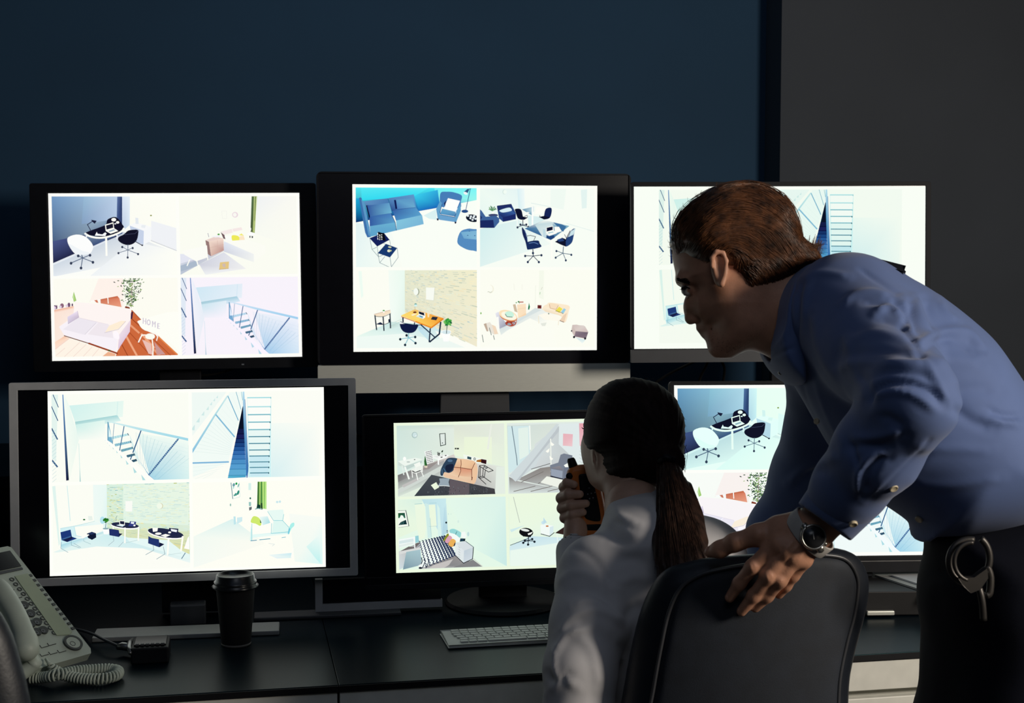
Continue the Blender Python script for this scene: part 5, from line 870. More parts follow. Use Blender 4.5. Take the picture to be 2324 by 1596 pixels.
def monitor(label, yaw, tilt, roll, pos, W_, H_, mg, frame, frame_m, quads, th=.03, r=.006, k=1.0, **kw):
    """mg: margins l,r,t,b of the dark panel round the picture; frame: the same for the outer frame"""
    k *= 1.2; W_ *= k; H_ *= k; mg = [v * k for v in mg]; frame = [v * k for v in frame]
    t = thing('monitor', label, 'monitor', pos)
    t.rotation_mode = 'XYZ'
    Rm = (Matrix.Rotation(math.radians(yaw), 3, 'Z') @ Matrix.Rotation(math.radians(tilt), 3, 'X') @ Matrix.Rotation(math.radians(roll), 3, 'Y'))
    t.rotation_euler = Rm.to_euler('XYZ')
    l, rr, tp, b = mg; fl, fr, ft, fb = frame
    x0, x1, z0, z1 = -W_ / 2 - l, W_ / 2 + rr, -H_ / 2 - b, H_ / 2 + tp
    X0, X1, Z0, Z1 = x0 - fl, x1 + fr, z0 - fb, z1 + ft
    slab([(x0, z0), (x1, z0), (x1, z1), (x0, z1)][::-1], .0006, .006).build('screen_panel', 'black_gloss', t, world=False)
    ring(rrect(X0, X1, Z0, Z1, r)[::-1], rrect(x0, x1, z0, z1, min(r * .3, .002))[::-1], -.0035, .012).build('frame', frame_m, t, world=False, bevel=.0008)
    slab(rrect(X0 + .002, X1 - .002, Z0 + .002, Z1 - .002, r)[::-1], .0065, th).build('back_case', 'black_plastic' if frame_m != 'alu' else 'alu', t, world=False, bevel=.003)
    picture(W_, H_, quads, parent=t, **kw)
    return t, (X0, X1, Z0, Z1), Rm
def stand(t, top, w, d0, mt, base_w, base_d, zb, base_m=None, x=0, round_=False, tw=None, by=0.0):
    """neck and base hang from the monitor's empty but are built upright, down to height zb"""
    L = np.array(t.location); Rw = Matrix.Rotation(t.rotation_euler.to_matrix().to_euler('XYZ').z, 3, 'Z')
    inv = np.array(t.rotation_euler.to_matrix()).T; U = 1.2; top *= U; w *= U; d0 *= U; base_w *= U; base_d *= U; x *= U; tw = tw * U if tw else w
    def put(mb, name, m, bev=.002):
        V = np.vstack(mb.V); Vw = V @ np.array(Rw).T + np.array([L[0], L[1], 0]); mb.V = [(Vw - L) @ inv.T]; return mb.build(name, m, t, world=False, bevel=bev)
    y = d0; zt = L[2] + top
    put(MB().add([(x - tw / 2, y - .008, zt), (x + tw / 2, y - .008, zt), (x + tw / 2, y + .014, zt), (x - tw / 2, y + .014, zt), (x - w / 2, y - .008, zb + .006), (x + w / 2, y - .008, zb + .006), (x + w / 2, y + .014, zb + .006), (x - w / 2, y + .014, zb + .006)], [(0, 1, 2, 3), (7, 6, 5, 4), (0, 4, 5, 1), (1, 5, 6, 2), (2, 6, 7, 3), (3, 7, 4, 0)]), 'stand_neck', mt)
    if round_: put(MB().lathe([(base_w / 2 - .003, 0), (base_w / 2, .003), (base_w / 2 - .004, .009), (.03, .012)], (x, y - .01, zb + .0004)), 'stand_base', base_m or mt, 0)
    else: put(MB().box((x, y - base_d * .25 + by, zb + .0046), (base_w, base_d, .009)), 'stand_base', base_m or mt)
m1, b1, _ = monitor('black monitor in the upper row at the far left, showing four bright rooms', 7.93, -1.94, -.43, (-0.8208, 3.4884, 1.4112), .50, .338,
    (.002, .002, .002, .002), (.034, .032, .018, .020), 'black_plastic', [Q_desk, Q_bed, Q_sofa, Q_stairs], border=(252, 252, 246), tints=[(1, 1, 1), (1, 1, 1), (1, 1, 1.0), (.99, .96, 1.03)])
stand(m1, -.17, .085, .04, 'black_plastic', .24, .16, .97)
MB().box((.155, -.0045, b1[2] + .010), (.006, .001, .003)).build('power_light', 'led', m1, world=False)
m2, b2, R2 = monitor('large black-bordered monitor with a wide silver chin, in the middle of the upper row', 6.8, -.7, .06, (-0.0876, 3.4884, 1.4304), .5, .338,
    (.068, .066, .022, .026), (.004, .004, .003, .001), 'black_plastic', [Q_blue, Q_meet, Q_wood, Q_living], th=.02, r=.014, border=(251, 252, 244))
slab(rrect(b2[0], b2[1], b2[2] - .0684, b2[2] - .0005, .003)[::-1], -.0035, .018).build('chin', 'alu', m2, world=False, bevel=.001)['label'] = 'brushed silver chin below the screen'
stand(m2, -.25, .150, .04, 'grey_dark', .20, .17, .97, tw=.142)  # dark grey stand material: the shade on the stand is put into its colour
m3, b3, _ = monitor('thin-framed monitor with a narrow grey chin, upper row at the right behind the man', 2.88, -1.79, -.23, (0.6348, 3.3708, 1.4340), .58, .318,
    (.001, .001, .001, .001), (.005, .009, .008, .0005), 'black_plastic', [Q_stairs, Q_ladder, Q_offices, None], border=(247, 252, 243),
    rects=[(.085, .020, .475, .482), (.484, .020, .918, .487), (.085, .510, .475, .965), (.5, .5, .9, .9)], tints=[(.97, .99, .98), (.96, .99, .98), (.97, .99, .98), (1, 1, 1)])
slab(rrect(b3[0] , b3[1], b3[2] - .0306, b3[2] - .0004, .001)[::-1], -.0035, .016).build('chin', 'grey_dark', m3, world=False, bevel=.0008)['label'] = 'narrow dark grey chin below the screen'
stand(m3, -.17, .11, .05, 'black_plastic', .26, .18, .97, x=.05)
m4, b4, _ = monitor('silver-framed monitor in the lower row at the left, behind the coffee cup', 8.62, -3.93, -.06, (-0.6252, 2.7264, 1.0296), .435, .294,
    (.0455, .0395, .0022, .003), (.0135, .0125, .012, .0125), 'grey_frame', [Q_stairs, Q_ladder, Q_offices, Q_green], r=.004, border=(252, 254, 246))
stand(m4, -.13, .10, .055, 'black_plastic', .285, .055, .75, base_m='foot_light', by=-.135)
m5, b5, _ = monitor('black monitor in the lower row at the centre, left of the seated woman', 6.3, -5.12, -.53, (-0.0144, 2.8527, 0.9794), .40, .271,
    (.053, .053, .012, .020), (.004, .004, .004, .010), 'black_plastic', [Q_loft, Q_attic, Q_bedroom, Q_office], k=.925, border=(234, 246, 222), tints=[(1, 1, 1), (1, 1, 1), (1, 1, 1), (1, 1, 1)])
stand(m5, -.05, .082, .035, 'black_plastic', .20, .20, .75, x=.0, round_=True)
m6, b6, _ = monitor('black monitor in the lower row at the right, behind both people', 3.19, -6.06, .04, (0.6008, 2.9013, 1.0220), .47, .309,
    (.0015, .0015, .0012, .0015), (.007, .007, .006, .007), 'black_plastic', [Q_desk, Q_bed, Q_sofa, Q_stairs], k=.95, border=(252, 253, 247), tints=[(.92, 1.04, 1.0), (1, 1, 1), (.98, 1.0, 1.02), (.96, .99, 1.02)])
slab(rrect(b6[0], b6[1], b6[2] - .0022, b6[2] - .0002, .0008)[::-1], -.0045, .01).build('trim_strip', 'chrome', m6, world=False)
slab(rrect(b6[0], b6[1], b6[2] - .024, b6[2] - .0024, .001)[::-1], -.0035, .016).build('chin', 'black_plastic', m6, world=False, bevel=.0008)
stand(m6, -.08, .10, .05, 'black_plastic', .24, .08, .8005)
# ------------------------------------------------------------------ things on the desk
UU = UP * 1.2
class MU(MB):
    """sizes given in units of 1.2 m"""
    def box(s, cen, size, R=None): return MB.box(s, cen, np.array(size) * 1.2, R)
    def tube(s, P, r, n=8, cap=True): return MB.tube(s, P, np.array(r) * 1.2, n, cap)
# ------------------------------------------------------------------ things on the desk
def uv_of(p):
    r = np.array(p) - O0; return float(r @ E1), float(r @ E2)
# takeaway cup
cc = ground(536, 1463); cc[2] = .75
cup = thing('coffee_cup', 'black takeaway coffee cup with a domed lid on the left desk', 'cup', tuple(cc))
MB().lathe([(0.02616, 0), (0.02712, 0.0018), (0.02736, 0.0048)], cc).build('cup_foot', 'cupbase', cup, True)
MB().lathe([(0.02664, 0.0018), (0.02712, 0.0048), (0.0354, 0.1104), (0.036, 0.1128)], cc).build('cup_body', 'cup', cup, True)
MB().lathe([(0.036, 0.1068), (0.0414, 0.1074), (0.04224, 0.1098), (0.039, 0.1128), (0.0384, 0.1158), (0.03864, 0.1182), (0.03576, 0.12), (0.0342, 0.1302), (0.03336, 0.1314), (0.03144, 0.1308), (0.0306, 0.126), (0, 0.1248)], cc, n=64).build('lid', 'lid', cup, True)

# small black device with a shiny end
def gp(px, py, z=.75): return ground(px, py, z)
dv = thing('desk_radio', 'small black boxy device with a shiny metal end, lying between the phone and the cup', 'device', tuple(gp(315, 1500)))
q0, q1 = gp(302, 1512), gp(378, 1508); ex = (q1 - q0); ex /= np.linalg.norm(ex); ey = np.array([-ex[1], ex[0], 0]); Rd = np.stack([ex, ey, UP], 1); ex = ex * 1.2; ey = ey * 1.2
cA = gp(340, 1508) + ey * .030 + UU * .0125
MU().box(cA, (.054, .060, .024), Rd).build('body', 'black_plastic', dv, bevel=.003)
MU().box(cA + UU * .0130 + ey * .004, (.046, .048, .003), Rd).build('lid_panel', 'black_gloss', dv, bevel=.001)
for i in range(6):
    MU().box(cA + UU * .0146 - ey * .020 + ex * (-.018 + i * .0072), (.0052, .006, .003), Rd).build('key', 'grey_dark', dv, bevel=.0008)
e0 = cA - ex * .027
MU().tube([e0 + UU * .009 - ex * .001 + ey * .03, e0 + UU * .010 - ex * .004 + ey * .01, e0 + UU * .009 - ex * .003 - ey * .015, e0 + UU * .006 - ey * .034], [.003, .0038, .0035, .0025], 10).build('metal_edge', 'chrome', dv, True)
MU().tube([e0 - ex * .004 + ey * .02, e0 - ex * .016 + ey * .03, e0 - ex * .024 + ey * .026], [.006, .0065, .004], 10).build('metal_clip', 'chrome', dv, True)
MU().tube(spline([e0 - ex * .02 + ey * .028 + UU * .0, gp(236, 1452, .772), gp(212, 1440, .770), gp(180, 1430, .756), gp(120, 1420, .754)], 20), .0022, 8).build('cord', 'grey_dark', dv, True)

# keyboard
k0, k1, k2 = gp(995, 1441), gp(1258, 1426), gp(1022, 1473)
kx = k1 - k0; kx /= np.linalg.norm(kx); ky = np.array([-kx[1], kx[0], 0]); Rk = np.stack([kx, ky, UP], 1); kx = kx * 1.2; ky = ky * 1.2
D_ = .081; L_ = .245
kb = thing('keyboard', 'slim white keyboard partly hidden behind the seated woman', 'keyboard', tuple(gp(1040, 1472)))
fl = gp(1020, 1473)
def kp(u, v, z): return fl + kx * u + ky * v + UU * z
base = MB().prism([kp(0, 0, .0012), kp(L_, 0, .0012), kp(L_, D_, .0012), kp(0, D_, .0012)], (0, 0, .0058)).build('keyboard_body', 'white_plastic', kb, bevel=.0018)
n = 0
for r_ in range(6):
    v0 = .0055 + r_ * .0125; h_ = .0108; off = [0, .006, .003, 0, -.001, 0][r_]
    widths = [.0135] * 17 if r_ else [.0135, .0135, .016, .062, .016, .0135, .0135, .0135, .0135, .0135, .0135]
    u = .014 + off + (.004 if r_ == 0 else 0)
    for w_ in widths:
        if u + w_ > L_ - .004: break
        MU().box(kp(u + w_ / 2, v0 + h_ / 2, .0072), (w_ - .0016, h_ - .0016, .0024), Rk).build('key', 'white_plastic', kb, bevel=.0008); u += w_; n += 1
# papers right of the centre stand
pq = [gp(1188, 1368), gp(1290, 1364), gp(1296, 1347), gp(1190, 1351)]
pp = thing('paper_stack', 'flat stack of white sheets lying on the desk behind the keyboard', 'papers', tuple(pq[0]))
MB().prism([p + UU * .0005 for p in pq], (0, 0, .003)).build('sheets', 'paper', pp)
# switched-off low panel with grey frame
q0 = gp(716, 1397); q1 = gp(1004, 1385); fx = q1 - q0; W2 = np.linalg.norm(fx); fx /= W2; fy = np.array([-fx[1], fx[0], 0]); Rf = np.stack([fx, fy, UP], 1); fx = fx * 1.2; fy = fy * 1.2; W2 /= 1.2
off_ = thing('framed_display', 'low dark panel with a light grey frame behind the cup, below the centre monitor', 'panel', tuple(q0))
Hh = .054; fr = .012
def op(u, z, y=0): return q0 + fx * u + fy * y + UU * z
MU().box(op(W2 / 2, Hh / 2 + .006, .010), (W2 - .004, .012, Hh - .004), Rf).build('panel', 'black_gloss', off_)
mb = MU()
mb.box(op(W2 / 2, .006 + fr / 2, .004), (W2, .010, fr), Rf); mb.box(op(fr / 2, Hh / 2 + .006 + fr / 2, .004), (fr, .010, Hh - fr), Rf)
mb.build('frame', 'grey_frame', off_)
MU().box(op(.02, .003, -.004), (.24, .04, .006), Rf).build('foot_plate', 'grey_dark', off_, bevel=.002)
# thin box below the right lower monitor with silver bar and a wedge-shaped tray on top
rz0 = gp(1900, 1400); rz1 = gp(2200, 1397); gx_ = rz1 - rz0; gx_ /= np.linalg.norm(gx_); gy_ = np.array([-gx_[1], gx_[0], 0]); Rg = np.stack([gx_, gy_, UP], 1); gx_ = gx_ * 1.2; gy_ = gy_ * 1.2
u0_ = -.16; W3 = .52
bx = thing('set_top_box', 'flat dark box under the right lower monitor with a silver bar on its front', 'box', tuple(rz0))
MU().box(rz0 + gx_ * (u0_ + W3 / 2) + gy_ * .10 + UU * .0212, (W3, .20, .040), Rg).build('case', 'cable', bx, bevel=.002)
MU().box(gp(1996, 1400) + gy_ * -.004 + UU * .0075, (.046, .008, .0075), Rg).build('silver_bar', 'alu', bx, bevel=.002)
tr = [gp(1984, 1307, .8005), gp(2140, 1302, .8005), gp(2140, 1358, .8005)]
wt = thing('metal_wedge', 'silver triangular plate lying under the right lower monitor beside the man', 'plate', tuple(tr[0]))
MB().prism(tr, (0, 0, .003)).build('plate', 'foot_light', wt, bevel=.001)
ctr = sum(tr) / 3
MB().prism([ctr + (p - ctr) * .62 + UU * .0032 for p in tr], (0, 0, .003)).build('raised_centre', 'grey_frame', wt, bevel=.001)

# cables behind the upper monitors
for nm, P, lab in (('power_cable', [(1578, 820, 3.444), (1560, 828, 3.468), (1520, 848, 3.516), (1492, 866, 3.540), (1450, 900, 3.600)], 'black cable sagging left below the right upper monitor'),
                   ('power_cable', [(1608, 818, 3.444), (1600, 835, 3.480), (1588, 862, 3.516), (1584, 900, 3.540)], 'black cable hanging straight below the right upper monitor, second from left'),
                   ('power_cable', [(1636, 818, 3.444), (1644, 835, 3.480), (1642, 862, 3.516), (1636, 900, 3.540)], 'black cable curving below the right upper monitor, nearest the man'),
                   ('power_cable', [(418, 832, 3.62), (440, 850, 3.62), (480, 850, 3.62), (525, 838, 3.63), (560, 815, 3.64)], 'black cable looping below the far left upper monitor')):
    o = MU().tube(spline([at(*p) for p in P], 30), .0028, 8).build(nm, 'cable', None, True); tag(o, lab, 'cable', None)
# small grey block behind the silver foot
bb = gp(414, 1432) + np.array([.0, .05, 0])
o = MU().box(bb + UU * .018, (.056, .03, .034), RZ).build('charger_block', 'grey_dark', None, bevel=.003); tag(o, 'small grey block standing behind the silver-framed monitor foot', 'block')

# ------------------------------------------------------------------ desk phone
B = c(208, 1477, 2.464); T = c(22, 1239, 2.571); Lc = c(60, 1525, 2.346)
ey_ = (T - B); Hp = np.linalg.norm(ey_); ey_ /= Hp; ex_ = Lc - B; ex_ -= ey_ * (ex_ @ ey_); ex_ /= np.linalg.norm(ex_); nz_ = np.cross(ex_, ey_)
if nz_[2] > 0: nz_ = -nz_          # towards the camera
ex_ = ex_ * 1.2; ey_ = ey_ * 1.2; Hp /= 1.2
def ph(a, b, h=0.0): return cw(B + ex_ * a + ey_ * b + nz_ * (h * 1.2))
def pt(px, py, h=0.0):             # photo pixel on the phone's face
    d = c(px, py, 1.0); p0 = B + nz_ * (h * 1.2); t = (p0 @ nz_) / (d @ nz_); return cw(d * t)
phone = thing('desk_phone', 'ivory office phone with handset and coiled cord at the desk left end', 'phone', tuple(gp(150, 1500)))
mb = MB(); Wp = .155
out = [(0.004, -.004), (-.001, .004), (-.001, Hp - .004), (.004, Hp), (Wp - .004, Hp), (Wp, Hp - .004), (Wp, .004), (Wp - .004, -.004)]
e_ = ph(0, 0, -.014) - ph(0, 0, 0)
mb.prism([ph(a, b) for a, b in out], e_).build('housing', 'phone', phone, bevel=.0035)
MB().prism([ph(.012, .06, -.012), ph(Wp - .01, .06, -.012), ph(Wp - .01, Hp - .02, -.012), ph(.012, Hp - .02, -.012)], (0, .010, -.020)).build('stand_foot', 'phone', phone, bevel=.002)
def flat(name, pxs, m, h0=.0004, th=.0012):
    P = [pt(x, y, h0) for x, y in pxs]; return MB().prism(P, ph(0, 0, th) - ph(0, 0, 0)).build(name, m, phone)
flat('display', [(-20, 1260), (22, 1251), (48, 1286), (-18, 1300)], 'black_gloss')
flat('display_bar', [(-20, 1302), (49, 1289), (52, 1293), (-20, 1309)], 'grey_dark')
flat('label_sheet', [(33, 1309), (62, 1303), (163, 1436), (156, 1442), (128, 1443)], 'phone_lcd')
def disc(name, px, py, r, m, h0=.0005, th=.0015, parent=phone, n=20, sq=1.0):
    c0 = pt(px, py, h0); a = np.arange(n) * 2 * math.pi / n; X = (ph(1, 0) - ph(0, 0)); Y = (ph(0, 1) - ph(0, 0))
    return MB().prism([c0 + X * r * math.cos(t) + Y * r * sq * math.sin(t) for t in a], ph(0, 0, th) - ph(0, 0, 0)).build(name, m, parent)
def annulus(name, px, py, r1, r0, m, h0, th):
    c0 = pt(px, py, h0); a = np.arange(28) * 2 * math.pi / 28; X = (ph(1, 0) - ph(0, 0)); Y = (ph(0, 1) - ph(0, 0)); Z = ph(0, 0, th) - ph(0, 0, 0)
    P = [c0 + (X * math.cos(t) + Y * math.sin(t)) * r for r in (r1, r0) for t in a]; P = P + [p + Z for p in P]; n_ = 28; F = []
    for i in range(n_): j = (i + 1) % n_; F += [(i, j, j + n_, i + n_), (i + 2 * n_, i + 3 * n_, j + 3 * n_, j + 2 * n_), (i, i + 2 * n_, j + 2 * n_, j), (i + n_, j + n_, j + 3 * n_, i + 3 * n_)]
    return MB().add(np.array(P), F).build(name, m, phone)
for i in range(12):
    t = i / 11; x, y = 27 + 96 * t, 1316 + 121 * t
    annulus('line_button', x, y, .0036, .0024, 'phone_dark', .0004, .0010)
    x, y = 69 + 96 * t, 1307 + 120 * t
    X = ph(1, 0) - ph(0, 0); Y = ph(0, 1) - ph(0, 0); c0 = pt(x, y, .0004)
    MB().prism([c0 + X * .0025 * a + Y * .0022 * b for a, b in ((-1, -1), (1, -1), (1, 1), (-1, 1))], ph(0, 0, .0012) - ph(0, 0, 0)).build('label_mark', 'phone_dark', phone)
for x, y in ((54, 1375), (69, 1394), (84, 1413), (98, 1432), (54, 1398), (69, 1418), (83, 1436), (40, 1382)):
    b_ = disc('number_key', x, y, .0068, 'phone_dark', .0005, .0028); 
    annulus('digit_ring', x, y, .0030, .0022, 'led', .0033, .0002)
annulus('navigation_ring', 165, 1461, .0140, .0108, 'phone_dark', .0005, .0030); disc('navigation_pad', 165, 1461, .0104, 'phone', .0006, .0026, n=28); annulus('centre_ring', 165, 1461, .0042, .0034, 'phone_dark', .0032, .0003)
for x, y in ((20, 1335), (38, 1352), (98, 1463), (115, 1458), (98, 1482), (118, 1478), (138, 1474)):
    X = ph(1, 0) - ph(0, 0); Y = ph(0, 1) - ph(0, 0); c0 = pt(x, y, .0004); P = [c0 + X * .006, c0 + X * .006 - Y * .005, c0 - X * .006 - Y * .005]
    MB().tube(P, .0007, 6).build('soft_key', 'phone_dark', phone)
# handset
hs = Field(c(-60, 1560, 2.482) - .06, c(130, 1280, 2.246) + .06, .0026)
Hc = [c(-22, 1318, 2.441), c(6, 1350, 2.405), c(34, 1395, 2.376), c(52, 1440, 2.352), c(60, 1474, 2.334)]
Hs = spline(Hc, 24); hs.chain(list(Hs), list(np.interp(np.linspace(0, 1, len(Hs)), [0, .5, .8, 1], [.0192, .0176, .0184, .0200])), .0005); hs.cone(c(56, 1462, 2.346), c(62, 1482, 2.364), .0205, .0200, .010); hs.cone(c(-40, 1300, 2.470), c(-20, 1316, 2.447), .024, .024, .012)
V, Q = hs.mesh(3); mk('handset', cw(V), Q, 'phone', phone, True)
V = MB().tube(spline([ph(Wp - .045, .006, -.004), at(78, 1500, 2.346), at(70, 1512, 2.346), ph(Wp - .02, -.004, -.012)], 10), .0126, 12).build('cradle', 'phone', phone, True)
# coiled cord on the desk
path = [pt(104, 1496, .006), pt(112, 1508, .010), gp(128, 1524, 0.7716), gp(150, 1534, 0.7644), gp(190, 1541, 0.7608), gp(232, 1541, 0.7608), gp(262, 1534, 0.7608), gp(268, 1524, 0.7608), gp(246, 1519, 0.7620), gp(205, 1521, 0.7644), gp(165, 1525, 0.7680), gp(128, 1533, 0.7680), gp(95, 1538, 0.7620), gp(64, 1539, 0.7608)]
P = spline(path, 260); s_ = np.concatenate([[0], np.cumsum(np.linalg.norm(np.diff(P, axis=0), axis=1))]); Lt = s_[-1]
m_ = 2600; ss = np.linspace(0, Lt, m_); PP = np.stack([np.interp(ss, s_, P[:, i]) for i in range(3)], 1); TT = np.gradient(PP, axis=0); TT /= np.linalg.norm(TT, axis=1)[:, None]
N1 = np.cross(TT, [0, 0, 1.0]); N1 /= np.linalg.norm(N1, axis=1)[:, None]; N2 = np.cross(N1, TT); ang = ss / .0055 * 2 * math.pi
amp = .0074 * np.clip((ss - .012) / .02, .0, 1)[:, None]
MB().tube(PP + amp * (N1 * np.cos(ang)[:, None] + N2 * np.sin(ang)[:, None]), .0024, 6).build('coiled_cord', 'phone', phone, True)

# ------------------------------------------------------------------ chairs
def chair(label, outl, inner, zc, T1, T2, seat_c, yawdir, ipan=True, seat=True):
    t = thing('office_chair', label, 'chair', (seat_c[0], seat_c[1], 0))
    px = np.array(outl); 
    X = (px[:, 0] - CX) * zc / FPX; Y = (CY - px[:, 1]) * zc / FPX
    f = Field([X.min() - .02, Y.min() - .02, zc - .10], [X.max() + .02, Y.max() + .02, zc + .12], .0042)
    xc = (X.min() + X.max()) / 2
    cur = lambda a, b: zc + .10 * (((a - CX) * zc / FPX - xc) / .16) ** 2 * .35
    f.inflate(outl, cur, .040, T1, .0, 160)
    V, Q = f.mesh(4); mk('backrest', cw(V), Q, 'leather', t, True)
    if ipan:
        g = Field([X.min(), Y.min(), zc - .12], [X.max(), Y.max(), zc + .1], .004)
        g.inflate(inner, lambda a, b: cur(a, b) - T1 * .72, .012, T2, 0, 160)
        V, Q = g.mesh(4); mk('back_panel', cw(V), Q, 'mesh', t, True)
        pl = spline(inner, 160, True); d = cur(pl[:, 0], pl[:, 1]) - T1 * .98
        MB().tube(np.array([at(a, b, dd) for (a, b), dd in zip(pl, d)]), .0028, 8).build('piping', 'piping', t, True)
    if seat:
        s = np.array(seat_c, float); R2 = np.array([[math.cos(yawdir), -math.sin(yawdir), 0], [math.sin(yawdir), math.cos(yawdir), 0], [0, 0, 1]])
        MB().box(s, (.44, .44, .07), R2).build('seat', 'leather', t, bevel=.03)
        MB().lathe([(.025, .09), (.025, .3), (.02, .3), (.02, s[2] - .03)], (s[0], s[1], 0)).build('gas_post', 'chrome', t, True)
        bar = MB().tube(spline([s + R2 @ np.array([0, -.1, -.03]), s + R2 @ np.array([0, -.27, -.02]), s + R2 @ np.array([0, -.30, .14])], 10), .02, 10); bar.build('back_bar', 'black_plastic', t, True)
        for i in range(5):
            a = i * 2 * math.pi / 5 + .3; e = np.array([math.cos(a), math.sin(a), 0]) * .28
            l = MB().tube([np.array([s[0], s[1], .10]), np.array([s[0], s[1], .075]) + e], [.022, .014], 8).build('leg', 'black_plastic', t, True)
            MB().lathe([(.026, -.012), (.028, 0), (.026, .012)], np.array([s[0], s[1], .0285]) + e, axis=(-math.sin(a), math.cos(a), 0), n=16).build('caster', 'black_plastic', l, True)
    return t
OUT = [(1405, 1640), (1415, 1560), (1432, 1470), (1452, 1390), (1478, 1330), (1510, 1293), (1560, 1275), (1620, 1264), (1700, 1258), (1780, 1250), (1850, 1243), (1905, 1245), (1945, 1262), (1968, 1300), (1972, 1340), (1962, 1400), (1945, 1460), (1928, 1540), (1922, 1640), (1900, 1760), (1800, 1830), (1660, 1850), (1520, 1830), (1420, 1750)]
INN = [(1472, 1640), (1484, 1560), (1500, 1470), (1518, 1390), (1545, 1335), (1590, 1305), (1650, 1290), (1740, 1276), (1830, 1262), (1890, 1262), (1925, 1275), (1945, 1310), (1946, 1350), (1938, 1400), (1922, 1460), (1906, 1540), (1898, 1640), (1870, 1740), (1780, 1790), (1660, 1805), (1540, 1790), (1484, 1730)]
sc = at(1640, 1700, 2.16); sc[2] = .47
chair('dark office chair with rounded back under the hand of the standing man', OUT, INN, 1.97, .030, .012, sc, -.05)
OUT2 = [(-420, 1600), (-400, 1460), (-330, 1370), (-200, 1330), (-90, 1330), (-20, 1368), (22, 1430), (46, 1500), (66, 1580), (80, 1700), (70, 1820), (-20, 1900), (-200, 1920), (-380, 1860)]
INN2 = [(x * .90 - 18, 1640 + (y - 1640) * .9) for x, y in OUT2]
sc = at(-170, 1650, 1.78); sc[2] = .47
chair('dark office chair, only its back edge showing at the lower left corner', OUT2, INN2, 1.50, .028, .010, sc, .1, ipan=False)
# ------------------------------------------------------------------ seated woman
KW = .92
class WF(Field):
    """radii given for a slightly larger figure"""
    def cone(s, a, b, ra, rb, k=.01, sub=False): return Field.cone(s, a, b, ra * KW, rb * KW, k * KW, sub)
    def ell(s, cen, r, k=.01, rot=0.0, sub=False): return Field.ell(s, cen, np.array(r) * KW, k * KW, rot, sub)
    def inflate(s, px, zc, R, T, k=.01, n=120, smooth=True, sub=False): return Field.inflate(s, px, zc, R * KW, T * KW, k * KW, n, smooth, sub)
def field_px(px0, py0, px1, py1, d0, d1, h, cls=Field):
    P = np.array([c(x, y, d) for x in (px0, px1) for y in (py0, py1) for d in (d0, d1)])
    return cls(P.min(0), P.max(0), h)
wl = at(1500, 1500, 2.144); wl[2] = 0
wo = thing('person', 'seated woman with a dark ponytail and white shirt holding an orange radio', 'person', tuple(wl))
# head and neck
f = field_px(1290, 840, 1600, 1200, 2.171, 2.466, .0022, WF)
face = [(1333, 940), (1327, 962), (1324, 985), (1318, 1010), (1319, 1030), (1322, 1046), (1327, 1062), (1331, 1078), (1337, 1094), (1346, 1104), (1357, 1110), (1372, 1112), (1395, 1108), (1430, 1090), (1470, 1040), (1480, 960), (1440, 900), (1370, 900)]
f.inflate(face, lambda a, b: 2.341 - (a - 1330) * .0006, .045, .060, .01)
f.ell(c(1442, 975, 2.314), (.074, .082, .084), .02)
f.cone(c(1432, 1060, 2.3), c(1440, 1170, 2.249), .046, .052, .02)
f.cone(c(1395, 1095, 2.328), c(1440, 1075, 2.282), .022, .03, .02)
# ear
f.ell(c(1353, 1037, 2.288), (.0075, .0245, .013), .004, rot=.12); f.ell(c(1350, 1042, 2.278), (.003, .014, .007), .002, rot=.12, sub=True)
f.cone(c(1362, 1068, 2.293), c(1359, 1062, 2.289), .006, .005, .004)
Vh, Qh = f.mesh(2)
# torso + arms below clothes, hands
g = field_px(1180, 1110, 1760, 1900, 1.932, 2.53, .006, WF)
g.cone(c(1440, 1150, 2.245), c(1470, 1260, 2.199), .05, .07, .03); g.cone(c(1380, 1290, 2.171), c(1600, 1290, 2.171), .036, .036, .03)
g.cone(c(1480, 1300, 2.171), c(1490, 1850, 2.171), .070, .085, .05)
Vt, Qt = g.mesh(1)
hnd = field_px(1225, 1040, 1420, 1300, 2.282, 2.502, .0014, WF)
S1 = c(1300, 1245, 2.355)
hnd.cone(S1, c(1308, 1200, 2.369), .022, .019, .01)                                   # wrist
hnd.cone(c(1306, 1200, 2.369), c(1296, 1120, 2.397), .018, .014, .012); hnd.cone(c(1322, 1196, 2.392), c(1306, 1130, 2.41), .016, .014, .012)
fing = [((1294, 1112, 2.403), (1280, 1106, 2.385), (1287, 1096, 2.368), (1303, 1100, 2.361)),
        ((1290, 1136, 2.403), (1274, 1131, 2.383), (1290, 1122, 2.364), (1316, 1122, 2.358)),
        ((1292, 1158, 2.401), (1276, 1154, 2.381), (1295, 1147, 2.362), (1330, 1143, 2.356)),
        ((1296, 1180, 2.398), (1281, 1176, 2.379), (1298, 1168, 2.363), (1324, 1163, 2.358))]
for k_, (a, b, c1, d1) in enumerate(fing):
    rr = [.0095, .0100, .0098, .0088][k_]
    hnd.chain([c(*a), c(*b), c(*c1), c(*d1)], [rr * 1.05, rr, rr * .92, rr * .74], .0035)
hnd.chain([c(1325, 1200, 2.392), c(1362, 1185, 2.406), c(1376, 1150, 2.406), c(1374, 1118, 2.401)], [.014, .0120, .0105, .0085], .008)   # thumb on the far side
Vn, Qn = hnd.mesh(2)
def join(parts):
    V = []; F = []; n = 0
    for v, q in parts: V.append(v); F.append(q + n); n += len(v)
    return np.vstack(V), np.vstack(F)
V, Q = join([(Vh, Qh), (Vt, Qt), (Vn, Qn)])
body = mk('body', cw(V), Q, 'skin_w', wo, True)
# eyelashes and brow seen past the cheek
MB().tube(np.array([at(1327, 974, 2.328), at(1323, 973, 2.328), at(1320, 970, 2.326)]), [.0012, .0010, .0003], 6).build('eyelashes', 'hair_woman', wo, True)
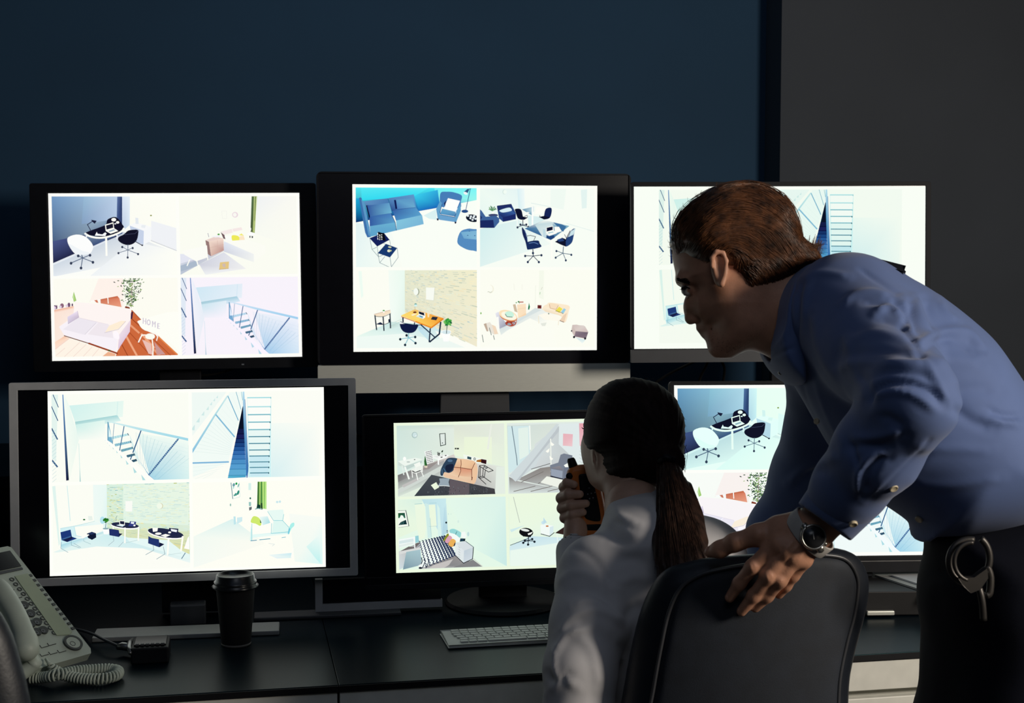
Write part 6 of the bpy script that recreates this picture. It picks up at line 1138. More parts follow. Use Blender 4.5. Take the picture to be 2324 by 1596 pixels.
# hair cap
h = field_px(1295, 835, 1600, 1130, 2.153, 2.466, .0024, WF)
cap = [(1431, 857), (1389, 865), (1361, 882), (1343, 907), (1332, 935), (1325, 962), (1324, 990), (1328, 1014), (1340, 1024), (1350, 1034), (1353, 1054), (1360, 1078), (1380, 1094), (1412, 1104), (1455, 1100), (1500, 1094), (1530, 1072), (1545, 1042), (1552, 1008), (1554, 977), (1550, 945), (1540, 918), (1523, 893), (1500, 875), (1472, 863)]
h.inflate(cap, lambda a, b: 2.305 + (1440 - a) * .0002, .060, .104, 0)
h.cone(c(1500, 1040, 2.231), c(1520, 1050, 2.213), .040, .026, .02)
# strand grooves towards the tie
Vc, Qc = h.mesh(2)
def grooves(V, Q, origin, n_, amp, tw=0.0):
    N = normals(V, Q); px = CX + V[:, 0] * FPX / V[:, 2]; py = CY - V[:, 1] * FPX / V[:, 2]
    a = np.arctan2(py - origin[1], px - origin[0]) + tw * np.hypot(px - origin[0], py - origin[1]) / 300
    r = np.clip(np.hypot(px - origin[0], py - origin[1]) / 60, 0, 1)
    return V + N * (amp * r * (np.sin(a * n_) * .5 + np.sin(a * n_ * 2.7 + 1) * .3 + np.sin(a * n_ * 5.3 + 2) * .2))[:, None]
Vc = grooves(Vc, Qc, (1520, 1048), 34, .0011, .5)
hair = mk('hair', cw(Vc), Qc, 'hair_woman', wo, True)
# ponytail
pt_ = field_px(1460, 1020, 1640, 1330, 1.97, 2.29, .0022, WF)
tail = [(1500, 1045), (1516, 1040), (1535, 1052), (1553, 1080), (1570, 1107), (1584, 1140), (1596, 1178), (1606, 1212), (1611, 1242), (1606, 1285), (1570, 1310), (1520, 1312), (1492, 1290), (1484, 1250), (1484, 1200), (1488, 1160), (1492, 1125), (1496, 1090), (1496, 1060)]
pt_.inflate(tail, lambda a, b: 2.205 - (b - 1050) * .00076, .032, .036, 0)
Vp, Qp = pt_.mesh(2); Np = normals(Vp, Qp); px = CX + Vp[:, 0] * FPX / Vp[:, 2]; py = CY - Vp[:, 1] * FPX / Vp[:, 2]
t = np.clip((py - 1050) / 250, 0, 1); xc = 1512 + 38 * t; u = (px - xc) / (22 + 42 * t)
Vp = Vp + Np * (.0014 * (np.sin(u * 17 + t * 2) + .6 * np.sin(u * 41 + t * 5)))[:, None]
ptail = mk('ponytail', cw(Vp), Qp, 'hair_tail', wo, True)
# flyaway strands and strands lying on the tail
r = np.random.default_rng(11); mb = MB()
for i in range(420):
    k = r.uniform(-1, 1); t = np.linspace(0, 1, 9); xc = 1512 + 38 * t; y = 1046 + 262 * t * r.uniform(.85, 1.04)
    x = xc + k * (20 + 42 * t) + np.sin(t * 6 + i) * 2.5 + r.normal() * 1.5 * t
    X = (x - CX) * (2.19 - (y - 1050) * .00076) / FPX; Y = (CY - y) * (2.19 - (y - 1050) * .00076) / FPX; z = pt_.front(X, Y); z = np.where(np.isnan(z), 2.20 - (y - 1050) * .00076, z) - .0012 + r.normal() * .0008
    mb.tube(cw(np.stack([(x - CX) * z / FPX, (CY - y) * z / FPX, z], -1)), np.linspace(.0006, .00025, 9), 3, cap=False)
for i in range(40):
    a0 = r.uniform(math.pi * .55, math.pi * 1.75); p0 = (1442 + 112 * math.cos(a0 + math.pi), 975 + 118 * math.sin(a0 + math.pi) * .98)
    L = r.uniform(5, 13); da = r.uniform(-.4, .4) + 1.0
    P = [at(p0[0] + L * q * math.cos(a0 + math.pi + da * q) - 2, p0[1] + L * q * math.sin(a0 + math.pi + da * q), 2.3) for q in np.linspace(0, 1, 5)]
    mb.tube(np.array(P), np.linspace(.0004, .00012, 5), 3, cap=False)
for i in range(16):
    x0 = r.uniform(1540, 1556); P = [at(x0 + r.normal() * 2 + 3 * q, 1010 + 50 * q + 14 * q * r.random(), 2.263) for q in np.linspace(0, 1, 5)]
    mb.tube(np.array(P), np.linspace(.0005, .0002, 5), 3, cap=False)
mb.build('loose_strands', 'hair_tail', ptail, True)['kind'] = 'stuff'
# hair band
MB().tube(np.array([at(1497, 1047, 2.194), at(1512, 1038, 2.182), at(1530, 1044, 2.185)]), .0055, 8).build('hair_band', 'black_plastic', ptail, True)

# white shirt
s = field_px(1160, 1080, 1760, 1960, 1.95, 2.466, .0042, WF)
tors = [(1376, 1178), (1388, 1152), (1410, 1144), (1450, 1132), (1492, 1126), (1530, 1144), (1590, 1168), (1625, 1184), (1650, 1210), (1672, 1262), (1690, 1340), (1690, 1500), (1680, 1900), (1395, 1900), (1365, 1560), (1345, 1420), (1310, 1350), (1295, 1290), (1312, 1245), (1345, 1222), (1366, 1204)]
s.inflate(tors, lambda a, b: 2.185 - 0 * a, .070, .118, 0)
s.cone(c(1447, 1192, 2.23), c(1455, 1240, 2.21), .052, .085, .03)
# sleeve of the raised arm
s.chain([c(1352, 1300, 2.139), c(1336, 1420, 2.088), c(1318, 1520, 2.056), c(1312, 1640, 2.047)], [.062, .060, .056, .055], .018)
s.chain([c(1312, 1640, 2.047), c(1316, 1500, 2.144), c(1316, 1330, 2.272), c(1304, 1252, 2.344)], [.052, .046, .040, .034], .02)
# far shoulder
s.chain([c(1615, 1262, 2.208), c(1640, 1400, 2.171), c(1650, 1640, 2.116)], [.060, .056, .050], .02)
s.cone(c(1304, 1240, 2.351), c(1298, 1218, 2.369), .026, .026, .0, sub=True)
V, Q = s.mesh(3)
ST = [([(1262, 1330), (1300, 1300), (1345, 1310), (1400, 1350)], 9, .006), ([(1290, 1240), (1330, 1255), (1370, 1300), (1390, 1360)], 8, -.006),
      ([(1300, 1375), (1340, 1365), (1385, 1385), (1420, 1420)], 8, .007), ([(1290, 1345), (1340, 1340), (1400, 1390)], 7, -.006), ([(1268, 1440), (1300, 1400), (1350, 1385), (1410, 1410)], 7, .006),
      ([(1300, 1410), (1340, 1425), (1390, 1480), (1410, 1540)], 13, -.006), ([(1262, 1480), (1290, 1440), (1340, 1425)], 7, .008), ([(1310, 1440), (1345, 1480), (1360, 1560)], 10, .006),
      ([(1245, 1530), (1262, 1545), (1290, 1535)], 7, -.009), ([(1260, 1470), (1258, 1520), (1268, 1550)], 6, .006), ([(1250, 1575), (1275, 1540), (1310, 1560)], 8, .006),
      ([(1370, 1230), (1420, 1250), (1480, 1240)], 9, .005), ([(1390, 1275), (1440, 1270), (1480, 1290)], 10, -.005), ([(1375, 1200), (1400, 1170), (1450, 1190)], 7, .005), ([(1385, 1160), (1400, 1185), (1440, 1200)], 6, -.005),
      ([(1400, 1330), (1440, 1310), (1480, 1320)], 10, .006), ([(1410, 1420), (1440, 1380), (1470, 1390)], 10, -.006), ([(1400, 1450), (1430, 1500), (1440, 1580)], 12, -.007), ([(1240, 1560), (1235, 1596), (1228, 1640)], 9, .005)]
V = folds(V, Q, ST, .0010, 3, gain=.55)
shirt = mk('shirt', cw(V), Q, 'shirt_white', wo, True)
# collar (stands up and folds down)
co = field_px(1350, 1080, 1540, 1240, 2.116, 2.355, .0024, WF)
co.inflate([(1377, 1192), (1384, 1152), (1398, 1140), (1430, 1126), (1462, 1116), (1492, 1110), (1500, 1130), (1492, 1160), (1470, 1172), (1440, 1180), (1410, 1192), (1392, 1212)], lambda a, b: 2.24 + 0 * a, .020, .070, 0)
V, Q = co.mesh(3); V = folds(V, Q, [([(1392, 1150), (1430, 1140), (1488, 1128)], 5, -.0025), ([(1386, 1185), (1420, 1172), (1480, 1160)], 6, .003)], .0004, 5)
mk('collar', cw(V), Q, 'shirt_white', shirt, True)
# dark skirt / legs on the chair
le = Field([-.02, -1.0, 1.9], [.5, -.55, 2.8], .010)
hipc = np.array([(1560 - CX) * 2.144 / FPX, 0, 0])
def wc(x, y, z):  # world -> camera frame
    return np.array([x, y * math.sin(PITCH) + (z - CAMH) * math.cos(PITCH), y * math.cos(PITCH) - (z - CAMH) * math.sin(PITCH)])
hx, hy = float(wl[0]) + .02, float(wl[1])
lg = Field(wc(hx - .3, hy - .25, .0) - .05, wc(hx + .3, hy + .75, .80) + np.array([.05, .05, .05]), .010)
P_ = [wc(hx - .3, hy - .25, 0), wc(hx + .3, hy + .8, .8), wc(hx - .3, hy + .8, 0), wc(hx - .3, hy - .25, .8)]
lg = Field(np.min(P_, 0) - .03, np.max(P_, 0) + .03, .010)
lg.cone(wc(hx - .06, hy, .58), wc(hx + .08, hy, .58), .11, .11, .03)
for sx in (-1, 1):
    lg.chain([wc(hx + .09 * sx, hy, .585), wc(hx + .11 * sx, hy + .36, .56), wc(hx + .10 * sx, hy + .40, .10)], [.085, .060, .042], .02)
    lg.cone(wc(hx + .10 * sx, hy + .38, .045), wc(hx + .10 * sx, hy + .50, .035), .040, .032, .02)
V, Q = lg.mesh(2); mk('trousers', cw(V), Q, 'trousers', wo, True)

# ------------------------------------------------------------------ orange radio in her hand
ra = thing('walkie_talkie', 'orange handheld radio with a black antenna held up by the seated woman', 'radio', tuple(at(1335, 1140, 2.378)))
q = field_px(1270, 1040, 1400, 1240, 2.318, 2.447, .0014, WF)
q.inflate([(1286, 1078), (1290, 1065), (1302, 1057), (1330, 1054), (1346, 1058), (1355, 1075), (1364, 1105), (1373, 1150), (1378, 1190), (1374, 1212), (1356, 1218), (1318, 1218), (1306, 1210), (1298, 1170), (1292, 1120)], 2.378, .010, .0155, 0)
V, Q = q.mesh(2); bd = mk('body', cw(V), Q, 'orange', ra, True)
q = field_px(1290, 1060, 1390, 1230, 2.337, 2.392, .0012, WF)
q.inflate([(1313, 1082), (1318, 1076), (1338, 1076), (1346, 1090), (1353, 1118), (1360, 1150), (1364, 1178), (1358, 1184), (1340, 1182), (1327, 1174), (1322, 1150), (1316, 1115)], 2.363, .005, .0022, 0)
V, Q = q.mesh(2); mk('front_panel', cw(V), Q, 'black_plastic', ra, True)
q = field_px(1290, 1180, 1390, 1230, 2.337, 2.392, .0012, WF)
q.inflate([(1305, 1184), (1330, 1190), (1368, 1190), (1370, 1204), (1330, 1204), (1308, 1198)], 2.364, .004, .0020, 0)
V, Q = q.mesh(2); mk('grip_band', cw(V), Q, 'black_plastic', ra, True)
MB().tube(np.array([at(1303, 1066, 2.378), at(1300, 1056, 2.378), at(1296, 1044, 2.378), at(1295, 1040, 2.378)]), [.0080, .0078, .0068, .005], 14).build('antenna', 'black_plastic', ra, True)
MB().lathe([(.0075, 0), (.0075, .006), (.006, .008)], at(1336, 1057, 2.378), n=16).build('knob', 'black_plastic', ra, True)
MB().lathe([(.0058, 0), (.0058, .003), (.004, .004)], at(1292, 1081, 2.367), axis=tuple(at(1292, 1081, 2.5) - at(1292, 1081, 2.6)), n=16).build('side_button', 'black_plastic', ra, True)
for x, y in ((1334, 1122), (1342, 1120), (1350, 1118), (1338, 1132), (1346, 1130), (1337, 1108)):
    MB().lathe([(.0014, 0), (.0012, .0012)], at(x, y, 2.361), axis=tuple(at(x, y, 2.5) - at(x, y, 2.6)), n=10).build('key', 'led', ra, True)
# ------------------------------------------------------------------ standing man leaning over the chair
ml = at(2260, 1700, 2.06); ml[2] = 0
ma = thing('person', 'standing man in a light blue uniform shirt leaning in, hand on the chair back', 'person', tuple(ml))
HZ = 2.12
f = field_px(1500, 405, 1900, 860, 2.00, 2.25, .0019)
face = [(1548, 530), (1534, 572), (1536, 600), (1537, 620), (1534, 634), (1538, 646), (1549, 653), (1557, 662), (1562, 674), (1561, 688), (1557, 702), (1555, 716), (1558, 727), (1566, 732), (1575, 730), (1580, 737), (1585, 744), (1592, 748), (1599, 750), (1600, 758), (1607, 764), (1615, 768), (1618, 776), (1621, 786), (1626, 794), (1638, 801), (1653, 801), (1670, 794), (1685, 783), (1700, 773), (1722, 758), (1752, 700), (1790, 620), (1800, 560), (1780, 490), (1720, 450), (1650, 445), (1590, 470), (1560, 505)]
def gs(a, b, x, y, s): return np.exp(-((a - x) ** 2 + (b - y) ** 2) / (s * s))
def TF(a, b):
    t = .074 - .018 * np.clip((b - 690) / 100, 0, 1) - .016 * np.clip((1640 - a) / 90, 0, 1) * np.clip((b - 640) / 60, 0, 1)
    return t - .036 * gs(a, b, 1562, 712, 26) - .018 * gs(a, b, 1602, 752, 22) - .012 * gs(a, b, 1556, 660, 14)
f.inflate(face, HZ, .050, TF, 0, 200)
f.ell(c(1672, 560, HZ), (.092, .080, .078), .02, rot=-.1)
f.cone(c(1600, 690, HZ - .028), c(1575, 690, HZ - .018), .020, .014, .018)     # cheekbone
f.cone(c(1545, 634, HZ - .026), c(1560, 640, HZ - .040), .005, .005, .014)      # brow ridge
f.ell(c(1557, 657, HZ - .044), (.008, .0055, .008), .010, sub=True)
f.ell(c(1562, 658, HZ - .030), (.0100, .0092, .0105), .003)
f.cone(c(1568, 724, HZ - .012), c(1572, 725, HZ - .016), .0085, .007, .006)     # nostril wing
f.cone(c(1690, 740, HZ - .045), c(1640, 782, HZ - .020), .022, .020, .03)       # jaw line
f.cone(c(1590, 745, HZ - .008), c(1612, 742, HZ - .026), .0065, .004, .006); f.cone(c(1599, 757, HZ - .008), c(1614, 753, HZ - .024), .0060, .004, .006)
f.cone(c(1600, 751, HZ - .012), c(1616, 748, HZ - .030), .0015, .0015, .002, sub=True)
# neck
f.cone(c(1725, 690, HZ), c(1850, 755, 2.09), .062, .066, .03); f.cone(c(1742, 640, HZ), c(1860, 700, 2.09), .055, .06, .03)
# ear
f.ell(c(1632, 610, HZ - .084), (.0118, .0270, .012), .005, rot=.10)
f.ell(c(1630, 606, HZ - .098), (.0075, .018, .007), .003, rot=.10, sub=True)
f.chain([c(1616, 606, HZ - .093), c(1616, 586, HZ - .095), c(1626, 571, HZ - .096), (c(1641, 574, HZ - .096)), c(1648, 592, HZ - .096), c(1646, 622, HZ - .095), c(1638, 645, HZ - .093)], [.0025, .0033, .0035, .0035, .0035, .0033, .005], .002)
Vh, Qh = f.mesh(2)
# trunk and limbs under the clothes
g = field_px(1600, 600, 2560, 1260, 1.60, 2.60, .0065)
g.cone(c(1850, 730, 2.09), c(2010, 830, 2.07), .05, .085, .04); g.cone(c(2010, 830, 2.07), c(2240, 1060, 2.07), .085, .080, .05)
g.chain([c(1960, 760, 1.985), c(2060, 905, 1.735), c(1880, 1165, 1.875)], [.040, .026, .022], .02)
g.chain([c(1880, 800, 2.21), c(1832, 1075, 2.37), c(1760, 1215, 2.42)], [.036, .028, .026], .02)
Vt, Qt = g.mesh(1)
# near hand on the chair
n_ = field_px(1560, 1130, 1960, 1440, 1.80, 2.02, .00135)
n_.cone(c(1905, 1148, 1.870), c(1842, 1205, 1.888), .030, .0265, .012)
n_.cone(c(1842, 1205, 1.888), c(1812, 1222, 1.893), .0265, .027, .012)
W_ = c(1828, 1214, 1.893)
for a, r0, r1 in (((1768, 1232, 1.888), .021, .0125), ((1786, 1249, 1.882), .021, .0130), ((1805, 1262, 1.883), .021, .0125), ((1823, 1270, 1.890), .020, .0120)):
    n_.cone(W_, c(*a), r0, r1, .012)
n_.cone(c(1800, 1215, 1.895), c(1790, 1255, 1.895), .018, .014, .014)
n_.chain([c(1762, 1234, 1.888), c(1708, 1287, 1.896), c(1678, 1324, 1.912), c(1656, 1357, 1.924)], [0.0115, 0.0096, 0.0085, 0.0068], .006)
n_.chain([c(1784, 1251, 1.882), c(1744, 1309, 1.888), c(1711, 1352, 1.908), c(1683, 1388, 1.924)], [0.0120, 0.0098, 0.0086, 0.0070], .006)
n_.chain([c(1803, 1265, 1.883), c(1770, 1318, 1.890), c(1741, 1353, 1.910), c(1714, 1380, 1.924)], [0.0115, 0.0094, 0.0083, 0.0066], .006)
n_.chain([c(1824, 1272, 1.891), c(1800, 1306, 1.903), c(1784, 1330, 1.914), c(1768, 1350, 1.925)], [0.0109, 0.0085, 0.0074, 0.0061], .005)
n_.cone(c(1815, 1200, 1.90), c(1768, 1200, 1.905), .022, .018, .014)
n_.chain([c(1775, 1206, 1.905), c(1722, 1214, 1.906), c(1668, 1231, 1.915), c(1634, 1247, 1.928), c(1612, 1253, 1.938)], [.0180, .0142, .0118, .0108, .0082], .008)
for k_ in ((1768, 1232, 1.877), (1786, 1248, 1.870), (1805, 1261, 1.872), (1823, 1270, 1.880)): n_.ell(c(*k_), (.0050, .0050, .0030), .010)
for k_, q_ in (((1708, 1286, 1.888), .0045), ((1744, 1308, 1.880), .0045), ((1770, 1317, 1.882), .004), ((1722, 1212, 1.896), .007), ((1668, 1229, 1.908), .006)): n_.ell(c(*k_), (q_,) * 3, .006)
Vn, Qn = n_.mesh(2)
HF = [([(1800, 1228), (1770, 1262), (1735, 1285)], 3.5, .0012), ([(1815, 1236), (1792, 1262)], 3, .0012), ([(1828, 1246), (1812, 1268)], 3, .0010), ([(1780, 1238), (1772, 1256), (1755, 1272)], 5, -.0020), ([(1799, 1255), (1784, 1282)], 4, -.0022), ([(1745, 1225), (1760, 1212), (1790, 1206)], 5, -.0015), ([(1706, 1280), (1712, 1294)], 2, -.0008), ([(1742, 1302), (1750, 1316)], 2, -.0008), ([(1676, 1222), (1680, 1238)], 2, -.0010), ([(1800, 1190), (1780, 1200)], 3, -.0012)]
Vn = folds(Vn, Qn, HF, .0002, 8)
# far hand on the desk
fh = np.array([at(1718, 1440, 2.53)]).reshape(3); fh[2] = .772
fhc = wc(*fh); wr = c(1735, 1345, 2.485)
o_ = Field(np.minimum(fhc, c(1800, 1180, 2.38)) - .12, np.maximum(fhc, c(1800, 1180, 2.38)) + .12, .003)
o_.chain([c(1760, 1215, 2.42), wr, fhc], [.030, .025, .024], .012)
for i, L in enumerate((.072, .082, .078, .064)):
    b = wc(fh[0] - .03 + .02 * i, fh[1] + .03, .768); m2 = wc(fh[0] - .034 + .024 * i, fh[1] + .03 + L * .5, .772); e2 = wc(fh[0] - .036 + .026 * i, fh[1] + .03 + L, .762)
    o_.cone(fhc, b, .022, .012, .01); o_.chain([b, m2, e2], [.0105, .0095, .0078], .004)
o_.chain([fhc, wc(fh[0] + .045, fh[1] + .02, .768), wc(fh[0] + .065, fh[1] + .05, .762)], [.018, .012, .009], .006)
Vo, Qo = o_.mesh(2)
V, Q = join([(Vh, Qh), (Vt, Qt), (Vn, Qn), (Vo, Qo)])
body = mk('body', cw(V), Q, 'skin', ma, True)
# nails
for (x, y, d), (dx, dy), r_ in (((1612, 1250, 1.931), (-10, 3), .0058), ((1657, 1354, 1.9175), (-6, 9), .0050), ((1684, 1385, 1.9175), (-7, 9), .0052), ((1715, 1377, 1.9180), (-7, 8), .0048)):
    p0 = at(x - dx * .4, y - dy * .4, d); p1 = at(x + dx * .6, y + dy * .6, d + .002); e = p1 - p0; L = np.linalg.norm(e); e /= L; nn = at(x, y, d - .1) - at(x, y, d); nn /= np.linalg.norm(nn); s2 = np.cross(e, nn); a = np.arange(14) * 2 * math.pi / 14
    MB().prism([(p0 + p1) / 2 + e * math.cos(t) * L * .55 + s2 * math.sin(t) * r_ for t in a], nn * .0014).build('fingernail', 'nail', body, True, bevel=.0005)
# eye, brow, lashes
MB().lathe([(.0001, -.0098), (.005, -.0088), (.0085, -.005), (.0098, 0), (.0085, .005), (.005, .0088), (.0001, .0098)], at(1560.5, 657.5, HZ - .0305), n=20).build('eye', 'eye', ma, True)
mb = MB()
for i in range(9): x = 1548 + i * 1.5; mb.tube(np.array([at(x, 654.5 - i * .2, HZ - .040), at(x - 3.0, 656.5, HZ - .042), at(x - 6.5, 657.5 + i * .1, HZ - .042)]), [.0004, .0003, .0001], 4)
mb.tube(np.array([at(1547, 654, HZ - .036), at(1556, 651, HZ - .044), at(1566, 655, HZ - .045)]), .0011, 6); mb.build('eyelashes', 'hair_woman', ma, True)
r = np.random.default_rng(2); mb = MB()
for i in range(90):
    t = r.random(); x = 1535 + 24 * t; y = 634 + 5 * t + r.normal() * 2.6; d = HZ - .030 - .020 * t
    mb.tube(np.array([at(x, y, d - .005), at(x + 4, y + 1.0, d - .0075), at(x + 8, y + 4, d - .006)]), [.0005, .0005, .0002], 3, cap=False)
mb.build('eyebrow', 'hair_woman', ma, True)['kind'] = 'stuff'
# short beard stubble along jaw and chin
mb = MB()
for i in range(500):
    t = r.random(); P_ = [(1600, 770), (1618, 786), (1640, 797), (1668, 790), (1695, 772), (1715, 740)]; k = t * 5; j = min(4, int(k)); x = P_[j][0] + (P_[j + 1][0] - P_[j][0]) * (k - j) + r.normal() * 7; y = P_[j][1] + (P_[j + 1][1] - P_[j][1]) * (k - j) - abs(r.normal()) * 14 + 4
    X = (x - CX) * HZ / FPX; Y = (CY - y) * HZ / FPX; z = float(f.front(np.array([X]), np.array([Y]))[0])
    if not z == z: continue
    s_ = z / HZ; p = np.array([X, Y, z])
    mb.tube(cw(np.array([p, p + [-.0006, -.0014, -.0010]])), [.00016, .00006], 3, cap=False)
mb.build('beard_stubble', 'hair_woman', ma, True)['kind'] = 'stuff'

# hair: volume + strands
h = field_px(1490, 395, 1900, 680, 1.98, 2.27, .0020)
hp = [(1529, 586), (1521, 560), (1521, 536), (1527, 517), (1536, 500), (1549, 478), (1567, 461), (1588, 444), (1610, 430), (1640, 421), (1676, 418), (1711, 421), (1740, 432), (1768, 450), (1790, 468), (1802, 492), (1812, 516), (1817, 544), (1832, 560), (1850, 570), (1860, 588), (1860, 612), (1836, 630), (1812, 640), (1790, 656), (1762, 676), (1725, 690), (1690, 698), (1662, 696), (1645, 672), (1636, 648), (1622, 640), (1606, 638), (1590, 628), (1570, 618), (1552, 602), (1541, 590)]
def TH(a, b): return .092 - .016 * np.clip((b - 600) / 60, 0, 1) - .020 * np.clip((a - 1790) / 60, 0, 1) - .022 * np.clip((1570 - a) / 40, 0, 1)
h.inflate(hp, HZ, .045, TH, 0, 220)
Vc, Qc = h.mesh(2); Nc = normals(Vc, Qc)
px = CX + Vc[:, 0] * FPX / Vc[:, 2]; py = CY - Vc[:, 1] * FPX / Vc[:, 2]
G = [[(1530, 580), (1524, 556), (1527, 525), (1545, 485), (1585, 449), (1640, 424), (1700, 421), (1755, 443), (1792, 474), (1808, 512), (1816, 545), (1838, 566), (1857, 552)],
     [(1534, 576), (1532, 550), (1545, 515), (1580, 475), (1635, 448), (1695, 446), (1748, 468), (1780, 500), (1800, 540), (1825, 570), (1862, 582)],
     [(1545, 566), (1552, 540), (1580, 505), (1630, 482), (1690, 480), (1735, 505), (1765, 540), (1795, 575), (1830, 592), (1860, 600)],
     [(1556, 580), (1572, 545), (1610, 520), (1660, 512), (1710, 522), (1745, 555), (1780, 595), (1815, 612), (1835, 618)],
     [(1566, 606), (1590, 560), (1630, 545), (1675, 545), (1720, 565), (1762, 605), (1800, 640)],
     [(1590, 606), (1605, 575), (1640, 562), (1685, 575), (1725, 610), (1752, 645), (1768, 672)],
     [(1645, 575), (1668, 590), (1692, 620), (1712, 650), (1728, 682)],
     [(1640, 590), (1646, 615), (1655, 645), (1668, 672), (1682, 694)]]
Gs = [spline(g_, 80)[np.linspace(0, len(spline(g_, 80)) - 1, 40).astype(int)] for g_ in map(np.array, G)]
wv = np.sin(px * .060 + 2.2 * np.sin(py * .045)) * np.sin(py * .10 + 1.5 * np.sin(px * .03))
Vc = Vc + Nc * (.0022 * wv)[:, None]
hair = mk('hair', cw(Vc), Qc, 'hair_man', ma, True)
r = np.random.default_rng(21)
tt = np.linspace(0, 1, 14)
def lock(mb, k, rad, lift, a, b, jit, wamp):
    j = min(len(Gs) - 2, int(k)); u = k - j; g0 = Gs[j] * (1 - u) + Gs[j + 1] * u
    ti = a + (b - a) * tt; ii = ti * 39; i0 = np.clip(ii.astype(int), 0, 38); w = (ii - i0)[:, None]; P = g0[i0] * (1 - w) + g0[i0 + 1] * w
    ph_ = r.uniform(0, 6.28); P = P + np.stack([np.sin(ti * 13 + ph_ * .25 + k * 1.6) * wamp, np.cos(ti * 15 + ph_ * .25 + k * 2.1) * wamp], 1) + r.normal(size=2) * jit
    X = (P[:, 0] - CX) * HZ / FPX; Y = (CY - P[:, 1]) * HZ / FPX; z = h.front(X, Y); bad = np.isnan(z)
    z = np.where(bad, HZ - r.uniform(0, .03), z) - lift
    mb.tube(cw(np.stack([(P[:, 0] - CX) * z / FPX * 1.0, (CY - P[:, 1]) * z / FPX, z], -1)) if False else cw(np.stack([X, Y, z], -1)), rad * np.array([.5, .9] + [1] * 9 + [.8, .5, .15]), 3, cap=False)
mb = MB()
for i in range(5200):
    k = r.uniform(0, 6.99); a = r.uniform(0, .6); lock(mb, k, r.uniform(.00022, .00050), r.uniform(.0002, .0055), a, min(1, a + r.uniform(.25, .6)), 1.2, r.uniform(3, 7))
for i in range(160):
    k = r.uniform(0, .35); lock(mb, k, .00035, .001, r.uniform(0, .5), r.uniform(.6, 1), 3.0, 3.0)
for i in range(420):       # flipped ends at the nape
    x0, y0 = r.uniform(1800, 1850), r.uniform(552, 618); d = HZ - r.uniform(-.04, .06); dx = r.uniform(6, 20); up = r.uniform(-26, 6)
    P = spline([(x0 - 26, y0 - 12), (x0, y0 + 5), (x0 + dx * .6, y0 + 4), (x0 + dx, y0 + up)], 9)
    mb.tube(np.array([at(q[0], q[1], d) for q in P]), np.linspace(.0008, .0002, len(P)), 3, cap=False)
for i in range(120):       # fine flyaways on the outline
    t = r.random(); g0 = Gs[0][int(t * 30)]; a = math.atan2(560 - g0[1], g0[0] - 1680) + r.uniform(-1.2, .5); L = r.uniform(4, 16)
    mb.tube(np.array([at(g0[0], g0[1], HZ), at(g0[0] + L * .6 * math.cos(a), g0[1] - L * .6 * math.sin(a), HZ), at(g0[0] + L * math.cos(a - .5), g0[1] - L * math.sin(a - .5), HZ)]), [.0004, .0003, .0001], 3, cap=False)
mb.build('strands', 'hair_man', hair, True)['kind'] = 'stuff'

# shirt
s = field_px(1670, 580, 2560, 1280, 1.58, 2.56, .0038)
TZ = 2.075
tor = [(1803, 800), (1803, 760), (1808, 700), (1822, 648), (1842, 616), (1862, 604), (1885, 599), (1915, 596), (1950, 597), (2000, 611), (2050, 628), (2095, 652), (2150, 690), (2200, 731), (2240, 770), (2278, 820), (2312, 872), (2352, 935), (2392, 1005), (2420, 1080), (2420, 1180), (2330, 1200), (2240, 1215), (2150, 1222), (2112, 1216), (2096, 1228), (2077, 1225), (2071, 1192), (2010, 1146), (1960, 1120), (1925, 1070), (1884, 1010), (1855, 960), (1830, 915), (1808, 878), (1800, 850)]
s.inflate(tor, lambda a, b: TZ + 0 * a, .125, lambda a, b: .165 - .05 * np.clip((1830 - a) / 70, 0, 1), 0, 200)
s.chain([c(1925, 715, 2.01), c(1985, 790, 1.92), c(2072, 905, 1.745)], [.088, .072, .054], .030)
s.cone(c(2072, 905, 1.745), c(2100, 925, 1.735), .050, .036, .012)
s.chain([c(2072, 905, 1.745), c(1990, 1025, 1.80), c(1930, 1105, 1.845), c(1880, 1168, 1.875)], [.053, .053, .046, .038], .020)
s.chain([c(1870, 790, 2.21), c(1886, 870, 2.25), c(1832, 1075, 2.37), c(1762, 1205, 2.42), c(1738, 1320, 2.475)], [.080, .062, .054, .045, .038], .030)
FA = c(1840, 1207, 1.888) - c(2060, 920, 1.750); FB = np.array([-.58, -.80, 0.0])
KEEP = s.F.copy(); s.cut(c(1876, 1176, 1.876), FB); gxk = (s.x < c(1960, 1100, 1.9)[0]) & (s.z < 2.0); s.F = np.where(gxk, s.F, KEEP)
s.cone(c(1890, 1155, 1.868), c(1830, 1225, 1.90), .031, .033, .0, sub=True)
V, Q = s.mesh(3)
def q3(pts): return [(1680 + u * .4387, 580 + v * .4387) for u, v in pts]
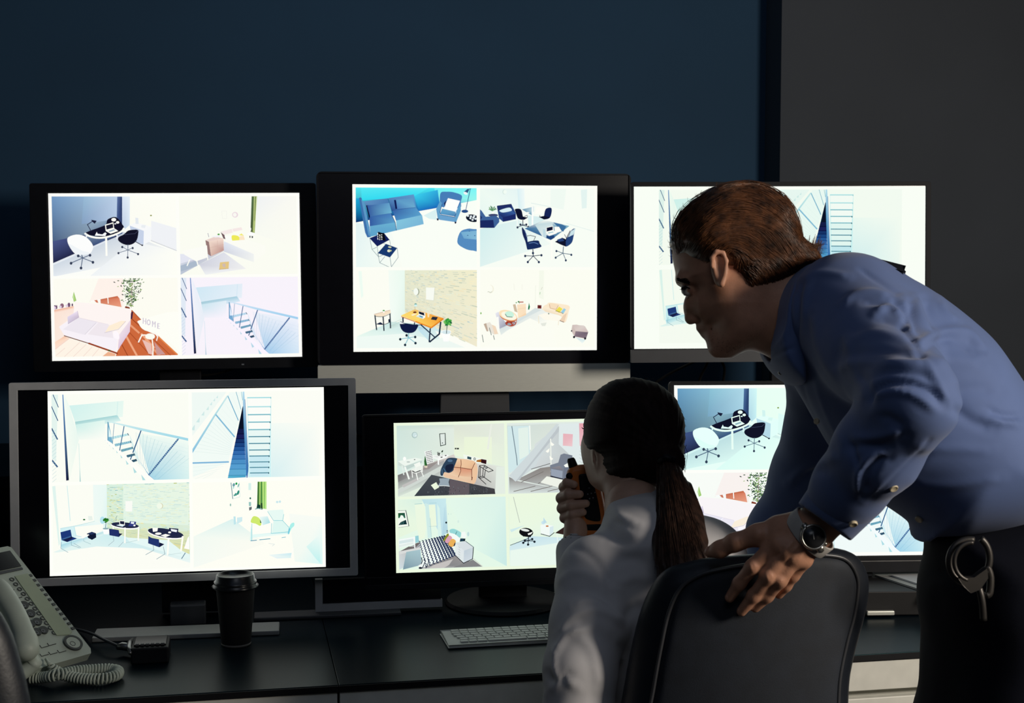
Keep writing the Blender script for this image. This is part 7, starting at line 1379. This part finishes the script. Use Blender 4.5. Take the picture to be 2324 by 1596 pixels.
ST = [([(1822, 640), (1812, 690), (1808, 760), (1806, 860)], 5, -.006), ([(1836, 640), (1826, 700), (1820, 780), (1830, 860)], 7, .004), (q3([(530, 250), (600, 200), (720, 195), (850, 270)]), 7, .007), (q3([(700, 300), (770, 258), (830, 310)]), 7, .010), (q3([(770, 225), (850, 280), (862, 340), (850, 360)]), 7, -.013), (q3([(640, 240), (720, 245), (790, 270)]), 6, -.006),
      (q3([(840, 220), (868, 330), (900, 450), (990, 600), (1080, 760)]), 7, .006), (q3([(720, 330), (830, 370), (900, 470), (960, 560)]), 7, -.005), (q3([(880, 420), (905, 470), (960, 540)]), 6, -.008),
      (q3([(560, 450), (700, 400), (830, 430), (920, 480)]), 9, .006), (q3([(500, 600), (580, 560), (760, 560), (950, 560)]), 8, .008), (q3([(530, 530), (640, 500), (800, 500), (900, 520)]), 8, -.006),
      (q3([(640, 640), (760, 600), (920, 610), (1000, 650)]), 7, -.008), (q3([(650, 770), (720, 680), (850, 660), (980, 700), (1050, 770)]), 8, -.013), (q3([(680, 730), (780, 700), (900, 720), (1000, 790)]), 7, .009), (q3([(600, 620), (650, 650), (655, 740)]), 7, -.008),
      (q3([(560, 430), (570, 540), (640, 760)]), 8, .006), (q3([(520, 470), (500, 580), (620, 740)]), 9, -.006), (q3([(900, 220), (930, 300), (985, 400)]), 8, .009), (q3([(880, 250), (900, 340), (920, 400)]), 6, -.007), (q3([(960, 230), (985, 330), (1000, 390)]), 8, -.008), (q3([(1030, 230), (1060, 290), (1120, 340)]), 7, .006),
      (q3([(910, 475), (980, 420), (1060, 395), (1180, 400), (1260, 500)]), 9, .009), (q3([(930, 500), (1010, 450), (1100, 430), (1200, 500)]), 8, -.006), (q3([(1170, 430), (1220, 470), (1260, 500)]), 6, -.007), (q3([(980, 560), (1100, 540), (1250, 560)]), 14, .006), (q3([(1100, 720), (1200, 690), (1330, 700)]), 14, -.006),
      (q3([(1280, 830), (1340, 860), (1440, 870)]), 8, .009), (q3([(1280, 800), (1350, 830), (1450, 835)]), 7, -.007), (q3([(1090, 780), (1200, 860), (1300, 900)]), 10, -.007),
      (q3([(610, 1230), (612, 1120), (680, 1040), (760, 1015)]), 7, .010), (q3([(650, 1240), (665, 1120), (720, 1050), (760, 1040)]), 9, -.010), (q3([(560, 960), (590, 1030), (620, 1100)]), 6, -.006), (q3([(560, 1000), (620, 980), (760, 990)]), 8, -.007), (q3([(600, 950), (700, 940), (850, 900)]), 8, .007),
      (q3([(700, 860), (760, 840), (840, 900), (840, 960)]), 10, -.006), (q3([(680, 1260), (800, 1130), (920, 1010), (980, 950)]), 3.5, -.0035), (q3([(640, 1275), (760, 1160), (880, 1040), (950, 960)]), 5, .003),
      (q3([(290, 170), (300, 400), (330, 700), (400, 860), (480, 1000), (520, 1040)]), 4, -.003), (q3([(330, 170), (345, 420), (390, 650), (450, 830), (520, 960)]), 5, .0025), (q3([(380, 300), (400, 480), (480, 620), (560, 720)]), 10, .006), (q3([(350, 350), (380, 520), (440, 640)]), 8, -.005),
      (q3([(620, 70), (700, 120), (780, 170), (830, 200)]), 4, -.004), (q3([(300, 140), (360, 100), (450, 90), (560, 110)]), 7, .005), (q3([(250, 1180), (330, 1110), (420, 1070), (500, 1040)]), 8, .007), (q3([(300, 1210), (350, 1130), (440, 1110)]), 8, -.007), (q3([(900, 1000), (1100, 1000), (1300, 1010)]), 10, .004), (q3([(900, 1180), (1100, 1190), (1350, 1150)]), 10, .004)]
for i in range(7): x = 1962 + i * 11; y = 619 + i * 7.2; ST.append(([(x, y), (x + 6, y + 9)], 2.5, -.0030))
V = folds(V, Q, ST, .0014, 4, gain=.58)
shirt = mk('shirt', cw(V), Q, 'shirt_blue', ma, True)
# collar
co = field_px(1700, 590, 1880, 890, 1.90, 2.30, .0026)
co.inflate([(1742, 812), (1736, 780), (1742, 735), (1750, 690), (1768, 648), (1796, 618), (1822, 602), (1842, 604), (1832, 640), (1816, 690), (1808, 740), (1808, 790), (1810, 868), (1792, 872), (1762, 845)], lambda a, b: 2.095 + 0 * a, .012, .104, 0)
co.cone(c(1735, 690, 2.12), c(1790, 730, 2.10), .060, .064, .004, sub=True)
V, Q = co.mesh(3); V = folds(V, Q, [([(1806, 640), (1794, 690), (1786, 750), (1752, 800)], 4, .004), ([(1800, 790), (1775, 800), (1752, 812)], 4, -.004)], .0005, 3)
mk('collar', cw(V), Q, 'shirt_blue', shirt, True)
# cuff: slightly larger band round the sleeve's end
cf = field_px(1780, 1090, 2000, 1260, 1.76, 1.96, .0024)
cf.cone(c(1945, 1096, 1.840), c(1840, 1221, 1.893), .0475, .0385, 0); cf.cut(c(1870, 1186, 1.881), FB); cf.cut(c(1938, 1104, 1.845), -FB); cf.cone(c(1900, 1150, 1.865), c(1820, 1240, 1.90), .034, .0345, 0, sub=True)
V, Q = cf.mesh(3); mk('cuff', cw(V), Q, 'shirt_blue', shirt, True)
# buttons
def button(px, py, m_fields, col='button', par=shirt, r_=.0056, dd=None):
    if dd is None:
        z = None
        for F_, ref in m_fields:
            d = ref
            for _ in range(4):
                zz = float(F_.front(np.array([(px - CX) * d / FPX]), np.array([(CY - py) * d / FPX]))[0])
                if zz == zz: d = zz
            if zz == zz: z = d if z is None else min(z, d)
        dd = (z if z else m_fields[0][1]) - .0015
    n3 = np.array([0, 0, -1.0]); F_ = m_fields[-1][0] if z is None else m_fields[0][0]
    X0, Y0 = (px - CX) * dd / FPX, (CY - py) * dd / FPX; q = .006
    zz = F_.front(np.array([X0 - q, X0 + q, X0, X0]), np.array([Y0, Y0, Y0 - q, Y0 + q]))
    if np.all(zz == zz): n3 = np.array([(zz[1] - zz[0]) / (2 * q), (zz[3] - zz[2]) / (2 * q), -1.0])
    n3 = np.clip(n3, -1.2, 1.2); n3 /= np.linalg.norm(n3); p_ = c(px, py, dd) + n3 * .0022; ax = cw(p_ + n3) - cw(p_)
    return MB().lathe([(r_, -.002), (r_, .0008), (r_ * .85, .0018), (r_ * .7, .0012), (0.0003, .0012)], cw(p_), axis=tuple(ax), n=22).build('button', col, par, True)
button(1936, 1187, [(s, 1.85), (cf, 1.85)]); button(2027, 1106, [(s, 1.80)]); button(1855, 957, [(s, 2.0)], r_=.0042); button(2087, 1177, [(s, 2.0)]); button(1771, 846, [(co, 2.08)], r_=.0035)
# epaulette
e0, e1, e2, e3 = at(1948, 594, 1.985), at(2050, 626, 1.985), at(2053, 615, 2.07), at(1951, 586, 2.07)
ep = MB().prism([e0, e1, e2, e3], (0, 0, .006)).build('epaulette', 'trousers', shirt, bevel=.002)
MB().tube(spline([at(2010, 609, 1.983), at(2022, 613, 1.982), at(2034, 617, 1.983)], 8), [.0016] * 8 if False else .0018, 8).build('emblem', 'emblem', ep, True)

# trousers and belt
T_ = Field(np.min([c(2060, 1080, 1.80), wc(ml[0] - .35, ml[1] - .25, 0), wc(ml[0] + .4, ml[1] + .35, 1.2)], 0) - .02, np.max([c(2520, 1080, 2.30), wc(ml[0] + .45, ml[1] + .40, 0), wc(ml[0] + .4, ml[1] + .35, 1.2)], 0) + .02, .009)
T_.inflate([(2118, 1206), (2180, 1180), (2250, 1152), (2330, 1116), (2430, 1078), (2470, 1200), (2470, 1500), (2460, 1700), (2110, 1700), (2102, 1560), (2106, 1440), (2098, 1400), (2096, 1345), (2103, 1300), (2114, 1262)], lambda a, b: 2.07 + 0 * a, .11, .175, 0)
for dd, dx in ((-.085, 0), (.10, .03)):
    k0 = wc(ml[0] + dx + .02, ml[1] + dd, .80); k1 = wc(ml[0] + dx, ml[1] + dd, .48); k2 = wc(ml[0] + dx + .02, ml[1] + dd, .09)
    T_.chain([k0, k1, k2], [.098, .072, .060], .03)
V, Q = T_.mesh(2)
V = folds(V, Q, [([(2104, 1345), (2130, 1330), (2170, 1345)], 12, .010), ([(2120, 1300), (2170, 1290)], 10, -.006)], .001, 9)
tro = mk('trousers', cw(V), Q, 'trousers', ma, True)
for dd, dx in ((-.085, 0), (.10, .03)):
    sF = Field(wc(ml[0] + dx - .26, ml[1] + dd - .09, -.02), wc(ml[0] + dx + .12, ml[1] + dd + .09, .16) + np.array([0, 0, 0]), .005)
    sF = Field(np.min([wc(ml[0] + dx - .28, ml[1] + dd - .1, 0), wc(ml[0] + dx + .15, ml[1] + dd + .1, .2), wc(ml[0] + dx, ml[1] + dd + .1, 0), wc(ml[0] + dx, ml[1] + dd - .1, .2)], 0) - .01, np.max([wc(ml[0] + dx - .28, ml[1] + dd - .1, 0), wc(ml[0] + dx + .15, ml[1] + dd + .1, .2), wc(ml[0] + dx, ml[1] + dd + .1, 0), wc(ml[0] + dx, ml[1] + dd - .1, .2)], 0) + .01, .006)
    sF.cone(wc(ml[0] + dx + .05, ml[1] + dd, .047), wc(ml[0] + dx - .19, ml[1] + dd, .036), .042, .033, .02); sF.cone(wc(ml[0] + dx + .02, ml[1] + dd, .09), wc(ml[0] + dx + .02, ml[1] + dd, .05), .045, .04, .02)
    V, Q = sF.mesh(2); mk('shoe', cw(V), Q, 'leather', ma, True)

# wrist watch
wa = thing('wristwatch', 'silver wristwatch with round black face and grey strap on the man\'s wrist', 'watch', tuple(at(1836, 1212, 1.86)))
wcn = c(1838, 1209, 1.889); ax = c(1905, 1148, 1.868) - c(1800, 1232, 1.897); ax /= np.linalg.norm(ax)
u1 = np.array([0, 0, -1.0]); u1 -= ax * (u1 @ ax); u1 /= np.linalg.norm(u1); u2 = np.cross(ax, u1)
V = []; F_ = []; nn = 48
for i in range(nn):
    a = 2 * math.pi * i / nn; rad = 1.0; dir_ = u1 * math.cos(a) * .0305 + u2 * math.sin(a) * .0330; hw = .0098
    o_n = dir_ / np.linalg.norm(dir_)
    for sgn, tk in ((-1, 0), (1, 0), (1, .0026), (-1, .0026)): V.append(wcn + dir_ + o_n * tk + ax * hw * sgn)
for i in range(nn):
    j = (i + 1) % nn
    for k in range(4): F_.append((i * 4 + k, i * 4 + (k + 1) % 4, j * 4 + (k + 1) % 4, j * 4 + k))
MB().add(cw(np.array(V)), F_).build('strap', 'strap', wa, True, bevel=.0006)
fc = c(1846, 1219, 1.853); fn = np.array([.04, .12, -1.0]); fn /= np.linalg.norm(fn); fw = cw(fc + fn) - cw(fc)
cs = MB().lathe([(.0150, -.008), (.0168, -.006), (.0172, 0), (.0168, .0022), (.0152, .0034), (.0146, .0022), (.0003, .0022)], cw(fc), axis=tuple(fw), n=48).build('case', 'steel', wa, True)
MB().lathe([(.0146, .0022), (.0146, .0026), (.0003, .0026)], cw(fc), axis=tuple(fw), n=40).build('dial', 'dial', wa, True)
X_ = np.cross(fw, [0, 0, 1.0]); X_ /= np.linalg.norm(X_); Y_ = np.cross(X_, fw)
MB().tube(np.array([cw(fc) + fw * .0030 - Y_ * .003 - X_ * .000, cw(fc) + fw * .0030 + Y_ * .007 + X_ * .001]), .0005, 6).build('hour_hand', 'emblem', wa)
crn = c(1875, 1236, 1.862); MB().lathe([(.0032, 0), (.0032, .0040), (.0022, .005)], cw(c(1869, 1232, 1.860)), axis=tuple(cw(c(1880, 1240, 1.862)) - cw(c(1869, 1232, 1.860))), n=16).build('crown', 'steel', wa, True)
MB().tube(np.array([at(1822, 1192, 1.858), at(1832, 1200, 1.855)]), .0050, 8).build('lug', 'steel', wa, True)
MB().tube(np.array([at(1858, 1240, 1.858), at(1862, 1248, 1.864)]), .0055, 8).build('lug', 'steel', wa, True)

# handcuffs hanging on the belt
hc = thing('handcuffs', 'pair of dull steel handcuffs hanging at the man\'s hip', 'handcuffs', tuple(at(2200, 1300, 1.88)))
def arc(px, py, rx, ry, a0, a1, d, n=26, dz=0): return np.array([at(px + rx * math.cos(t), py - ry * math.sin(t), d + dz * math.sin(t)) for t in np.linspace(a0, a1, n)])
D3 = 1.885
MB().tube(arc(2200, 1275, 46, 50, 1.35, 4.55, D3), .0046, 10).build('cuff_ring', 'cuff_metal', hc, True)
MB().tube(arc(2204, 1275, 38, 43, 1.45, 4.5, D3 - .010), .0030, 8).build('ratchet_arm', 'cuff_metal', hc, True)
MB().tube(arc(2206, 1268, 40, 52, 1.05, -.9, D3), .0046, 10).build('cuff_ring', 'cuff_metal', hc, True)
MB().prism([at(*p) for p in ((2176, 1314, D3 - .012), (2212, 1312, D3 - .012), (2240, 1292, D3 - .012), (2244, 1312, D3 - .012), (2226, 1338, D3 - .012), (2204, 1346, D3 - .012), (2188, 1332, D3 - .012))], (0, .013, 0)).build('lock_plate', 'cuff_metal', hc, bevel=.003)
MB().tube(spline([at(2240, 1285, D3), at(2248, 1310, D3), at(2246, 1345, D3), at(2238, 1352, D3)], 14), .0050, 10).build('cuff_ring', 'cuff_metal', hc, True)
MB().tube(spline([at(2222, 1336, D3 - .006), at(2226, 1350, D3 - .008), at(2230, 1375, D3 - .008), at(2232, 1408, D3 - .006)], 14), [.0055] * 6 + [.0050] * 4 + [.0035] * 3 if False else .0048, 10).build('link_chain', 'cuff_metal', hc, True)
